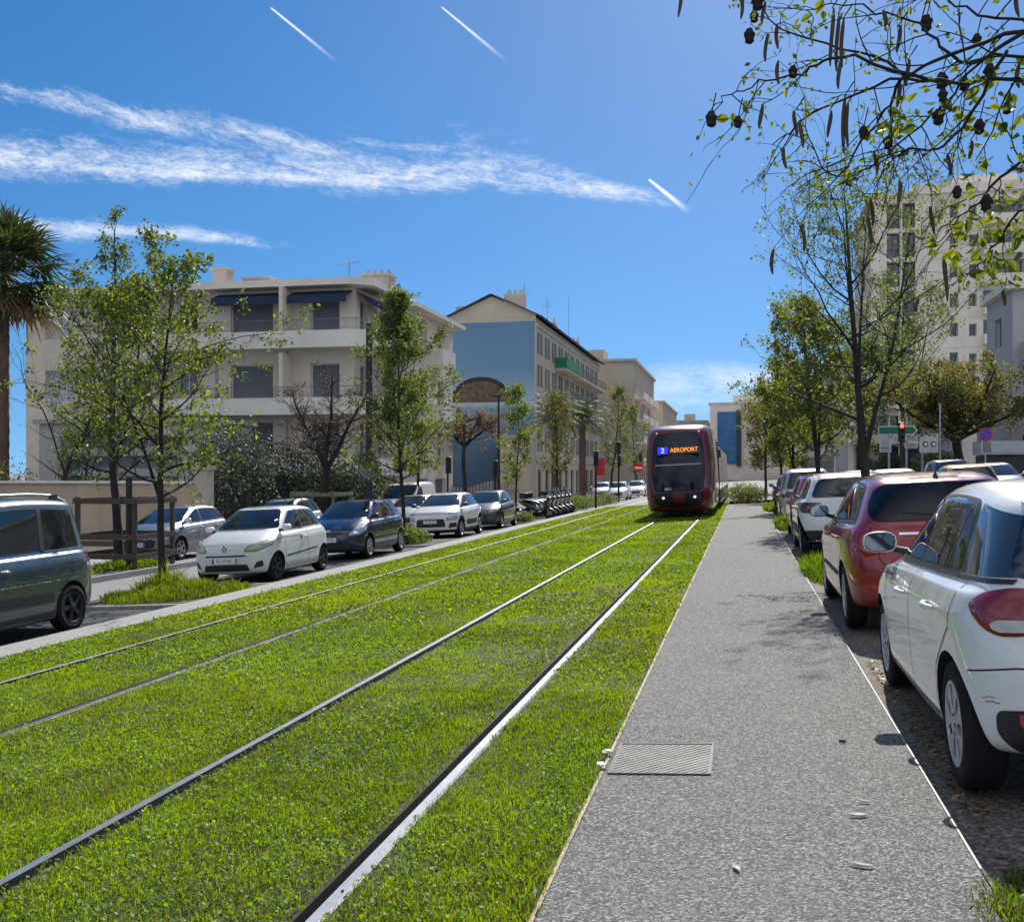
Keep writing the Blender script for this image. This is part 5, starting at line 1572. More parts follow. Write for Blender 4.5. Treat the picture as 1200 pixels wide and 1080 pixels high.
def tree(label, x, y, H, zf=gz, h0=.30, spread=1.6, r=.10, n1=26, n2=6, n3=3, leaf=.055, lv=6, pal=((.05, .085, .012),), env=None, lean=(0, 0), up=.9, name='tree', cat='tree', group=None,
         barkm=None, seed=1, leaders=1, z=None, forks=None, trunk_only=0.0, aspect=.62, tw=1.0, ltilt=.35, ljit=.4, lmat=None, bend=.05, top=.94, crownz=1.0, twl=.34, cluster=.06, lp=1):
    random.seed(seed)
    bz = zf(x) if z is None else z
    t = empty(name, (x, y, bz - .03), random.uniform(0, 6.28) * 0, label, cat, group)
    wood = MB(); twigs = MB(); LP = []
    env = env or (lambda s: math.sin(math.pi * (.12 + .85 * s) ** .8) ** .8)
    trunks = []
    def stem(p0, d, L, r0, r1, n, wob):
        pts = [Vector(p0)]; d = Vector(d).normalized()
        for i in range(n):
            d = (d + rv() * wob + Vector((0, 0, .10 * up))).normalized()
            pts.append(pts[-1] + d * L / n)
        return pts, [lerp(r0, r1, (i / n) ** .8) for i in range(n + 1)], d
    main_d = Vector((lean[0], lean[1], 1))
    if forks:
        # forks: list of (height, azimuth, tilt, length, radius)
        pts, rad, _ = stem((0, 0, 0), main_d, forks[0][0], r, r * .8, 6, bend)
        rad[0] *= 1.35
        wood.tube(pts, rad, 9)
        for (h, az, tilt, L, rr) in forks:
            d = Vector((math.cos(az) * math.sin(tilt), math.sin(az) * math.sin(tilt), math.cos(tilt)))
            p2, r2, _ = stem(pts[-1] - Vector((0, 0, .05)), d, L, rr, rr * .22, 9, bend * 1.6)
            wood.tube(p2, r2, 7); trunks.append((p2, r2, L, 1))
    else:
        pts, rad, _ = stem((0, 0, 0), main_d, H * top, r, r * .10, 14, bend)
        rad[0] *= 1.3
        wood.tube(pts, rad, 9); trunks.append((pts, rad, H, 0))
        for k in range(leaders - 1):
            i = 4 + k % 3; az = k * 2.4 + seed
            d = Vector((math.cos(az) * ltilt, math.sin(az) * ltilt, 1))
            p2, r2, _ = stem(pts[i], d, H * (.95 - i / 15) * random.uniform(.8, 1), rad[i] * .7, rad[i] * .08, 10, bend * 1.3)
            wood.tube(p2, r2, 7); trunks.append((p2, r2, H, 1))
    ga = random.uniform(0, 6)
    per = max(1, n1 // len(trunks))
    for (pts, rad, L, kind) in trunks:
        for k in range(per):
            s = (k + random.random()) / per
            if kind == 0 and not forks:
                hh = h0 + (1 - h0) * s
                i = hh * (len(pts) - 1)
            else:
                hh = .2 + .8 * s; i = hh * (len(pts) - 1)
            j = min(int(i), len(pts) - 2); p = pts[j].lerp(pts[j + 1], i - j); rr = lerp(rad[j], rad[j + 1], i - j)
            ga += 2.4 + random.gauss(0, .3)
            e = max(.18, env(s if not forks else .5 + .4 * s))
            BL = spread * e * random.uniform(1 - ljit, 1 + ljit * .6)
            elev = lerp(.25, 1.05, s) * up + random.gauss(0, .12)
            d = Vector((math.cos(ga) * math.cos(elev), math.sin(ga) * math.cos(elev), math.sin(elev) * crownz))
            bp, br, bd = stem(p, d, BL, min(rr * .62, .012 + BL * .018), .004, 6, .13)
            wood.tube(bp, br, 5, caps=False)
            for a in range(n2):
                q = .22 + .78 * (a + random.random()) / n2
                i2 = q * 6; j2 = min(int(i2), 5); pp = bp[j2].lerp(bp[j2 + 1], i2 - j2)
                ax = rv(); ax -= bd * ax.dot(bd) * .8
                sd_ = (bd * .7 + ax.normalized() * .9 + Vector((0, 0, .25 * up))).normalized()
                SL = BL * random.uniform(.22, .42) * (1.15 - .5 * q) + .10
                sp_, sr_, sdd = stem(pp, sd_, SL, max(.0035 * tw, br[j2] * .55), .002 * tw, 4, .18)
                twigs.tube(sp_, sr_, 3, caps=False)
                for b_ in range(n3):
                    q3 = .3 + .7 * random.random()
                    i3 = q3 * 4; j3 = min(int(i3), 3); p3 = sp_[j3].lerp(sp_[j3 + 1], i3 - j3)
                    td = (sdd + rv() * .55).normalized(); TL = twl * SL * random.uniform(.6, 1.3) + .05
                    e3 = p3 + td * TL
                    twigs.tube([p3, p3 + td * TL * .5 + rv() * .008, e3], [.0025 * tw, .002 * tw, .0012 * tw], 3, caps=False)
                    for c_ in range(lv):
                        LP.append(tuple(p3.lerp(e3, random.random() ** .7)))
                for c_ in range(lv // 2): LP.append(tuple(sp_[-1] + rv() * .03))
    wood.build('trunk', barkm or BARK, t)
    twigs.build('branches', barkm or BARK, t)
    if LP and lv:
        leaves_mesh('crown', LP, None, leaf, pal, t, lmat, aspect, cluster=cluster, per=lp)
    return t

SPRING = [(.11, .145, .015), (.135, .17, .02), (.08, .115, .013), (.16, .18, .026), (.06, .09, .013)]
DEEP = [(.03, .055, .012), (.045, .075, .014), (.06, .095, .016), (.035, .06, .016), (.075, .11, .02)]
PALE = [(.10, .125, .034), (.08, .11, .03), (.12, .145, .042), (.065, .095, .022)]
OLIVE = [(.095, .105, .022), (.12, .12, .028), (.07, .085, .02), (.125, .10, .032)]
BROWN = [(.13, .065, .035), (.10, .055, .03), (.08, .06, .025), (.15, .085, .045)]

# left kerb row
oval = lambda s: math.sin(math.pi * min(.985, .10 + .86 * s)) ** .65
tree('full young tree with spring leaves in the grassy bed beside the slate people carrier', -10.3, 17.6, 6.3, gl, .30, 1.95, .085, 46, 8, 4, .085, 6, SPRING + DEEP[:1], lambda s: (math.sin(math.pi * min(.985, .22 + .74 * s)) ** .6), seed=3, leaders=2, up=.62, bend=.03, group='young street trees on the left', cluster=.05)
tree('slim leafy tree with thin black trunk just behind the navy hatchback', -9.95, 30.6, 7.9, gl, .25, 1.75, .075, 46, 8, 4, .105, 8, PALE + SPRING[:3], lambda s: math.sin(math.pi * min(.99, .20 + .78 * s)) ** .6 * (1.1 - .45 * s), seed=5, ljit=.7, up=.95, bend=.02, group='young street trees on the left', cluster=.06)
tree('small bright leafy tree behind the parked scooters, in front of the blue painted wall', -10.2, 47.8, 6.2, gl, .28, 1.15, .06, 28, 6, 3, .11, 6, SPRING, oval, seed=8, up=.9, group='young street trees on the left', cluster=.08)
tree('brownish budding tree just left of the tall dark palms', -10.0, 58.0, 6.6, gl, .30, 1.45, .09, 30, 6, 3, .12, 5, OLIVE, oval, seed=9, up=.9, group='young street trees on the left', cluster=.08)
tree('sparse greyish tree in front of the pale block, left of the tram', -10.2, 84.0, 9.5, gl, .22, 2.1, .11, 32, 6, 3, .16, 5, PALE + OLIVE, oval, seed=10, up=1.0, group='young street trees on the left', cluster=.10)
tree('thin twiggy tree right against the tram, far left row', -9.6, 100.0, 8.6, gl, .22, 2.0, .10, 26, 6, 3, .17, 4, PALE, oval, seed=11, up=1.0, group='young street trees on the left', cluster=.12)
# second left row and garden
tree('taller tree with thin light top shoots inside the timber guard beside the cream wall', -15.0, 23.6, 8.9, gz, .24, 2.1, .13, 42, 7, 4, .09, 5, DEEP + SPRING[:3], lambda s: .95 if s < .35 else max(.20, .95 - 1.5 * (s - .35)), lean=(.0, 0), seed=14, leaders=2, up=.80, bend=.04, cluster=.06)
tree('bare spreading tree with pinkish buds inside a timber guard, in front of the flats', -15.6, 38.0, 8.0, gz, .3, 1.5, .19, 64, 8, 4, .055, 1, [(.16, .10, .075), (.20, .13, .10), (.10, .065, .045)], None, seed=17, tw=2.6, ljit=.6, forks=[(2.6, .2, .55, 3.4, .12), (2.6, 2.3, .85, 3.0, .11), (2.6, 4.2, .6, 3.2, .10), (2.6, 5.2, .35, 3.6, .11)], up=.55, bend=.07, lean=(-.05, 0), cluster=.08)
tree('small tree half hidden behind the slim leafy tree, beside the white van', -14.2, 45.5, 6.6, gz, .34, 1.7, .10, 30, 6, 3, .11, 6, SPRING, oval, seed=19, up=.85, cluster=.08)
tree('red brown leafed tree in front of the blue painted gable', -17.3, 66.0, 8.3, gz, .4, 2.0, .14, 34, 6, 3, .14, 6, BROWN + OLIVE[:1], None, seed=21, forks=[(4.2, .3, .9, 2.6, .11), (4.2, 2.5, .9, 2.6, .10), (4.2, 4.4, .7, 2.4, .10), (4.2, 5.6, 1.0, 2.5, .09)], up=.4, cluster=.10)
tree('thin bare tree reaching across the palm trunk in the walled garden', -27.0, 38.0, 9.6, None, .25, 2.6, .12, 24, 5, 3, .06, 1, SPRING, None, z=-1.0, seed=23, up=.7, leaders=3, bend=.09, lean=(.05, 0))
tree('shrubby garden tree behind the cream wall, next to the palm', -27.6, 41.0, 5.0, None, .20, 2.3, .09, 30, 6, 3, .11, 6, SPRING + DEEP, oval, z=-1.0, seed=24, up=.8, leaders=3, cluster=.10)

# right row
tree('tall airy tree with black leaning trunk and fine pale leaves beyond the cherry car', 1.93, 17.4, 6.5, gz, .36, 2.4, .098, 44, 7, 4, .058, 4, PALE + SPRING[:3], lambda s: (1.05 - .45 * s) * min(1, .55 + 1.6 * s), seed=31, ltilt=.22, up=.85, lean=(-.06, 0), bend=.022, leaders=4, group='street trees along the right kerb', cluster=.05)
tree('dense yellow green tree, second along the right kerb from the camera', 2.05, 31.0, 6.3, gz, .28, 1.85, .11, 48, 8, 4, .095, 8, SPRING + OLIVE[:2], oval, seed=33, up=.85, leaders=3, bend=.04, group='street trees along the right kerb', cluster=.07)
tree('rounded yellow green tree, third along the right kerb', 2.05, 44.6, 5.7, gz, .28, 1.9, .10, 42, 7, 4, .12, 8, SPRING + OLIVE[:2], oval, seed=35, up=.8, leaders=2, group='street trees along the right kerb', cluster=.08)
tree('fourth tree along the right kerb, in front of the distant blue panel', 1.95, 60.0, 6.2, gz, .30, 2.0, .10, 32, 6, 3, .15, 6, OLIVE + SPRING[:1], oval, seed=36, up=.8, group='street trees along the right kerb', cluster=.10)
tree('farthest dull tree along the right kerb, close to the tram side', 1.6, 80.0, 6.5, gz, .28, 2.4, .12, 32, 6, 3, .2, 6, OLIVE, oval, seed=37, up=.8, group='street trees along the right kerb', cluster=.14)
tree('broad umbrella shaped tree with rusty pods, forked trunk, before the tower block', 10.9, 58.0, 8.2, lambda x: gz(x) + .1, .4, 2.7, .26, 84, 8, 4, .16, 6, OLIVE + BROWN[:2] + SPRING[:3], None, seed=41, forks=[(2.7, 1.2, .85, 3.9, .15), (2.7, 2.9, 1.0, 4.8, .15), (2.7, 4.3, .75, 3.6, .14), (2.7, 5.6, .95, 4.4, .15), (2.7, .2, 1.0, 4.8, .14), (2.7, 2.0, .45, 3.8, .13), (2.7, 3.4, .7, 4.2, .13)], up=.35, bend=.06, cluster=.12)
tree('dense dark green street tree at the foot of the tower block', 9.3, 92.0, 12.5, lambda x: gz(x), .2, 3.6, .2, 44, 7, 4, .24, 6, DEEP + OLIVE[:1], oval, seed=43, up=.9, leaders=3, cluster=.2)
tree('leafy tree behind the tall airy one, against the tower block windows', 10.8, 76.0, 15.0, lambda x: gz(x), .3, 3.0, .2, 44, 7, 3, .18, 5, PALE + OLIVE[:1], oval, seed=44, up=1.0, leaders=3, cluster=.16)

# ------------------------------------------------------------------ alder branch hanging into the picture, from a trunk just outside the frame
def alder():
    random.seed(77)
    bx, by = 2.35, 2.0
    t = empty('alder_tree', (bx, by, gz(bx)), 0, 'alder tree whose budding branches with cones and catkins hang in at top right', 'tree')
    wood = MB(); LP = []; cones = []; cats = []; big = []
    L = lambda p: Vector(p) - Vector((bx, by, gz(bx)))
    wood.tube([(0, 0, -.05), (.02, 0, .8), (-.02, .03, 1.8), (.03, .05, 2.9), (0, .1, 4.2), (.05, .1, 6)], [.14, .11, .10, .09, .07, .03], 10)
    def W_(px, py, Y):
        u = px - 600; dx = -264.9 + .9773 * u; dy = 1221.6 + .2119 * u; k = Y / dy
        return Vector((dx * k, Y, H_CAM + (554 - py) * k))
    def path(P, r0, r1, sides=6):
        """smooth tube through hand-placed branch points; returns its points"""
        pts = []
        n = len(P)
        for i in range(n - 1):
            p0 = P[max(i - 1, 0)]; p1 = P[i]; p2 = P[i + 1]; p3 = P[min(i + 2, n - 1)]
            for k in range(6):
                s = k / 6
                pts.append(.5 * ((2 * p1) + (p2 - p0) * s + (2 * p0 - 5 * p1 + 4 * p2 - p3) * s * s + (3 * p1 - p0 - 3 * p2 + p3) * s ** 3))
        pts.append(P[-1])
        pts = [L(p) + (rv() * .004 if 0 < i < len(pts) - 1 else Vector()) for i, p in enumerate(pts)]
        wood.tube(pts, [lerp(r0, r1, i / (len(pts) - 1)) for i in range(len(pts))], sides, caps=False)
        return pts
    def twig(p, d, L_, r, depth=0):
        d = d.normalized(); P = [p]
        n = 5
        for i in range(n):
            d = (d + rv() * .16 + Vector((0, 0, -.05))).normalized(); P.append(P[-1] + d * L_ / n)
        wood.tube(P, [lerp(r, r * .5, i / n) for i in range(n + 1)], 4, caps=False)
        for i in range(1, n + 1):
            if random.random() < .55: LP.append(tuple(P[i] + rv() * .006))
            if depth < 1 and random.random() < .5:
                twig(P[i], d + rv() * .8, L_ * random.uniform(.3, .6), r * .65, depth + 1)
        return P
    mains = [
        ([W_(1330, 60, 2.15), W_(1200, 38, 2.25), W_(1060, 88, 2.35), (W_(960, 130, 2.45)), W_(905, 170, 2.5)], .0056, .0012),
        ([W_(1330, 100, 2.2), W_(1210, 92, 2.3), W_(1100, 96, 2.4), W_(1010, 62, 2.5), W_(930, 40, 2.55), W_(860, -20, 2.6)], .0050, .0012),
        ([W_(1330, -30, 2.2), W_(1200, 22, 2.3), W_(1120, 5, 2.4), W_(1040, -40, 2.5)], .0044, .0011),
        ([W_(1340, 160, 2.3), W_(1180, 60, 2.35), W_(1090, 140, 2.45), W_(1020, 195, 2.5), W_(1000, 210, 2.5)], .0042, .0010),
        ([W_(1100, 96, 2.4), W_(985, 66, 2.45), W_(935, 90, 2.5), W_(880, 98, 2.5), W_(838, 122, 2.55)], .0042, .0012),
        ([W_(1060, 88, 2.35), W_(1030, 140, 2.45), W_(975, 205, 2.5), W_(938, 140, 2.55)], .0036, .001),
        ([W_(1340, 210, 2.4), W_(1200, 190, 2.5), W_(1150, 235, 2.55), W_(1105, 265, 2.6)], .0056, .0012),
        ([W_(1330, 240, 2.4), W_(1210, 240, 2.5), W_(1160, 300, 2.6), W_(1140, 320, 2.6)], .0044, .0011),
        ([W_(1180, 60, 2.35), W_(1120, 160, 2.4), W_(1055, 180, 2.5), W_(1000, 200, 2.55)], .0042, .0011),
        ([W_(1200, 38, 2.25), W_(1130, 75, 2.3), W_(1080, 30, 2.4), W_(1000, 5, 2.5), W_(940, 12, 2.55)], .0044, .0011),
    ]
    for P, r0, r1 in mains:
        pts = path(P, r0, r1)
        for i in range(4, len(pts)):
            k = i / len(pts)
            for _ in range(1):
                if random.random() < .52:
                    d = (pts[i] - pts[i - 1]).normalized() + rv() * .9 + Vector((0, 0, -.25))
                    Q = twig(pts[i], d, random.uniform(.06, .22), lerp(.0022, .0012, k))
                    rr = random.random()
                    if rr < .04: cones.append(Q[-1])
                    elif rr < .25: cats.append(Q[-1])
    # limbs back to the trunk, outside the frame
    for P, r0, r1 in mains[:4] + mains[6:8]:
        a = L(P[0]); wood.tube([Vector((0, .05, max(2.4, a.z - .5))), Vector((0, .05, max(2.4, a.z - .5))).lerp(a, .5) + Vector((0, 0, .1)), a], [.03, .015, r0], 6, caps=False)
    # hand-placed cones and catkins seen clearly against the sky
    for (px, py) in [(834, 140), (865, 146), (888, 3), (1012, 158), (1041, 170), (1086, 28), (1148, 150), (1156, 238), (1100, 138), (1160, 85), (1145, 50), (1180, 130), (1130, 100), (1104, 95)]:
        c0 = L(W_(px, py, 2.5)); cones.append(c0 + Vector((0, 0, .02)))
        wood.tube([c0 + Vector((.01, 0, .06)), c0 + Vector((0, 0, .015))], [.0018, .0016], 4, caps=False)
    for (px, py, l) in [(868, -8, .06), (796, -15, .07), (895, 2, .05), (975, 10, .13), (982, 16, .13), (988, 22, .11), (990, 112, .13), (994, 120, .10), (972, 130, .06), (1053, 30, .06), (1108, 300, .10), (932, 130, .06), (920, 172, .05), (1026, 178, .05), (1064, 70, .06), (1137, 165, .04), (1112, 180, .05)]:
        c0 = L(W_(px, py, 2.5)); cats.append((c0, l))
        wood.tube([c0 + Vector((.02, 0, .03)), c0], [.0018, .0014], 4, caps=False)
    wood.build('branches', BARK, t)
    M_CONE = mat('cone_brown', (.022, .014, .010), .85, vary=.4, scale=120); M_CAT = mat('catkin_brown', (.075, .050, .022), .8, vary=.4, scale=150)
    for p in cones:
        s = random.uniform(.8, 1.15) * .0140
        n = 9; V = []; rows = 8
        for i in range(rows):
            a = math.pi * i / (rows - 1); rr = s * .86 * math.sin(a) * (1.16 if i % 2 else .82) + .0008
            for k in range(n):
                b_ = 2 * math.pi * (k + .5 * (i % 2)) / n
                q = 1.12 if k % 2 else .88
                V.append(p + Vector((rr * q * math.cos(b_), rr * q * math.sin(b_), -s * 1.25 + s * 1.25 * math.cos(a))))
        F = [(i * n + k, i * n + (k + 1) % n, (i + 1) * n + (k + 1) % n, (i + 1) * n + k) for i in range(rows - 1) for k in range(n)]
        MB().add(V, F).build('cone', M_CONE, t)
    for it in cats:
        p, l = it if isinstance(it, tuple) else (it, random.uniform(.03, .07))
        P = [p + Vector((.004 * math.sin(q * .5 + p.x * 40), .003 * math.sin(q * .6), -l * q / 6)) for q in range(7)]
        MB().tube(P, [.002, .0042, .0046, .0044, .0042, .0036, .0016], 6).build('catkin', M_CAT, t)
    # opening leaves: small along the twigs, larger in the lower right sprays
    leaves_mesh('young_leaves', LP, None, .014, [(.12, .17, .02), (.09, .14, .02), (.15, .19, .03)], t, LEAF, .6, cluster=.008, fine=True)
    for (px, py, n, s) in [(1195, 120, 8, 40), (1180, 190, 12, 40), (1170, 250, 34, 38), (1150, 290, 16, 30), (1120, 282, 18, 26), (1195, 270, 30, 36), (1180, 320, 22, 28), (1060, 130, 14, 22), (1000, 205, 4, 10), (1170, 130, 22, 40), (1195, 190, 30, 40), (1040, 145, 8, 14), (862, 133, 4, 8), (945, 8, 6, 12), (1120, 125, 12, 30), (1150, 90, 12, 40)]:
        for k in range(n):
            big.append(tuple(L(W_(px + random.gauss(0, s), py + random.gauss(0, s * .55), 2.5 + random.gauss(0, .12)))))
    leaves_mesh('leaf_sprays', big, None, .029, [(.13, .165, .018), (.10, .14, .018), (.16, .18, .02), (.06, .09, .014)], t, LEAF, .66, cluster=.012, fine=True)
alder()

# ------------------------------------------------------------------ palms
def fan_palm(label, x, y, z, H, r, nf, fl, seed):
    """fan palm with a skirt of dry fronds"""
    random.seed(seed)
    t = empty('palm_tree', (x, y, z), 0, label, 'palm')
    b = MB(); P = []; Rr = []
    for i in range(40):
        s = i / 39; P.append((.12 * math.sin(s * 2), 0, H * s)); Rr.append(r * (1.25 - .35 * s) * (1.0 + (.07 if i % 2 else -.03)) if s < .86 else r * 1.15)
    b.tube(P, Rr, 14); b.build('trunk', BARKP, t)
    Vs, Fs, Cs, off = [], [], [], 0; stalks = MB()
    top = Vector((P[-1][0], 0, H))
    for k in range(nf):
        s = k / nf; az = k * 2.4 + random.gauss(0, .2)
        el = lerp(1.35, -.85, s ** .9) + random.gauss(0, .12)
        dry = el < -.45
        d = Vector((math.cos(az) * math.cos(el), math.sin(az) * math.cos(el), math.sin(el)))
        pl = fl * random.uniform(.55, .8)
        hub = top + d * pl + Vector((0, 0, -.15 * pl * math.cos(el)))
        stalks.tube([top, top + d * pl * .5, hub], [.035, .025, .015], 5, caps=False)
        side = d.cross(Vector((0, 0, 1))); side = side.normalized() if side.length > .01 else Vector((1, 0, 0)); upv = side.cross(d).normalized()
        nb = 26
        for j in range(nb):
            a = (j / (nb - 1) - .5) * 3.6
            bd = (d * math.cos(a) + side * math.sin(a) + upv * (.20 * math.cos(a * 1.5) + random.gauss(0, .05))).normalized()
            BL = fl * (.62 + .25 * math.cos(a)) * random.uniform(.85, 1.1)
            w = bd.cross(upv).normalized() * fl * .028
            m1 = hub + bd * BL * .55; tip = hub + bd * BL + Vector((0, 0, -BL * random.uniform(.10, .38)))
            V = [hub, m1 + w, m1 - w, tip]
            Vs += [tuple(v) for v in V]; Fs += [(off, off + 1, off + 2), (off + 2, off + 1, off + 3)]; off += 4
            c = (.13, .09, .045) if dry else random.choice([(.035, .055, .014), (.05, .07, .018), (.028, .045, .012), (.06, .075, .025)])
            q = random.uniform(.7, 1.3); Cs += [tuple(v * q for v in c)] * 4
    stalks.build('frond_stalks', mat('palm_stalk', (.12, .12, .05), .6, vary=.3), t)
    link('fronds', np_mesh('fronds', Vs, Fs, GLOSSLEAF, cols=np.array(Cs)), t)
fan_palm('tall fan palm with a skirt of dry fronds at the left picture edge', -32.6, 42.0, -1.0, 11.6, .24, 70, 2.25, 5)
def date_palm(label, x, y, z, H, r, nf, fl, seed):
    random.seed(seed)
    t = empty('palm_tree', (x, y, z), 0, label, 'palm', 'feather palms in front of the pale buildings')
    b = MB(); b.tube([(0, 0, H * i / 12) for i in range(13)], [r * (1.2 - .2 * i / 12) * (1.06 if i % 2 else .96) for i in range(13)], 10); b.build('trunk', BARKP, t)
    Vs, Fs, Cs, off = [], [], [], 0; stalks = MB()
    for k in range(nf):
        s = k / nf; az = k * 2.4; el = lerp(1.3, -.35, s) + random.gauss(0, .1)
        d = Vector((math.cos(az), math.sin(az), 0)); P = []
        for i in range(9):
            q = i / 8; ang = el - 1.25 * q * q
            P.append((P[-1] if P else Vector((0, 0, H))) + (d * math.cos(ang) + Vector((0, 0, math.sin(ang)))) * fl / 8)
        stalks.tube(P, [.03 * (1 - .8 * i / 8) for i in range(9)], 4, caps=False)
        side = d.cross(Vector((0, 0, 1)))
        for i in range(1, 9):
            for e in range(3):
                p = P[i - 1].lerp(P[i], e / 3); dd = (P[i] - P[i - 1]).normalized()
                for sg in (1, -1):
                    bd = (side * sg * .9 + dd * .6 + Vector((0, 0, -.25 + random.gauss(0, .1)))).normalized(); BL = fl * .24 * (1 - .55 * (i / 8) ** 2) * random.uniform(.85, 1.1)
                    w = dd * .035
                    V = [p - w, p + w, p + bd * BL]
                    Vs += [tuple(v) for v in V]; Fs.append((off, off + 1, off + 2)); off += 3
                    c = random.choice([(.03, .05, .016), (.045, .065, .024), (.025, .04, .014)]); Cs += [c] * 3
    stalks.build('frond_stalks', mat('palm_stalk', (.12, .12, .05), .6), t)
    link('fronds', np_mesh('fronds', Vs, Fs, LEAF, cols=np.array(Cs)), t)
date_palm('dark feather palm, left one of the pair beside the red banner', -12.6, 72.0, gl(-12), 6.0, .22, 40, 2.3, 1)
date_palm('dark feather palm, right one of the pair, above the red banner', -11.3, 76.0, gl(-11), 6.0, .22, 40, 2.2, 2)

# ------------------------------------------------------------------ shrubs and hedges
def shrub(name, label, x, y, z, rx, ry, rz_, n, leaf, pal, cat='shrub', m=None, group=None, seed=1, stems=8, aspect=.6):
    random.seed(seed)
    t = empty(name, (x, y, z), 0, label, cat, group)
    b = MB()
    for k in range(stems):
        a = random.uniform(0, 6.28); q = random.random() ** .5
        e = Vector((rx * q * math.cos(a), ry * q * math.sin(a), rz_ * random.uniform(1.0, 1.7)))
        b.tube([(e.x * .2, e.y * .2, -.03), e * .5 + Vector((0, 0, .1)), e], [.02, .014, .005], 4, caps=False)
    b.build('stems', BARK, t)
    a = rng.normal(0, 1, (n, 3)); a /= np.linalg.norm(a, axis=1)[:, None]
    rr = rng.random(n) ** .38
    lump = .75 + .5 * vnoise(a[:, 0] * 2 + seed, a[:, 1] * 2 + a[:, 2] * 2, 1.4, seed)
    P = a * (rr * lump)[:, None] * np.array([rx, ry, rz_]) + np.array([0, 0, rz_ * .95])
    P = P[P[:, 2] > .02]
    leaves_mesh('foliage', P, None, leaf, pal, t, m, aspect, cluster=.03)
    return t
DARKG = [(.012, .022, .008), (.018, .032, .010), (.010, .018, .008), (.026, .042, .012)]
GREYG = [(.09, .10, .075), (.13, .14, .11), (.05, .065, .035), (.035, .05, .022)]
shrub('tall_shrub', 'tall silvery glossy shrub rising behind the end pillar of the cream wall', -20.0, 39.5, -1.0, 1.9, 1.6, 2.5, 9000, .12, GREYG + DARKG, m=GLOSSLEAF, seed=4)
shrub('dark_hedge', 'nearly black dense hedge between the cream wall and the flats', -18.9, 43.5, -.95, 2.2, 2.2, 1.9, 8000, .13, DARKG, seed=6, cat='hedge')
shrub('dark_hedge', 'dark evergreen bush in front of the ground floor of the flats, behind the bare tree', -17.2, 45.4, -.9, 2.0, 1.6, 1.7, 6000, .13, DARKG, seed=7, cat='hedge')
for i, (x, y, s, lb) in enumerate([(-30.5, 39.0, 1.5, 'leafy garden bush behind the cream wall, just right of the palm trunk'), (-25.2, 38.6, 1.3, 'leafy garden bush behind the middle of the cream wall'), (-22.6, 39.0, 1.2, 'yellowish garden bush behind the cream wall, left of the silvery shrub')]):
    shrub('garden_bush', lb, x, y, -1.0, s * 1.1, s, s * 1.05, 3500, .10, SPRING + DEEP, seed=20 + i, cat='bush')
# beds at the near end and along the left row
for i, (x, y, rx, ry, h, n, lb) in enumerate([
    (-10.0, 30.7, .8, 1.0, .30, 2600, 'low green bush at the foot of the slim tree, behind the navy car'),
    (-9.3, 45.0, .6, .7, .22, 1200, 'small low green bush between the dark grey compact car and the scooters'),
    (-9.6, 58.6, .9, 1.4, .50, 2200, 'spiky green plants at the end of the scooter row'),
    (-9.4, 61.6, .9, 1.6, .45, 2000, 'low planted bed beyond the black post, first shrub'),
    (-9.2, 65.4, 1.0, 1.4, .40, 1800, 'low grey green shrub in the planted bed, in the middle'),
    (-8.8, 68.4, 1.0, 1.4, .42, 1800, 'low shrub at the far end of the planted bed, beside the tram')]):
    shrub('low_shrub', lb, x, y, gl(x), rx, ry, h, n, .09, SPRING + DEEP + (GREYG[:2] if i > 2 else []), seed=40 + i, stems=6)
shrub('reedy_shrub', 'yellow green reedy shrub closing the far end of the footpath', .15, 57.0, 0, 1.15, .9, .52, 3000, .16, SPRING + OLIVE, seed=50, aspect=.25)
for (x, y, rx, ry, lb) in [(-9.6, 16.9, 1.15, 1.5, 'rough grass of the bed around the full young tree'), ]:
    tuft('tree_bed_grass', lb, 'grass', x, y, rx, ry, 5200, .20, .016, lambda v: gl(v) + .05, base=(.085, .135, .012))
tuft('tree_bed_grass', 'taller grass clump at the foot of the full young tree', 'grass', -10.1, 17.3, .5, .45, 900, .38, .016, lambda v: gl(v) + .05, base=(.08, .13, .012))
tuft('guard_grass', 'grass growing inside the timber guard by the cream wall', 'grass', -14.7, 23.4, .8, 1.5, 1500, .22, .022, lambda v: gz(v))

# long dark hedge on the right pavement
for i, (x, y) in enumerate([(11.2, 66.0), (11.3, 71.0), (11.2, 84.5), (11.4, 90.0)]):
    shrub('pavement_hedge', ['dark hedge block on the right pavement, nearest the forked tree', 'second dark hedge block on the right pavement, behind the forked tree', 'third dark hedge block on the right pavement, before the shop row', 'farthest dark hedge block, against the shop row'][i], x, y, gz(x) + .1, 1.3, 2.6, 1.15, 4200, .17, DARKG + DEEP[:1], seed=60 + i, cat='hedge', group='dark hedge blocks on the right pavement')
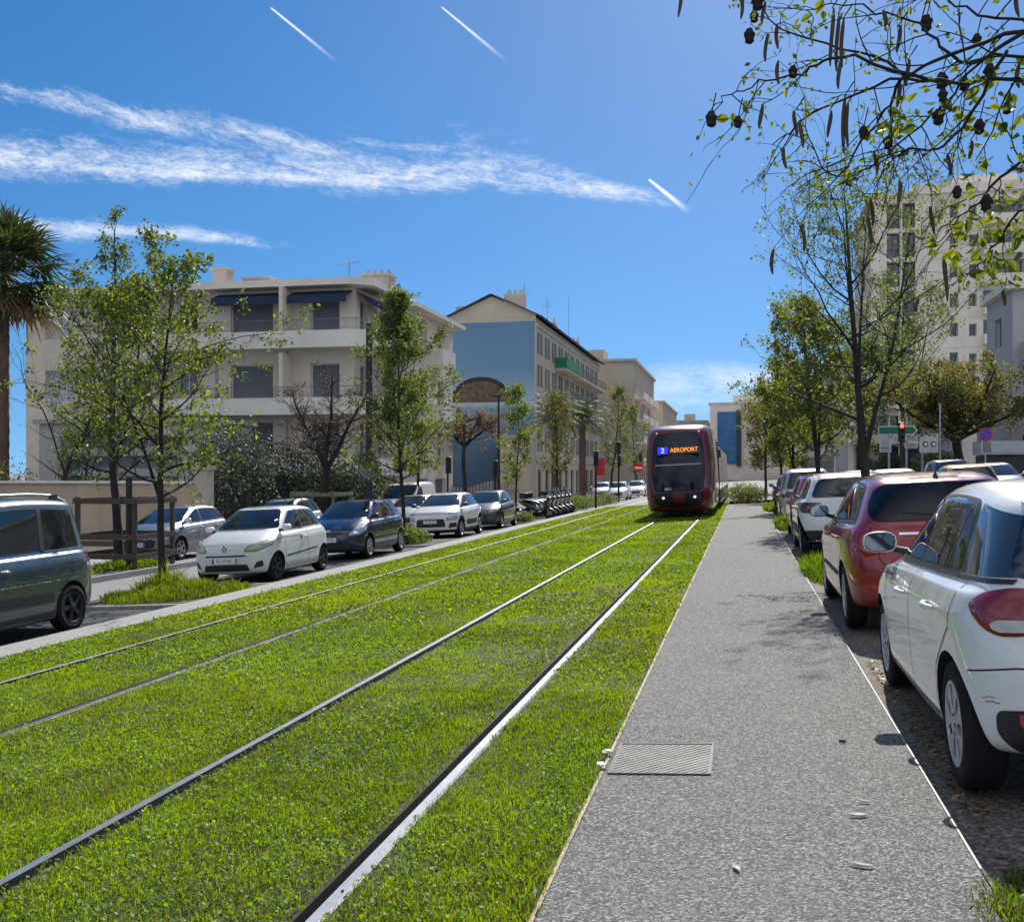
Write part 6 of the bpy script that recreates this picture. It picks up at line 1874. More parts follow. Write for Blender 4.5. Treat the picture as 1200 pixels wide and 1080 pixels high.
# ------------------------------------------------------------------ tram
P_TRAM = paint('tram_burgundy', (.125, .005, .010), .05, .32, .03)
M_TRAMG = paint('tram_grey', (.20, .205, .21), .4, .35, .1)
M_TGLASS = glass('tram_glass', (.003, .005, .012), .03, .30, 0)
def tram():
    w = 1.325; CX = -2.31; Y0 = 40.3
    t = empty('tram', (CX, Y0, gz(CX)), 0, 'burgundy tram with black glass front coming along the lawn, blue 2 and orange display lit', 'tram')
    t.rotation_euler = (Matrix.Rotation(-ROLL, 3, 'Y') @ Matrix.Rotation(R(-90), 3, 'Z')).to_euler()
    rows = [(.24, .34, .90), (.30, .14, .965), (.62, .02, .985), (.95, .0, 1.0), (1.25, .06, 1.0), (1.8, .26, 1.0), (2.4, .60, .985), (2.85, .90, .965), (3.12, 1.12, .935), (3.29, 1.40, .875), (3.36, 2.1, .66)]
    BACK = -8.2; V = []; idx = {}
    K = 8
    for r_, (z, ins, ws) in enumerate(rows):
        yw = w * ws
        P = [(-ins, 0), (-ins - .05, .42 * yw), (-ins - .26, .80 * yw), (-ins - .78, .975 * yw), (-ins - 1.8, yw), (-4.6, yw), (-6.5, yw), (BACK, yw)]
        for k, (x, y) in enumerate(P):
            idx[r_, k, 0] = len(V); V.append((x, y, z))
            if k: idx[r_, k, 1] = len(V); V.append((x, -y, z))
            else: idx[r_, k, 1] = idx[r_, k, 0]
    F = []
    for r_ in range(len(rows) - 1):
        for k in range(K - 1):
            for s in (0, 1):
                f = [idx[r_, k, s], idx[r_, k + 1, s], idx[r_ + 1, k + 1, s], idx[r_ + 1, k, s]]
                F.append(f if s else f[::-1])
        F.append([idx[r_, K - 1, 0], idx[r_, K - 1, 1], idx[r_ + 1, K - 1, 1], idx[r_ + 1, K - 1, 0]])
    for r_ in (0, len(rows) - 1):
        for k in range(K - 1):
            f = []
            for q in (idx[r_, k, 0], idx[r_, k + 1, 0], idx[r_, k + 1, 1], idx[r_, k, 1]):
                if q not in f: f.append(q)
            F.append(f)
    bm = bmesh.new(); vs = [bm.verts.new(v) for v in V]
    for f in F: bm.faces.new([vs[i] for i in f])
    bmesh.ops.recalc_face_normals(bm, faces=bm.faces)
    me = bpy.data.meshes.new('cage'); bm.to_mesh(me); bm.free()
    o = bpy.data.objects.new('cage', me); COL.objects.link(o)
    md = o.modifiers.new('s', 'SUBSURF'); md.levels = 2; md.use_limit_surface = False
    me2 = bpy.data.meshes.new_from_object(o.evaluated_get(bpy.context.evaluated_depsgraph_get()))
    bpy.data.objects.remove(o)
    n = len(me2.vertices); co = np.empty(n * 3); me2.vertices.foreach_get('co', co); co = co.reshape(-1, 3)
    co[:, 0] -= co[:, 0].max(); co[:, 1] *= w / co[:, 1].max(); co[:, 2] = .24 + (co[:, 2] - co[:, 2].min()) * (3.34 / (co[:, 2].max() - co[:, 2].min()))
    me2.vertices.foreach_set('co', co.ravel()); me2.update()
    nr = np.empty(n * 3); me2.vertices.foreach_get('normal', nr)
    me2.materials.clear(); me2.materials.append(P_TRAM); me2.polygons.foreach_set('use_smooth', [True] * len(me2.polygons)); me2.name = 'front_body'
    link('front_body', me2, t)
    c = Car.__new__(Car)
    c.root = t; c.co = co; c.nr = nr.reshape(-1, 3); c.polys = [tuple(p.vertices) for p in me2.polygons]; c.bvh = BVHTree.FromPolygons([tuple(v) for v in co], c.polys); c.L = 9; c.W = 2 * w; c.xF = 0; c.xR = BACK
    c.frontp('windscreen', rounded([(-.92, .98), (.92, .98), (1.00, 1.7), (.98, 2.5), (.86, 3.24), (-.86, 3.24), (-.98, 2.5), (-1.00, 1.7)], [.18, .18, .1, .3, .3, .3, .3, .1]), M_TGLASS, off=.006, grid=.09)
    c.frontp('nose_mask', rounded([(-.70, .42), (.70, .42), (.94, .66), (.90, .96), (-.90, .96), (-.94, .66)], .12), mat('tram_mask', (.010, .010, .012), .3), off=.004, grid=.09)
    c.frontp('nose_panel', rounded([(-.20, .58), (.20, .58), (.24, .90), (-.24, .90)], .05), P_TRAM, off=.008, grid=.06)
    c.front2('lamp_pod', rounded([(.42, .66), (.78, .70), (.84, .90), (.46, .86)], .06), M_BLACK, off=.009, grid=.05)
    c.front2('head_lamp', ellipse(.58, .78, .055, .050, 18), mat('lit_headlamp', (.9, .85, .8), .2, emit=(1, .62, .50), estr=.7), off=.014)
    c.front2('marker_light', ellipse(.80, 3.26, .035, .03, 12), mat('lit_marker', (.9, .5, .4), .2, emit=(1, .4, .3), estr=.5), off=.012)
    c.frontp('visor_bar', rounded([(-.86, 1.99), (.86, 1.99), (.86, 2.03), (-.86, 2.03)], .01), mat('visor_grey', (.30, .31, .32), .5), off=.010, grid=.08)
    c.frontp('wiper', c.line([(.05, 1.0), (-.35, 1.12), (-.42, 1.85)], .03), M_BLACK, off=.02)
    c.frontp('fleet_badge', rounded([(-.52, 1.06), (-.26, 1.06), (-.26, 1.15), (-.52, 1.15)], .02), mat('badge_grey', (.35, .36, .38), .4), off=.010)
    # destination board behind the glass line, tilted with the screen
    x1, x2 = c.nosex(0, 2.42), c.nosex(0, 2.70); th = math.atan2(x1 - x2, .28)
    Mr = Matrix(((0, -math.sin(th), math.cos(th)), (1, 0, 0), (0, math.cos(th), math.sin(th))))
    zc_ = 2.56; xc_ = c.nosex(0, zc_) + .03
    e = empty('destination_board', (xc_, 0, zc_)); e.parent = t; e.rotation_euler = Mr.to_euler()
    MB().box((.05, 0, -.02), (1.62, .34, .03)).build('board', mat('board_black', (.008, .008, .010), .4), e)
    MB().box((-.56, 0, -.002), (.36, .30, .012)).build('route_panel', mat('route_blue', (.02, .03, .6), .4, emit=(.01, .015, .85), estr=.9), e)
    text_part('route_number', '2', .30, mat('route_white', (.6, .65, 1), .4, emit=(.45, .5, 1.0), estr=1.0), e, (-.56, 0, .006), (0, 0, 0), .003)
    text_part('destination_text', 'AEROPORT', .26, mat('led_orange', (.9, .35, .05), .4, emit=(1.0, .28, .03), estr=1.0), e, (.24, 0, .0), (0, 0, 0), .003, sx=.78)
    # flank of the front car: glass band and door
    c.side('side_window', rounded([(-3.0, 1.10), (-8.0, 1.10), (-8.0, 2.55), (-3.0, 2.55)], .12), M_TGLASS, off=.005, grid=.12)
    c.side('cab_window', rounded([(-1.55, 1.15), (-2.75, 1.15), (-2.75, 2.45), (-2.05, 2.45), (-1.65, 1.8)], .12), M_TGLASS, off=.005, grid=.1)
    c.side('door_line', c.line([(-4.3, .35), (-4.3, 2.75), (-5.6, 2.75), (-5.6, .35)], .03), M_SEAM, off=.008)
    c.side('skirt_band', rounded([(-2.2, .34), (-8.1, .34), (-8.1, .95), (-2.4, .95)], .05), M_TRAMG, off=.003, grid=.15)
    for s in (1, -1):
        b = MB(); b.tube([(-1.9, s * 1.30, 2.62), (-1.75, s * 1.48, 2.62), (-1.72, s * 1.52, 2.5)], .018, 6); b.box((-1.72, s * 1.52, 2.36), (.06, .12, .30)); b.build('mirror_camera', M_BLACK, t)
    for xw in (-3.0, -5.2):
        for s in (1, -1):
            b = MB(); b.lathe([(.29, -.06), (.29, .06), (.10, .07)], 20, 0, Matrix.Translation((xw, s * .74, .29)) @ Matrix.Rotation(R(90), 4, 'X'), caps=True); b.build('wheel', M_RAILD, t)
    # trailing sections
    def section(x0, x1, kind):
        prof = [(-w, .30), (-w, 2.85), (-w * .93, 3.12), (-w * .75, 3.30), (0, 3.36), (w * .75, 3.30), (w * .93, 3.12), (w, 2.85), (w, .30)]
        if kind == 'bellows': prof = [(y * .88, .5 + (z - .3) * .91) for y, z in prof]
        M = Matrix(((0, 0, 1, 0), (1, 0, 0, 0), (0, 1, 0, 0), (0, 0, 0, 1)))
        b = MB(); b.prism(prof[::-1], x0, x1, M)
        return b
    x = BACK
    for i in range(4):
        section(x - .5, x, 'bellows').build('bellows', M_RUBBER, t); x -= .5
        Ls = 6.0
        o = section(x - Ls, x, 'car').build('tram_section', M_TRAMG if i % 2 else P_TRAM, t)
        b = MB(); b.box((x - Ls / 2, 0, 3.42), (Ls * .8, 1.7, .26)); bevel(b.build('roof_equipment', M_TRAMG, o), .05)
        for s in (1, -1):
            for k in range(3):
                cx = x - Ls * (k + .5) / 3
                b = MB(); b.box((cx, s * (w + .006), 1.82), (Ls / 3 - .14, .02, 1.42)); b.build('window', M_TGLASS, o)
            b = MB(); b.box((x - Ls / 2, s * (w + .005), .64), (Ls - .1, .016, .55)); b.build('skirt', mat('tram_dark', (.03, .03, .034), .4), o)
        x -= Ls
tram()
# ------------------------------------------------------------------ buildings
def render_mat(name, col, vary=.10, streak=.25, rough=.85):
    """painted render: faint blotches, rain streaks, fine grain"""
    m, g, b = newmat(name)
    tc = g.n('ShaderNodeTexCoord').outputs['Object']
    f = g.noise(tc, .55, 7, .6)
    mp = g.n('ShaderNodeMapping'); mp.inputs['Scale'].default_value = (1.6, 1.6, .12); g.put(mp.inputs[0], tc)
    st = g.noise(mp.outputs[0], 1.4, 6, .65)
    c = g.ramp(f, [(.3, tuple(x * (1 - vary) for x in col)), (.7, tuple(min(1, x * (1 + vary)) for x in col))])
    c = g.mix(g.smooth(st, .52, .80, 0, streak), c, tuple(x * .55 for x in col))
    g.put(b.inputs['Base Color'], c); b.inputs['Roughness'].default_value = rough
    g.put(b.inputs['Normal'], g.bump(g.noise(tc, 30, 4, .6), .15, .01))
    return m
R_CREAM = render_mat('render_cream', (.68, .585, .48)); R_WHITE = render_mat('render_white', (.73, .67, .60)); R_BEIGE = render_mat('render_beige', (.52, .45, .36))
R_GREY = render_mat('render_grey', (.44, .425, .42)); R_TOWER = render_mat('render_tower', (.72, .64, .56)); R_SAND = render_mat('render_sand', (.46, .40, .33)); R_WALL = render_mat('render_wall', (.46, .365, .26), .15, .4)
R_CHIM = render_mat('render_chimney', (.50, .42, .35), .2)
M_TILE = mat('roof_tiles', (.20, .115, .08), .85, vary=.35, scale=6); M_SLATE = mat('eave_dark', (.055, .06, .07), .7, vary=.2)
M_SHUT = mat('roller_shutter', (.155, .165, .19), .6, vary=.08, scale=2); M_LOUV = mat('louvre_shutter', (.14, .15, .15), .7, vary=.2)
M_FRAME = mat('window_frame_white', (.62, .62, .61), .5); M_FRAMED = mat('window_frame_dark', (.05, .05, .055), .5); M_RAILING = mat('railing_grey', (.20, .205, .21), .5, .4)
M_NAVY = mat('navy_awning', (.012, .028, .075), .8, vary=.2); M_CURT = mat('curtain', (.45, .47, .50), .9, vary=.2, scale=5)
M_GREEN = mat('green_fabric', (.01, .20, .09), .8, vary=.3, scale=2)

class Bld:
    def __init__(self, name, label, x, y, z, wallm, cat='building', group=None):
        self.root = empty(name, (x, y, z), 0, label, cat, group); self.w = MB(); self.m = wallm
    def panel(self, O, U, W, z0, z1, holes=(), d=.22, mi=0):
        """a wall with recessed openings. O: (x,y) of its left end seen from outside; holes: (u0,u1,z0,z1)"""
        U = Vector((U[0], U[1], 0)); N = Vector((U.y, -U.x, 0)); O = Vector((O[0], O[1], 0))
        us = sorted({0, W, *[h[0] for h in holes], *[h[1] for h in holes]}); zs = sorted({z0, z1, *[h[2] for h in holes], *[h[3] for h in holes]})
        P = lambda u, z, dd=0: O + U * u - N * dd + Vector((0, 0, z))
        for i in range(len(us) - 1):
            for j in range(len(zs) - 1):
                cu, cz = (us[i] + us[i + 1]) / 2, (zs[j] + zs[j + 1]) / 2
                if any(h[0] < cu < h[1] and h[2] < cz < h[3] for h in holes): continue
                self.w.quad(P(us[i], zs[j]), P(us[i + 1], zs[j]), P(us[i + 1], zs[j + 1]), P(us[i], zs[j + 1]), mi)
        for (a, b_, c, e) in [h[:4] for h in holes]:
            for q in (((a, c), (a, e)), ((a, e), (b_, e)), ((b_, e), (b_, c)), ((b_, c), (a, c))):
                (u0, q0), (u1, q1) = q
                self.w.quad(P(u0, q0), P(u1, q1), P(u1, q1, d), P(u0, q0, d), mi)
        return P, N
    def fill(self, P, N, hole, kind='window', d=.22, bars=1, fm=None, pane=None):
        """closes an opening with its own window object"""
        a, b_, c, e = hole[:4]
        fm = fm or M_FRAME
        M = lambda u, z, dd: P(u, z, d + dd)
        def slab(mb, u0, u1, z0, z1, t0, t1, mi=0):
            V = [M(u0, z0, t0), M(u1, z0, t0), M(u1, z1, t0), M(u0, z1, t0), M(u0, z0, t1), M(u1, z0, t1), M(u1, z1, t1), M(u0, z1, t1)]
            mb.add(V, [(0, 1, 2, 3), (7, 6, 5, 4), (0, 4, 5, 1), (1, 5, 6, 2), (2, 6, 7, 3), (3, 7, 4, 0)], mi)
        if kind == 'shutter' or kind.startswith('half'):
            zb = c if kind == 'shutter' else lerp(c, e, .52)
            f = MB(); slab(f, a, a + .05, c, e, -.04, .05); slab(f, b_ - .05, b_, c, e, -.04, .05); slab(f, a + .05, b_ - .05, e - .05, e, -.04, .05)
            if kind != 'shutter':
                for k in (0, .5, 1): slab(f, lerp(a + .05, b_ - .11, k), lerp(a + .05, b_ - .11, k) + .06, c, zb, .06, .12)
            fo = f.build('window', fm, self.root)
            s = MB(); n = max(4, int((e - .05 - zb) / .07))
            for k in range(n):
                z0 = lerp(zb, e - .05, k / n); z1 = lerp(zb, e - .05, (k + 1) / n)
                V = [M(a + .05, z0, .03), M(b_ - .05, z0, .03), M(b_ - .05, (z0 + z1) / 2, .012), M(a + .05, (z0 + z1) / 2, .012), M(b_ - .05, z1, .03), M(a + .05, z1, .03)]
                s.add(V, [(0, 1, 2, 3), (3, 2, 4, 5)])
            s.build('shutter', M_SHUT, fo)
            if kind != 'shutter':
                q = MB(); slab(q, a + .05, b_ - .05, c, zb, .10, .12); q.build('pane', pane or M_GLASSB, fo)
            return fo
        f = MB(); t = .055
        slab(f, a, a + t, c, e, -.03, .06); slab(f, b_ - t, b_, c, e, -.03, .06); slab(f, a + t, b_ - t, c, c + t, -.03, .06); slab(f, a + t, b_ - t, e - t, e, -.03, .06)
        for k in range(1, bars + 1):
            u = lerp(a, b_, k / (bars + 1)); slab(f, u - .03, u + .03, c + t, e - t, -.02, .05)
        fo = f.build('window', fm, self.root)
        q = MB(); slab(q, a + t, b_ - t, c + t, e - t, .025, .04)
        q.build('pane', pane or M_GLASSB, fo)
        if kind == 'louvre':                            # open louvred shutters beside the opening
            for u0, u1 in ((a - (b_ - a) * .48, a - .02), (b_ + .02, b_ + (b_ - a) * .48)):
                s = MB()
                V0 = -d
                slab(s, u0, u1, c, e, V0 - .045, V0 - .008); s.build('shutter', M_LOUV, fo)
        return fo
    def done(self, mats=None, name='wall'):
        return self.w.build(name, mats or [self.m], self.root)

def railing(b, pts, z, h, n=None, r=.012, gap=.13):
    """thin metal railing along a poly-line"""
    for i in range(len(pts) - 1):
        p, q = Vector((*pts[i], z)), Vector((*pts[i + 1], z)); L = (q - p).length
        b.tube([p + Vector((0, 0, h)), q + Vector((0, 0, h))], r * 1.6, 5); b.tube([p + Vector((0, 0, .08)), q + Vector((0, 0, .08))], r, 4)
        for k in range(int(L / gap) + 1):
            s = p.lerp(q, min(1, k * gap / L)); b.beam(s + Vector((0, 0, .08)), s + Vector((0, 0, h)), r, r)

# --- block of flats on the left
def flats():
    Bx, By, Bz = -19.6, 52.0, -.95
    B = Bld('apartment_block', 'cream three storey flats with rounded corner balconies, grey shutters and navy awnings', Bx, By, Bz, R_CREAM)
    LX = -19.2                                           # front wall runs from LX to 0 (local)
    T = 12.1
    sx = lambda X: X - Bx
    H_ = []; kinds = []
    def add(x0, x1, z0, z1, k): H_.append((sx(x0) - LX, sx(x1) - LX, z0, z1)); kinds.append(k)
    for z, kk in ((9.55, ('shutter', 'shutter')), (6.05, ('shutter', 'shutter')), (3.05, ('shutter', 'half'))):
        add(-26.5, -24.1, z, z + 2.15, kk[0]); add(-22.0, -20.4, z, z + 2.15, kk[1])
        add(-29.6, -28.4, z + .6, z + 2.1, 'window'); add(-33.0, -31.2, z, z + 2.15, 'shutter'); add(-37.6, -35.8, z + .3, z + 2.1, 'curtain')
    add(-21.6, -20.0, .1, 2.1, 'dark'); add(-26.2, -24.4, .3, 2.2, 'shutter'); add(-31.0, -29.0, .3, 2.2, 'shutter')
    P, N = B.panel((LX, 0), (1, 0), -LX, -.2, T, H_)
    for h, k in zip(H_, kinds):
        if k == 'curtain': B.fill(P, N, h, 'window', bars=2, pane=M_CURT)
        elif k == 'dark': B.fill(P, N, h, 'window', bars=0, fm=M_FRAMED, pane=M_DARK)
        elif k.startswith('half'): B.fill(P, N, h, 'half')
        else: B.fill(P, N, h, k)
    # flank to the street: corner bay, then a bay standing further out
    hs = [(.9, 2.0, z, z + 2.1) for z in (9.55, 6.05, 3.05)] + [(3.0, 3.6, 10.2, 11.5)]
    P, N = B.panel((0, 0), (0, 1), 4.2, -.2, T, hs)
    for h in hs: B.fill(P, N, h, 'shutter' if h[0] < 1 else 'window')
    B.panel((0, 4.2), (1, 0), 1.3, -.2, 11.75)
    hs = [(1.0, 1.7, z, z + 1.9) for z in (9.5, 6.2, 3.1)] + [(3.2, 4.4, z, z + 2.1) for z in (9.4, 6.1, 3.0)] + [(6.6, 8.2, z, z + 2.1) for z in (9.4, 6.1, 3.0)] + [(2.5, 4.8, .0, 2.2), (6.2, 8.6, .0, 2.2)]
    P, N = B.panel((1.3, 4.2), (0, 1), 10.2, -.2, 11.75, hs)
    for h in hs: B.fill(P, N, h, 'louvre' if h[0] < 2 else ('window' if h[2] > 1 else 'shutter'))
    B.panel((1.3, 14.4), (-1, 0), 20.5, -.2, 11.75); B.panel((LX, 14.4), (0, -1), 14.4, -.2, T)
    B.w.bb(LX + .1, -.05, .05, 14.3, T - .3, T - .02)
    B.done()
    r = MB()                                             # flat roofs with overhanging edge
    n = 8; arc = [(.75 + .55 * math.sin(a), -.65 + .55 - .55 * math.cos(a)) for a in np.linspace(0, math.pi / 2, n)]
    r.prism([(LX - .5, -.95), (.2, -.95), (1.15, -.2), (1.15, 4.6), (1.15, 14.9), (LX - .5, 14.9)], T + .01, T + .36)
    r.bb(LX - .3, 2.0, 4.5, 15.0, 11.76, 12.0)
    ro = r.build('roof', R_WHITE, B.root)
    for (x0, x1, y0, y1, h, pots) in ((sx(-28.3), sx(-27.5), 1.4, 2.3, 1.25, 0), (sx(-27.0), sx(-25.4), 2.4, 3.6, .85, 0), (-.9, .7, 3.4, 4.6, .95, 4), (-2.6, -1.4, 5.0, 6.0, .8, 3)):
        c = MB(); c.bb(x0, x1, y0, y1, T + .3, T + .36 + h - .12); c.bb(x0 - .08, x1 + .08, y0 - .08, y1 + .08, T + .24 + h, T + .36 + h)
        for k in range(pots):
            px_ = lerp(x0 + .2, x1 - .2, k / max(1, pots - 1)); c.tube([(px_, (y0 + y1) / 2, T + .36 + h), (px_, (y0 + y1) / 2, T + .36 + h + .30)], [.12, .10], 8)
        c.build('chimney', R_CHIM, ro)
    a = MB(); a.tube([(-1.1, 2.2, T + .3), (-1.1, 2.2, T + 1.8)], .02, 5); a.tube([(-1.75, 2.2, T + 1.6), (-.5, 2.2, T + 1.75)], .013, 4)
    for k in range(6): a.tube([(-1.7 + k * .22, 1.9, T + 1.61 + k * .025), (-1.7 + k * .22, 2.5, T + 1.61 + k * .025)], .008, 4)
    for k in range(4): a.tube([(-1.1, 1.9, T + 1.1 + k * .12), (-1.1, 2.5, T + 1.1 + k * .12)], .008, 4)
    a.build('aerial', M_RAILING, B.root)
    # balconies: solid band with thin railing above, rounded at the street corner
    for zb, x0 in ((8.95, sx(-30.4)), (5.55, sx(-30.4)), (2.45, sx(-27.2))):
        path = [(x0, -1.3)] + [(.0 + 1.55 * math.sin(a_), .25 - 1.55 * math.cos(a_)) for a_ in np.linspace(0, math.pi / 2, 9)] + [(1.55, 4.15)]
        b = MB(); inner = [(x0, -.02), (-.01, -.02), (.02, .0), (.02, 4.15)]
        poly = [(x0 + .02, -1.27)] + [(1.52 * math.sin(a_), .25 - 1.52 * math.cos(a_)) for a_ in np.linspace(0, math.pi / 2, 9)] + [(1.52, 4.12)] + inner[::-1]
        b.prism(poly, zb, zb + .20)
        bo = b.build('balcony', R_WHITE, B.root)
        pw = MB()
        for i in range(len(path) - 1):
            (ax, ay), (bx, by) = path[i], path[i + 1]
            d = Vector((bx - ax, by - ay)).normalized(); nn = Vector((-d.y, d.x)) * .12
            pw.add([(ax, ay, zb - .05), (bx, by, zb - .05), (bx + nn.x, by + nn.y, zb - .05), (ax + nn.x, ay + nn.y, zb - .05), (ax, ay, zb + .82), (bx, by, zb + .82), (bx + nn.x, by + nn.y, zb + .82), (ax + nn.x, ay + nn.y, zb + .82)],
                   [(3, 2, 1, 0), (4, 5, 6, 7), (0, 1, 5, 4), (1, 2, 6, 5), (2, 3, 7, 6), (3, 0, 4, 7)])
        pw.build('parapet', R_WHITE, bo)
        rl = MB(); railing(rl, [(p[0], p[1] + .05) for p in path[:2]] + [(p[0] - .04, p[1] + .02) for p in path[2:]], zb + .82, .55)
        rl.build('railing', M_RAILING, bo)
        if zb > 4:
            dd = MB(); dd.bb(x0 + .02, x0 + .14, -1.28, -.02, zb + .2, zb + 3.1); dd.bb(sx(-23.2), sx(-23.0), -1.25, -.02, zb + .2, zb + 3.1); dd.build('divider', R_CREAM, bo)
    for zb in (8.9, 5.6):                                # far corner balconies
        b = MB(); b.bb(1.303, 2.3, 8.6, 11.4, zb, zb + .18); b.bb(2.18, 2.3, 8.6, 11.4, zb + .183, zb + .95); b.bb(1.303, 2.177, 8.6, 8.72, zb + .183, zb + .95); b.build('balcony', R_WHITE, B.root)
    for (x0, x1) in ((sx(-27.2), sx(-23.4)), (sx(-22.9), sx(-19.7))):   # folded awnings
        b = MB(); b.add([(x0, -.02, 11.95), (x1, -.02, 11.95), (x1, -.9, 11.60), (x0, -.9, 11.60), (x1, -.9, 11.22), (x0, -.9, 11.22), (x0, -.86, 11.22), (x1, -.86, 11.22), (x1, -.86, 11.55), (x0, -.86, 11.55), (x1, -.02, 11.88), (x0, -.02, 11.88)],
                        [(0, 1, 2, 3), (3, 2, 4, 5), (5, 4, 7, 6), (6, 7, 8, 9), (9, 8, 10, 11), (0, 3, 9, 11), (1, 10, 8, 2), (3, 5, 6, 9), (2, 8, 7, 4)][::1])
        b.build('awning', M_NAVY, B.root)
    b = MB(); b.add([(.02, .3, 11.95), (.02, 3.0, 11.95), (.95, 3.0, 11.5), (.95, .3, 11.5), (.95, 3.0, 11.15), (.95, .3, 11.15)], [(0, 1, 2, 3), (3, 2, 4, 5), (0, 3, 5), (1, 4, 2)]); b.build('awning', M_NAVY, B.root)
    for xx in (sx(-27.3), sx(-23.3)):
        b = MB(); b.tube([(xx, -.06, .3), (xx, -.06, 8.9)], .05, 8); b.build('downpipe', M_STEEL, B.root)
flats()

# --- gabled house with the painted blue wall
def mural_mat():
    m, g, b = newmat('painted_sea_and_sky')
    tc = g.n('ShaderNodeTexCoord').outputs['Object']; sp = g.n('ShaderNodeSeparateXYZ'); g.put(sp.inputs[0], tc)
    wob = g.m('MULTIPLY', g.m('SUBTRACT', g.noise(tc, .6, 4, .5), .5), .8)
    h = g.m('DIVIDE', g.m('ADD', sp.outputs[2], wob), 16.5)
    c = g.ramp(h, [(0, (.045, .090, .155)), (.28, (.075, .140, .23)), (.40, (.125, .22, .31)), (.475, (.23, .34, .43)), (.50, (.19, .29, .38)), (.53, (.42, .52, .58)), (.60, (.26, .40, .53)), (.72, (.155, .285, .44)), (1, (.115, .225, .375))])
    mp = g.n('ShaderNodeMapping'); mp.inputs['Scale'].default_value = (.4, 1, 2.5); g.put(mp.inputs[0], tc)
    c = g.mix(g.smooth(g.noise(mp.outputs[0], 1.0, 6, .6), .5, .75, 0, .28), c, (.22, .30, .36))
    g.put(b.inputs['Base Color'], c); b.inputs['Roughness'].default_value = .8
    return m
def mural_house():
    Bx, By, Bz = -18.0, 93.0, -1.0
    B = Bld('gabled_house', 'tall beige house with a blue sea and sky painted over its gable wall', Bx, By, Bz, R_BEIGE)
    Wd = 8.6; D = 43.0; E = 16.4; A = 18.4
    B.panel((-Wd, 0), (1, 0), Wd, 0, E)
    B.w.add([(-Wd, 0, E), (0, 0, E), (0, 0, E + .3), (-Wd * .47, 0, A), (-Wd, 0, E - .0)], [(0, 1, 2, 3)])
    hs = []; ks = []
    fl = [4.2, 7.1, 10.0, 12.9]
    for k in range(11):
        u = 1.3 + k * 3.75
        for z in fl:
            if 14 < u < 30 and z > 12 and k % 2: hs.append((u, u + 1.1, z, z + 2.2)); ks.append('louvre')
            else: hs.append((u, u + 1.1, z + .35, z + 2.25)); ks.append('louvre')
        hs.append((u - .4, u + 1.8, .3, 2.9)); ks.append('shop')
    P, N = B.panel((0, 0), (0, 1), D, 0, E, hs)
    for h, k in zip(hs, ks): B.fill(P, N, h, 'louvre' if k == 'louvre' else 'window', bars=1, fm=M_FRAME if k == 'louvre' else M_FRAMED)
    B.panel((0, D), (-1, 0), Wd, 0, E); B.panel((-Wd, D), (0, -1), D, 0, E)
    for z in (3.6, 15.6): B.w.bb(.001, .14, -.0, D, z, z + .28)
    B.done()
    r = MB(); ov = .55
    for x0, z0, x1, z1 in ((-Wd - ov, E - .25, -Wd * .47, A + .10), (ov + .05, E - .02, -Wd * .47, A + .10)):
        n = Vector((z1 - z0, 0, -(x1 - x0))).normalized() * .10
        if n.z < 0: n = -n
        for y0, y1 in ((-.35, D + .3),):
            V = [(x0, y0, z0), (x1, y0, z1), (x1, y1, z1), (x0, y1, z0)]
            V += [(v[0] + n.x, v[1], v[2] + n.z) for v in V]
            r.add(V, [(3, 2, 1, 0), (4, 5, 6, 7), (0, 1, 5, 4), (1, 2, 6, 5), (2, 3, 7, 6), (3, 0, 4, 7)])
    ro = r.build('roof', [M_SLATE], B.root)
    for (x0, x1, y0, y1, z1, pots) in ((-2.9, -1.1, -.02, 1.2, 18.5, 6), (-7.9, -6.4, 2, 3.4, 17.9, 0), (-2.4, -1.2, 17, 18, 18.3, 2), (-2.4, -1.2, 33, 34, 18.3, 3)):
        c = MB(); c.bb(x0, x1, y0, y1, E, z1)
        for k in range(pots):
            yy = (y0 + y1) / 2; xx = lerp(x0 + .2, x1 - .2, k / max(1, pots - 1)); c.tube([(xx, yy, z1), (xx + .06 * (-1) ** k, yy, z1 + .5)], [.10, .08], 7)
        c.build('chimney', R_BEIGE, ro)
    for (xx, yy, h) in ((-1.2, .8, 2.2), (-.8, 10, 2.4), (-.6, 22, 4.5)):
        a = MB(); a.tube([(xx, yy, E + 1), (xx, yy, E + 1 + h)], .025, 4)
        if h < 4:
            for k in range(4): a.tube([(xx - .5 + .1 * k, yy, E + h + .2 * k), (xx + .5 - .1 * k, yy, E + h + .2 * k)], .014, 4)
        a.build('aerial', M_RAILING, ro)
    mu = MB(); mu.bb(-Wd + .02, -.12, -.06, -.004, .3, E - .35); mo = mu.build('painted_wall', mural_mat(), B.root)
    hill = [(-5.0 + 2.8 * math.cos(a), 8.9 + 2.3 * math.sin(a) ** .9) for a in np.linspace(0, math.pi, 16)]
    inner = [(-5.05 + 2.45 * math.cos(a), 8.9 + 1.9 * math.sin(a) ** .9) for a in np.linspace(math.pi, 0, 16)]
    hb = MB(); M = Matrix(((1, 0, 0, 0), (0, 0, 1, 0), (0, 1, 0, 0), (0, 0, 0, 1)))
    for i in range(15):
        q = [hill[i], hill[i + 1], inner[14 - i], inner[15 - i]]
        hb.prism(q, -.075, -.061, M)
    ib = MB(); ib.prism(inner, -.070, -.0605, M); ib.build('painted_mound', mat('painted_brown', (.13, .095, .07), .8, vary=.5, scale=2.5), mo)
    hb.build('painted_arch', mat('painted_dark', (.035, .035, .04), .8, vary=.4, scale=2), mo)
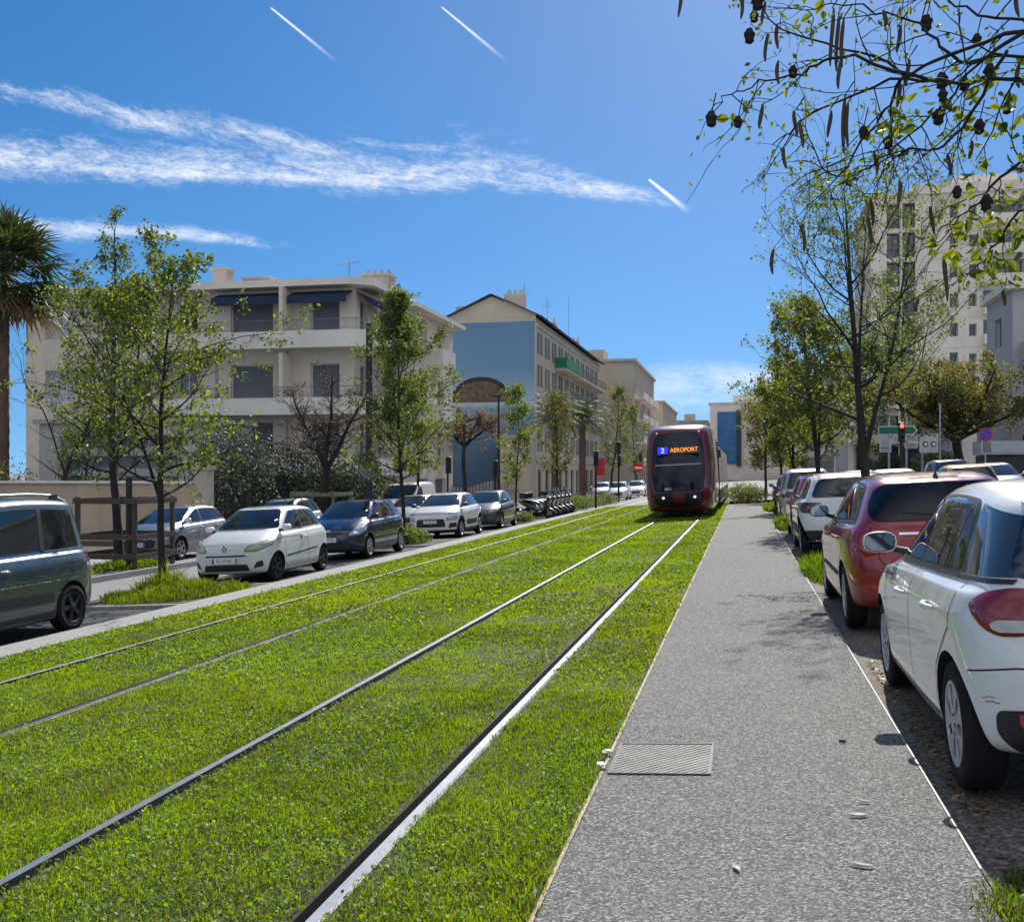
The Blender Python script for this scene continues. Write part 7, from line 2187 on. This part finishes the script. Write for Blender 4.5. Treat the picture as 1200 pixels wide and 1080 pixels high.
    for k, (y0, y1, z, m) in enumerate(((9.5, 19.5, 12.55, M_RAILING), (20.5, 30.5, 12.55, M_RAILING), (31, 41, 12.55, M_RAILING), (9.5, 19.5, 9.65, M_RAILING), (20.5, 30.5, 9.65, M_RAILING))):
        b = MB(); b.bb(.0, 1.2, y0, y1, z, z + .18); bo = b.build('balcony', R_BEIGE, B.root)
        rl = MB(); railing(rl, [(.02, y0 + .04), (1.15, y0 + .04), (1.15, y1 - .04), (.02, y1 - .04)], z + .18, 1.0, gap=.3, r=.02); rl.build('railing', M_RAILING, bo)
        if k == 0:
            gq = MB(); gq.bb(1.19, 1.23, y0, y1, z + .25, z + 1.25); gq.bb(.1, 1.19, y0 - .03, y0 + .01, z + .25, z + 1.25); gq.build('green_screen', M_GREEN, bo)
    b = MB(); b.bb(-2.6, -.1, -2.8, -.02, 0, 5.6); b.bb(-2.8, .1, -2.95, -.02, 5.6, 5.85); b.build('annex', R_SAND, B.root)
mural_house()

def block(name, label, x0, x1, y0, y1, z, H, wallm, face='E', storey=3.0, bay=3.4, balc=False, first=3.6, front=True, wk='window', roofm=None, group=None, wz=(.8, 2.3), frontbay=None):
    """plain block: windows on the street flank (E: faces +x, W: faces -x) and optionally on the front"""
    B = Bld(name, label, x0, y0, z, wallm, group=group)
    W_, D = x1 - x0, y1 - y0
    n = int((H - first - .4) / storey)
    def face_holes(L, bay_):
        hs = []
        for k in range(int(L / bay_)):
            u = bay_ * (k + .5)
            for f in range(n):
                hs.append((u - .6, u + .6, first + f * storey + wz[0], first + f * storey + wz[1]))
            hs.append((u - 1.1, u + 1.1, .2, 2.8))
        return hs
    hs = face_holes(W_, frontbay or bay) if front else []
    P, N = B.panel((0, 0), (1, 0), W_, 0, H, hs)
    for h in hs: B.fill(P, N, h, wk if h[2] > 1 else 'window', fm=M_FRAME if h[2] > 1 else M_FRAMED)
    hs = face_holes(D, bay)
    if face == 'E': P, N = B.panel((W_, 0), (0, 1), D, 0, H, hs)
    else: P, N = B.panel((0, D), (0, -1), D, 0, H, hs)
    for h in hs: B.fill(P, N, h, wk if h[2] > 1 else 'window', fm=M_FRAME if h[2] > 1 else M_FRAMED)
    if face == 'E': B.panel((0, D), (0, -1), D, 0, H)
    else: B.panel((W_, 0), (0, 1), D, 0, H)
    B.panel((W_, D), (-1, 0), W_, 0, H)
    B.done()
    r = MB(); r.bb(-.3, W_ + .3, -.3, D + .3, H + .003, H + .35); r.bb(W_ * .25, W_ * .6, D * .1, D * .25, H + .35, H + 2.0); r.build('roof', roofm or wallm, B.root)
    if balc:
        xx0, xx1 = (W_, W_ + 1.25) if face == 'E' else (-1.25, 0)
        for f in range(n):
            z_ = first + f * storey
            for k in range(max(1, int(D / 9))):
                y_ = 1 + k * 9
                b = MB(); b.bb(xx0, xx1, y_, y_ + 7, z_, z_ + .16)
                xo = xx1 - .1 if face == 'E' else xx0
                b.bb(xo, xo + .1, y_, y_ + 7, z_ + .16, z_ + .95); b.build('balcony', R_WHITE, B.root)
    return B
block('apartment_block', 'plain pale block with blind gable and street balconies, beyond the gabled house', -25.0, -14.0, 140, 172, -1, 17.2, R_SAND, balc=True, front=False, storey=2.9)
block('apartment_block', 'farther cream block lined up behind the plain pale one', -26.0, -13.0, 178, 215, -1, 14.2, R_BEIGE, balc=True, front=False)
block('house', 'small house with tiled roof glimpsed between the flats and the gabled house', -31.0, -26.0, 80, 88, -1, 13.4, R_CREAM, roofm=M_TILE)
block('apartment_block', 'distant pale building in the gap left of the blue panelled one', -16.0, -8.6, 262, 290, -1, 15.0, R_SAND, front=True)
B = block('office_building', 'distant white building with a tall blue glass panel at the end of the street', -7.0, 12, 232, 262, 0, 16.3, R_WHITE, face='W', front=False)
b = MB(); b.bb(1.6, 5.6, -.25, -.01, 3.5, 14.6); b.build('blue_panel', mat('blue_glass_panel', (.012, .10, .26), .2, vary=.4, scale=1.2, coat=.6), B.root)
b = MB(); b.bb(5.6, 6.6, -.5, -.01, 3.0, 14.9); b.build('panel_side', mat('panel_side_dark', (.02, .04, .07), .3), B.root)
block('apartment_block', 'distant greenish grey block rising behind the white blue panelled building', 0.5, 26, 268, 290, 0, 20.5, R_GREY, face='W', balc=False)
block('apartment_block', 'long grey terrace behind the kerb trees, left of the tower block', 12.0, 30, 150, 225, .5, 17.0, R_GREY, face='W', balc=True, front=True)

# --- tower block on the right
def tower():
    Bx, By, Bz = 12.5, 112.0, .55
    B = Bld('tower_block', 'tall pale tower block with dark loggias and balcony bays behind the right hand trees', Bx, By, Bz, R_TOWER)
    Wd, D, H = 25.0, 16.0, 28.6
    st = 2.92; hs = []; ks = []
    for f in range(10):
        z = 2.0 + f * st
        if z + 2.5 > H - .6: continue
        hs.append((1.5, 2.75, z, z + 2.5)); ks.append('loggia'); hs.append((2.95, 4.2, z, z + 2.5)); ks.append('loggia')
        hs.append((7.4, 8.2, z + .8, z + 2.15)); ks.append('small'); hs.append((9.2, 9.9, z + .8, z + 2.0)); ks.append('small')
        for u in (10.5, 15.2, 20.0): hs.append((u, u + 3.7, z + .1, z + 2.35)); ks.append('bay')
    P, N = B.panel((0, 0), (1, 0), Wd, -.6, H, hs, d=.7)
    for h, k in zip(hs, ks):
        if k == 'loggia': B.fill(P, N, h, 'window', d=.7, bars=1, fm=M_FRAMED)
        elif k == 'small': B.fill(P, N, h, 'window', d=.25 if False else .7, bars=0)
        else:
            B.fill(P, N, (h[0], h[1], h[2], h[3]), 'window', d=.7, bars=3, fm=M_FRAME)
    hs = [(2 + 3.4 * k, 3.4 + 3.4 * k, 2.6 + f * st, 4.2 + f * st) for k in range(4) for f in range(8)]
    P, N = B.panel((0, D), (0, -1), D, -.6, H - 1.2, hs)
    for h in hs: B.fill(P, N, h, 'window')
    B.panel((Wd, 0), (0, 1), D, -.6, H); B.panel((Wd, D), (-1, 0), Wd, -.6, H)
    for f in range(11):                                  # thin floor lines
        z = 2.0 + f * st - .30
        if z < H: B.w.bb(4.3, 10.3, -.04, -.002, z, z + .10)
    B.done()
    r = MB(); r.bb(3.9, Wd + .4, -.35, D, H + .003, H + .9); r.bb(-.2, 3.895, -.2, D, H + .003, H + .25); r.bb(9, 15, 6, 14, H + .9, H + 3.2); r.build('roof', R_TOWER, B.root)
    r = MB(); r.tube([(7.8, 2, H + .9), (7.8, 2, H + 4)], .12, 6); r.tube([(8.5, 2, H + .9), (8.5, 2, H + 4)], .09, 6); r.build('aerial', M_STEEL, B.root)
    for f in range(10):
        z = 2.0 + f * st
        if z + 2.5 > H - .6: continue
        for u in (10.4, 15.1, 19.9):
            b = MB(); b.bb(u, u + 3.9, -1.1, -.002, z - .12, z + .06); b.bb(u, u + 3.9, -1.1, -1.0, z + .06, z + .85); b.bb(u, u + .08, -1.0, -.002, z + .06, z + .85); b.build('balcony', R_TOWER, B.root)
        b = MB(); railing(b, [(1.5, -.05), (4.2, -.05)], z, 1.0, gap=.25, r=.02); b.build('railing', M_RAILING, B.root)
    b = MB(); b.bb(2.77, 2.93, -.25, -.002, 0, H); b.build('pilaster', R_WHITE, B.root)
tower()
def shops():
    B = Bld('shop_row', 'low row of dark shop fronts with pale pilasters at the foot of the tower block', 8.9, 98.0, .55, R_GREY)
    hs = [(.8 + 4.2 * k, 4.4 + 4.2 * k, .15, 3.4) for k in range(5)] + [(.8 + 4.2 * k, 4.4 + 4.2 * k, 4.4, 6.0) for k in range(5)]
    P, N = B.panel((0, 0), (1, 0), 22, -.6, 6.6, hs, d=.5)
    for h in hs: B.fill(P, N, h, 'window', d=.5, bars=2, fm=M_FRAMED)
    B.panel((0, 12), (0, -1), 12, -.6, 6.6); B.panel((22, 0), (0, 1), 12, -.6, 6.6); B.panel((22, 12), (-1, 0), 22, -.6, 6.6)
    B.done()
    r = MB(); r.bb(-.3, 22.3, -.3, 12.2, 6.603, 6.9); r.build('roof', R_WHITE, B.root)
    for k in range(6):
        b = MB(); b.bb(.1 + 4.2 * k, .6 + 4.2 * k, -.14, -.003, 0, 6.6); b.build('pilaster', R_WHITE, B.root)
    b = MB(); b.bb(.2, 21.8, -1.5, -.145, 3.55, 3.75); b.build('canopy', R_WHITE, B.root)
shops()
def near_right():
    B = Bld('apartment_block', 'grey block with overhanging balcony floors cut by the right picture edge', 13.75, 60.0, .55, R_GREY)
    W_, D, H = 18, 6, 10.6
    hs = [(1.3, 3.2, 7.9, 9.5), (4.5, 6.4, 7.9, 9.5), (1.3, 3.2, 4.6, 6.1), (4.5, 6.4, 4.6, 6.1), (.5, 6.5, -.1, 3.0)]
    P, N = B.panel((0, 0), (1, 0), W_, -.6, H, hs, d=.4)
    for h in hs: B.fill(P, N, h, 'shutter' if h[2] > 4 else 'window', d=.4, bars=1, fm=M_FRAMED, pane=None if h[2] > 4 else M_DARK)
    hs = [(2 + 4 * k, 3.6 + 4 * k, z, z + 1.6) for k in range(1) for z in (4.6, 7.9)]
    P, N = B.panel((0, D), (0, -1), D, -.6, H, hs)
    for h in hs: B.fill(P, N, h, 'shutter')
    B.panel((W_, 0), (0, 1), D, -.6, H); B.panel((W_, D), (-1, 0), W_, -.6, H); B.done()
    b = MB(); b.bb(-.4, W_, -.4, D, H + .003, H + .4); b.build('roof', R_WHITE, B.root)
    for z in (6.6,):
        b = MB(); b.bb(.4, W_, -1.8, -.003, z, z + .22); b.bb(.4, W_, -1.8, -1.68, z + .22, z + 1.25); b.bb(.4, .52, -1.68, -.003, z + .22, z + 1.25); bo = b.build('balcony', R_GREY, B.root)
        rl = MB(); rl.tube([(.4, -1.74, z + 1.33), (W_, -1.74, z + 1.33)], .03, 6); rl.build('railing', M_STEEL, bo)
    # cream and red awning over the shop
    for (y0, y1, z0, z1, m, nm) in ((-.05, -2.2, 3.75, 3.25, mat('awning_cream', (.62, .58, .50), .8, vary=.1), 'awning'), (-.05, -1.9, 3.25, 2.75, mat('awning_red', (.36, .05, .06), .8, vary=.25), 'awning')):
        b = MB(); x0, x1 = .9, 12
        V = [(x0, y0, z0), (x1, y0, z0), (x1, y1, z1), (x0, y1, z1), (x1, y1, z1 - .25), (x0, y1, z1 - .25), (x0, y0, z0 - .05), (x1, y0, z0 - .05)]
        b.add(V, [(0, 1, 2, 3), (3, 2, 4, 5), (5, 4, 7, 6), (0, 3, 5, 6), (1, 7, 4, 2)]); b.build(nm, m, B.root)
near_right()
def kiosk():
    t = empty('market_kiosk', (12.0, 53.5, gz(12) + .1), 0, 'dark kiosk with grey fascia under the red and cream awning at right', 'kiosk')
    bevel(MB().bb(-1.2, 1.6, -.8, .8, 0, 1.75).build('counter', mat('kiosk_dark', (.02, .02, .024), .6), t), .03)
    b = MB(); b.bb(-1.3, 1.7, -.95, .95, 1.78, 2.35); b.bb(-1.2, 1.6, -.98, -.955, 1.88, 2.25, 1); b.bb(-1.3, 1.7, -.95, .95, 2.353, 2.40, 1); b.build('fascia', [R_GREY, M_STEEL], t)
kiosk()
def annex():
    B = Bld('annex', 'narrow grey annex with one small dark window, right of the forked tree trunk', 14.3, 76, .55, R_GREY)
    hs = [(.9, 1.4, 2.6, 4.2)]
    P, N = B.panel((0, 0), (1, 0), 3.0, -.6, 5.4, hs); B.fill(P, N, hs[0], 'window', bars=0, fm=M_FRAMED)
    B.panel((0, 8), (0, -1), 8, -.6, 5.4); B.panel((3, 0), (0, 1), 8, -.6, 5.4); B.panel((3, 8), (-1, 0), 3, -.6, 5.4); B.done()
    b = MB()
    for k in range(6): b.bb(1.6 + .22 * k, 1.7 + .22 * k, -.08, -.003, .2, 5.2)
    b.build('ribs', R_GREY, B.root)
    b = MB(); b.bb(-.2, 3.2, -.2, 8.2, 5.403, 5.65); b.build('roof', R_GREY, B.root)
annex()

# --- garden wall, pillar, outbuilding
def garden_wall():
    t = empty('garden_wall', (-19.4, 36.0, -1.0), 0, 'long cream garden wall with pale coping behind the silver grey hatchback', 'wall')
    MB().bb(-30, -.3, -.12, .12, -.1, 2.18).build('wall', R_WALL, t)
    MB().bb(-30, -.3, -.2, .2, 2.183, 2.27).build('coping', R_WHITE, t)
    p = MB(); p.bb(-.295, .25, -.25, .25, -.1, 2.7); p.bb(-.36, .31, -.31, .31, 2.703, 2.85); p.build('pillar', R_SAND, t)
    t2 = empty('garden_gate', (-19.0, 36.4, -.95), 0, 'dark metal garden gate in shade beside the wall pillar', 'gate')
    f = MB()
    for k in range(26): f.beam((0.1, .2 + k * .12, .1), (.1, .2 + k * .12, 1.9), .02, .02)
    f.beam((.1, .1, .15), (.1, 3.3, .15), .03, .04); f.beam((.1, .1, 1.8), (.1, 3.3, 1.8), .03, .04); f.build('bars', M_POLE, t2)
    B = Bld('outbuilding', 'low grey outbuilding with horizontal bands behind the cream wall', -32.5, 44.5, -1.0, R_GREY)
    hs = [(1.0, 7.2, .9 + k * .95, 1.5 + k * .95) for k in range(4)]
    P, N = B.panel((0, 0), (1, 0), 8.4, -.2, 4.9, hs, d=.12)
    for h in hs: B.fill(P, N, h, 'shutter', d=.12)
    B.panel((0, 5), (0, -1), 5, -.2, 4.9); B.panel((8.4, 0), (0, 1), 5, -.2, 4.9); B.panel((8.4, 5), (-1, 0), 8.4, -.2, 4.9); B.done()
    b = MB(); b.bb(-.2, 8.6, -.2, 5.2, 4.903, 5.1); b.build('roof', R_GREY, B.root)
garden_wall()
# ------------------------------------------------------------------ street furniture
M_WOOD = bark('weathered_timber', (.065, .05, .04), 20)
M_WOODL = bark('pale_timber', (.17, .14, .115), 20)
def guard(x, y, label, m, h=1.25, w=1.5, d=1.9):
    """square timber tree guard: four posts and three rails a side"""
    t = empty('tree_guard', (x, y, gz(x)), 0, label, 'tree guard', 'timber guards round the street trees')
    for sx_ in (-1, 1):
        for sy in (-1, 1):
            bevel(MB().box((sx_ * w / 2, sy * d / 2, h / 2), (.10, .10, h)).build('post', m, t), .012)
    for z in (.34, .80, h - .10):
        for sx_ in (-1, 1): bevel(MB().box((sx_ * (w / 2 + .068), 0, z), (.034, d + .16, .13)).build('rail', m, t), .006)
        for sy in (-1, 1): bevel(MB().box((0, sy * (d / 2 + .068), z), (w + .1, .034, .13)).build('rail', m, t), .006)
guard(-14.75, 23.5, 'dark weathered timber guard around the taller tree by the cream wall', M_WOOD, 1.75, 1.5, 1.7)
guard(-15.6, 38.0, 'pale timber guard around the bare spreading tree', M_WOODL, 1.65, 1.6, 1.8)
b = MB(); b.tube([(0, 0, 0), (0, 0, 2.2)], .075, 10); t = empty('stake', (-14.3, 22.9, gz(-14.3)), 0, 'dark straight stake standing inside the timber guard by the cream wall', 'stake'); b.build('post', M_POLE, t)

# planting beds with kerbs in the left parking row
def bed(x0, x1, y0, y1, label):
    t = empty('planting_bed', ((x0 + x1) / 2, (y0 + y1) / 2, gl((x0 + x1) / 2)), 0); t['kind'] = 'structure'
    cx, cy = (x0 + x1) / 2, (y0 + y1) / 2; z = lambda x: gl(x) - gl(cx)
    def sl(a, b_, c, d, h0, h1, m, nm):
        V = [(a, c), (b_, c), (b_, d), (a, d)]
        mb = MB(); mb.add([(p[0] - cx, p[1] - cy, z(p[0]) + h0) for p in V] + [(p[0] - cx, p[1] - cy, z(p[0]) + h1) for p in V], [(3, 2, 1, 0), (4, 5, 6, 7), (0, 1, 5, 4), (1, 2, 6, 5), (2, 3, 7, 6), (3, 0, 4, 7)])
        o = mb.build(nm, m, t)
    sl(x0 + .12, x1 - .12, y0 + .12, y1 - .12, -.05, .05, M_BED, 'soil')
    for q in ((x0, x1, y0, y0 + .117), (x0, x1, y1 - .117, y1), (x0, x0 + .117, y0 + .12, y1 - .12), (x1 - .117, x1, y0 + .12, y1 - .12)): sl(*q, -.05, .055, M_CONC, 'kerb')
bed(-10.95, -8.42, 15.2, 18.6, ''); bed(-10.95, -8.42, 29.4, 32.6, ''); bed(-10.95, -8.42, 44.0, 46.6, ''); bed(-10.95, -8.38, 57.0, 70, '')

def pole_with_sign(x, y, zf, H, r, name, label, cat, sign=None, sz=.30, z_s=2.3, group=None, m=M_POLE):
    t = empty(name, (x, y, zf(x)), 0, label, cat, group)
    b = MB(); b.tube([(0, 0, -.05), (0, 0, .5), (0, 0, H)], [r * 1.15, r, r * .85], 12); b.tube([(0, 0, 0), (0, 0, .12)], [r * 1.9, r * 1.5], 12); b.build('pole', m, t)
    if sign:
        M = Matrix.Translation((0, -r - .02, z_s)) @ Matrix.Rotation(R(90), 4, 'X')
        d = MB(); d.lathe([(0, -.008), (sz, -.008), (sz, .010), (sz * .97, .012), (0, .012)], 28, 0, M, smooth=False)
        so_ = d.build('sign_disc', sign[0], t)
        for k, (shape, mm) in enumerate(sign[1]):
            q = MB(); q.prism(shape, .012 + .002 * k, .016 + .002 * k, M); q.build('sign_marking', mm, so_)
    return t
M_SRED = mat('sign_red', (.50, .015, .02), .45); M_SBLUE = mat('sign_blue', (.02, .05, .40), .45); M_SGREEN = mat('sign_green', (.005, .12, .06), .45); M_SBACK = mat('sign_back_grey', (.16, .165, .17), .5, .3)
pole_with_sign(-13.15, 36.4, gz, 7.6, .13, 'street_lamp', 'thick black post with round grey sign back, in front of the flats', 'post', (M_SBACK, [(ellipse(0, 0, .20, .20), mat('sign_back_dark', (.10, .10, .105), .6))]), .31, 2.35)
t = pole_with_sign(-8.7, 91.0, gl, 2.9, .045, 'road_sign', 'red round no entry sign with white bar, just left of the tram', 'sign', (M_SRED, [([(-.30, -.07), (.30, -.07), (.30, .07), (-.30, .07)], M_WHITE)]), .42, 2.55, m=M_STEEL)
def lamp(x, y, zf, H, label, arm, kind):
    t = empty('street_lamp', (x, y, zf(x)), 0, label, 'street lamp')
    b = MB(); b.tube([(0, 0, 0), (0, 0, 1.2), (0, 0, H)], [.10, .075, .055], 10); b.tube([(0, 0, 0), (0, 0, .3)], [.16, .13], 10); b.build('pole', M_POLE, t)
    if kind == 'curve':
        b = MB(); b.tube([(0, 0, H - .02), (.02, 0, H + .10), (.12, 0, H + .22), (.35, 0, H + .30), (arm, 0, H + .36)], .04, 8); b.build('arm', M_POLE, t)
        b = MB(); b.tube([(arm, 0, H + .62), (arm, 0, H + .36), (arm, 0, H + .18), (arm, 0, H - .02)], [.03, .05, .15, .12], 10); b.build('lantern', M_POLE, t)
    else:
        b = MB(); b.tube([(-.3, 0, H - .05), (arm, 0, H + .10)], .045, 8); b.build('arm', M_POLE, t)
        b = MB(); b.box((arm + .2, 0, H + .12), (.8, .30, .09)); bevel(b.build('lantern', M_POLE, t), .03)
lamp(-12.95, 49.0, gz, 4.45, 'black curved arm street lamp in front of the blue painted wall', .72, 'curve')
lamp(-13.8, 60.0, gz, 6.75, 'tall black lamp post with flat horizontal head, before the red brown tree', 1.0, 'flat')

def traffic_light(x, y, zf, label, H=3.0, face=-1, lit=None, group='traffic lights at the crossing'):
    t = empty('traffic_light', (x, y, zf(x)), 0, label, 'traffic light', group)
    b = MB(); b.tube([(0, 0, 0), (0, 0, H)], .055, 8); b.build('pole', M_POLE, t)
    bevel(MB().box((0, face * .14, H - .40), (.27, .22, .84)).build('signal_head', M_POLE, t), .04)
    for k, c in enumerate(((.25, .01, .01), (.20, .10, .01), (.01, .15, .06))):
        M = Matrix.Translation((0, face * .255, H - .14 - .26 * k)) @ Matrix.Rotation(R(90 if face < 0 else -90), 4, 'X')
        on = lit == k
        b = MB(); b.lathe([(.09, -.005), (.085, .006), (0, .014)], 16, 0, M)
        b.build('lamp', mat('signal_lit_%d' % k, c, .3, emit=(1, .10, .08), estr=2.5) if on else mat('signal_%d' % k, tuple(v * .25 for v in c), .3), t)
        b = MB(); n = 8
        P = [(.105 * math.cos(a), face * .25, H - .14 - .26 * k + .105 * math.sin(a)) for a in np.linspace(0, math.pi, n)]
        Q = [(p[0], face * .40, p[2] - .02) for p in P]
        b.add(P + Q, [(i, i + 1, n + i + 1, n + i) for i in range(n - 1)]); b.build('visor', M_POLE, t)
    return t
traffic_light(-8.05, 59.2, gz, 'slender black signal post at the lawn edge, beside the last scooter', 3.2, 1)
traffic_light(-13.2, 56.5, gz, 'black traffic light in front of the blue painted wall, left of the small bright tree', 2.9, 1)
traffic_light(-14.6, 52.0, gz, 'black traffic light near the pale picket fence and the white van', 3.1, 1)
traffic_light(-8.3, 72.5, gl, 'black traffic light right of the red banner, in front of the pale block', 4.2, 1)
traffic_light(-8.9, 78.0, gl, 'farthest traffic light left of the tram, behind the palm', 3.4, 1)
traffic_light(1.15, 57.5, gz, 'dark traffic light beside the reedy shrub at the footpath end', 4.2, 1)
t = traffic_light(6.65, 48.5, gz, 'traffic light showing red in front of the green direction sign', 3.4, -1, 0)
# red banner on a post
t = empty('banner', (-10.2, 75.0, gl(-10.2)), 0, 'red vertical banner on a dark post below the palms', 'banner')
b = MB(); b.tube([(0, 0, 0), (0, 0, 3.8)], .06, 8); b.build('pole', M_POLE, t)
b = MB(); n = 7
V = [(.08 + .55 * i / (n - 1), .05 * math.sin(i * 1.1) + dy, z) for dy in (-.012, .012) for z in (2.0, 3.2) for i in range(n)]
F = [(q * 2 * n + i, q * 2 * n + i + 1, q * 2 * n + n + i + 1, q * 2 * n + n + i) for q in (0, 1) for i in range(n - 1)]
b.add(V, F); b.build('cloth', mat('banner_red', (.48, .02, .035), .7), t)

# direction signs at right
def direction_sign():
    t = empty('direction_sign', (7.4, 54.0, gz(7.4)), 0, 'green arrow shaped direction sign above pale panels on two grey posts', 'sign')
    for xx in (-.55, .25): b = MB(); b.tube([(xx, 0, 0), (xx, 0, 3.9)], .06, 8); b.build('post', M_STEEL, t)
    M = Matrix(((1, 0, 0, 0), (0, 0, 1, 0), (0, 1, 0, 0), (0, 0, 0, 1)))
    def arrow(x0, x1, z0, z1, dep, m, nm, parent):
        zc = (z0 + z1) / 2
        b = MB(); b.prism([(x0, z0), (x1 - .18, z0), (x1, zc), (x1 - .18, z1), (x0, z1)], dep, dep + .02, M); return b.build(nm, m, parent)
    g0 = arrow(-1.05, .75, 3.05, 3.45, -.10, M_WHITE, 'arrow_panel', t); arrow(-1.02, .70, 3.08, 3.42, -.115, M_SGREEN, 'green_face', g0)
    for k in range(5):
        b = MB(); b.prism([(-.85 + .26 * k, 3.20), (-.70 + .26 * k, 3.20), (-.70 + .26 * k, 3.30), (-.85 + .26 * k, 3.30)], -.122, -.116, M)
    for (x0, x1, z0, z1) in ((-1.0, -.45, 2.45, 2.85), (-.40, .05, 2.62, 2.98), (.15, .75, 2.72, 2.95), (.15, .75, 2.38, 2.64), (-1.0, -.45, 2.2, 2.42)):
        b = MB(); b.prism([(x0, z0), (x1, z0), (x1, z1), (x0, z1)], -.10, -.08, M); o = b.build('pale_panel', mat('panel_pale', (.42, .42, .42), .5, vary=.15), t)
        b = MB()
        for k in range(3): b.prism([(x0 + .08, z0 + .06 + k * (z1 - z0) / 3.4), (x1 - .10, z0 + .06 + k * (z1 - z0) / 3.4), (x1 - .10, z0 + .09 + k * (z1 - z0) / 3.4), (x0 + .08, z0 + .09 + k * (z1 - z0) / 3.4)], -.104, -.1005, M)
        b.build('panel_lines', mat('panel_ink', (.12, .12, .12), .6), o)
    t = empty('map_panel', (8.5, 53.0, gz(8.5)), 0, 'pale square panel with two dark round marks, right of the green direction sign', 'sign')
    b = MB(); b.tube([(.5, .05, 0), (.5, .05, 4.4)], .04, 8); b.build('post', M_STEEL, t)
    b = MB(); b.prism(rounded([(-.42, 2.1), (.42, 2.1), (.42, 2.85), (-.42, 2.85)], .06), -.04, -.01, M); o = b.build('panel', mat('panel_pale', (.42, .42, .42), .5), t)
    for cx in (-.16, .20):
        b = MB(); b.prism(ellipse(cx, 2.50, .13, .15, 14), -.046, -.041, M); b.prism(ellipse(cx + .02, 2.50, .06, .07, 12), -.052, -.047, M, 1); b.build('panel_mark', [mat('panel_ink', (.12, .12, .12), .6), M_WHITE], o)
direction_sign()
ring = [(ellipse(0, 0, .245, .245, 28), M_SBLUE), ([(-.19, .15), (-.15, .19), (.19, -.15), (.15, -.19)], M_SRED)]
t = pole_with_sign(10.35, 50.0, lambda x: gz(x) + .05, 2.95, .04, 'road_sign', 'blue and red no parking sign with grey plate below, above the ochre car', 'sign', (M_SRED, ring), .30, 2.68, m=M_STEEL)
bevel(MB().box((.06, -.05, 2.15), (.34, .02, .46)).build('plate', M_SBACK, t), .005)
for (x, y, lb) in ((9.6, 62.0, 'thin grey post left of the forked tree trunk'), (15.1, 70.0, 'white pipe post in front of the grey annex')):
    t = empty('post', (x, y, gz(x)), 0, lb, 'post'); b = MB(); b.tube([(0, 0, 0), (0, 0, 4.6)], .07, 8); b.tube([(0, 0, 4.6), (0, 0, 4.7)], .10, 8); b.build('tube', M_STEEL, t)

# pale picket fence and boundary wall between the flats and the gabled house
t = empty('picket_fence', (-17.3, 66.0, gz(-17.3)), 0, 'pale picket fence between the flats and the blue painted wall', 'fence')
b = MB()
for k in range(30):
    b.box((-3.2 + k * .22, 0, .85 + .12 * math.sin(k * .35)), (.14, .04, 1.7 + .24 * math.sin(k * .35)))
b.build('pickets', mat('picket_grey', (.38, .35, .33), .8, vary=.2), t)
b = MB(); b.box((0, .05, .4), (6.8, .05, .10)); b.build('lower_rail', M_WOODL, t); b = MB(); b.box((0, .05, 1.3), (6.8, .05, .10)); b.build('upper_rail', M_WOODL, t)
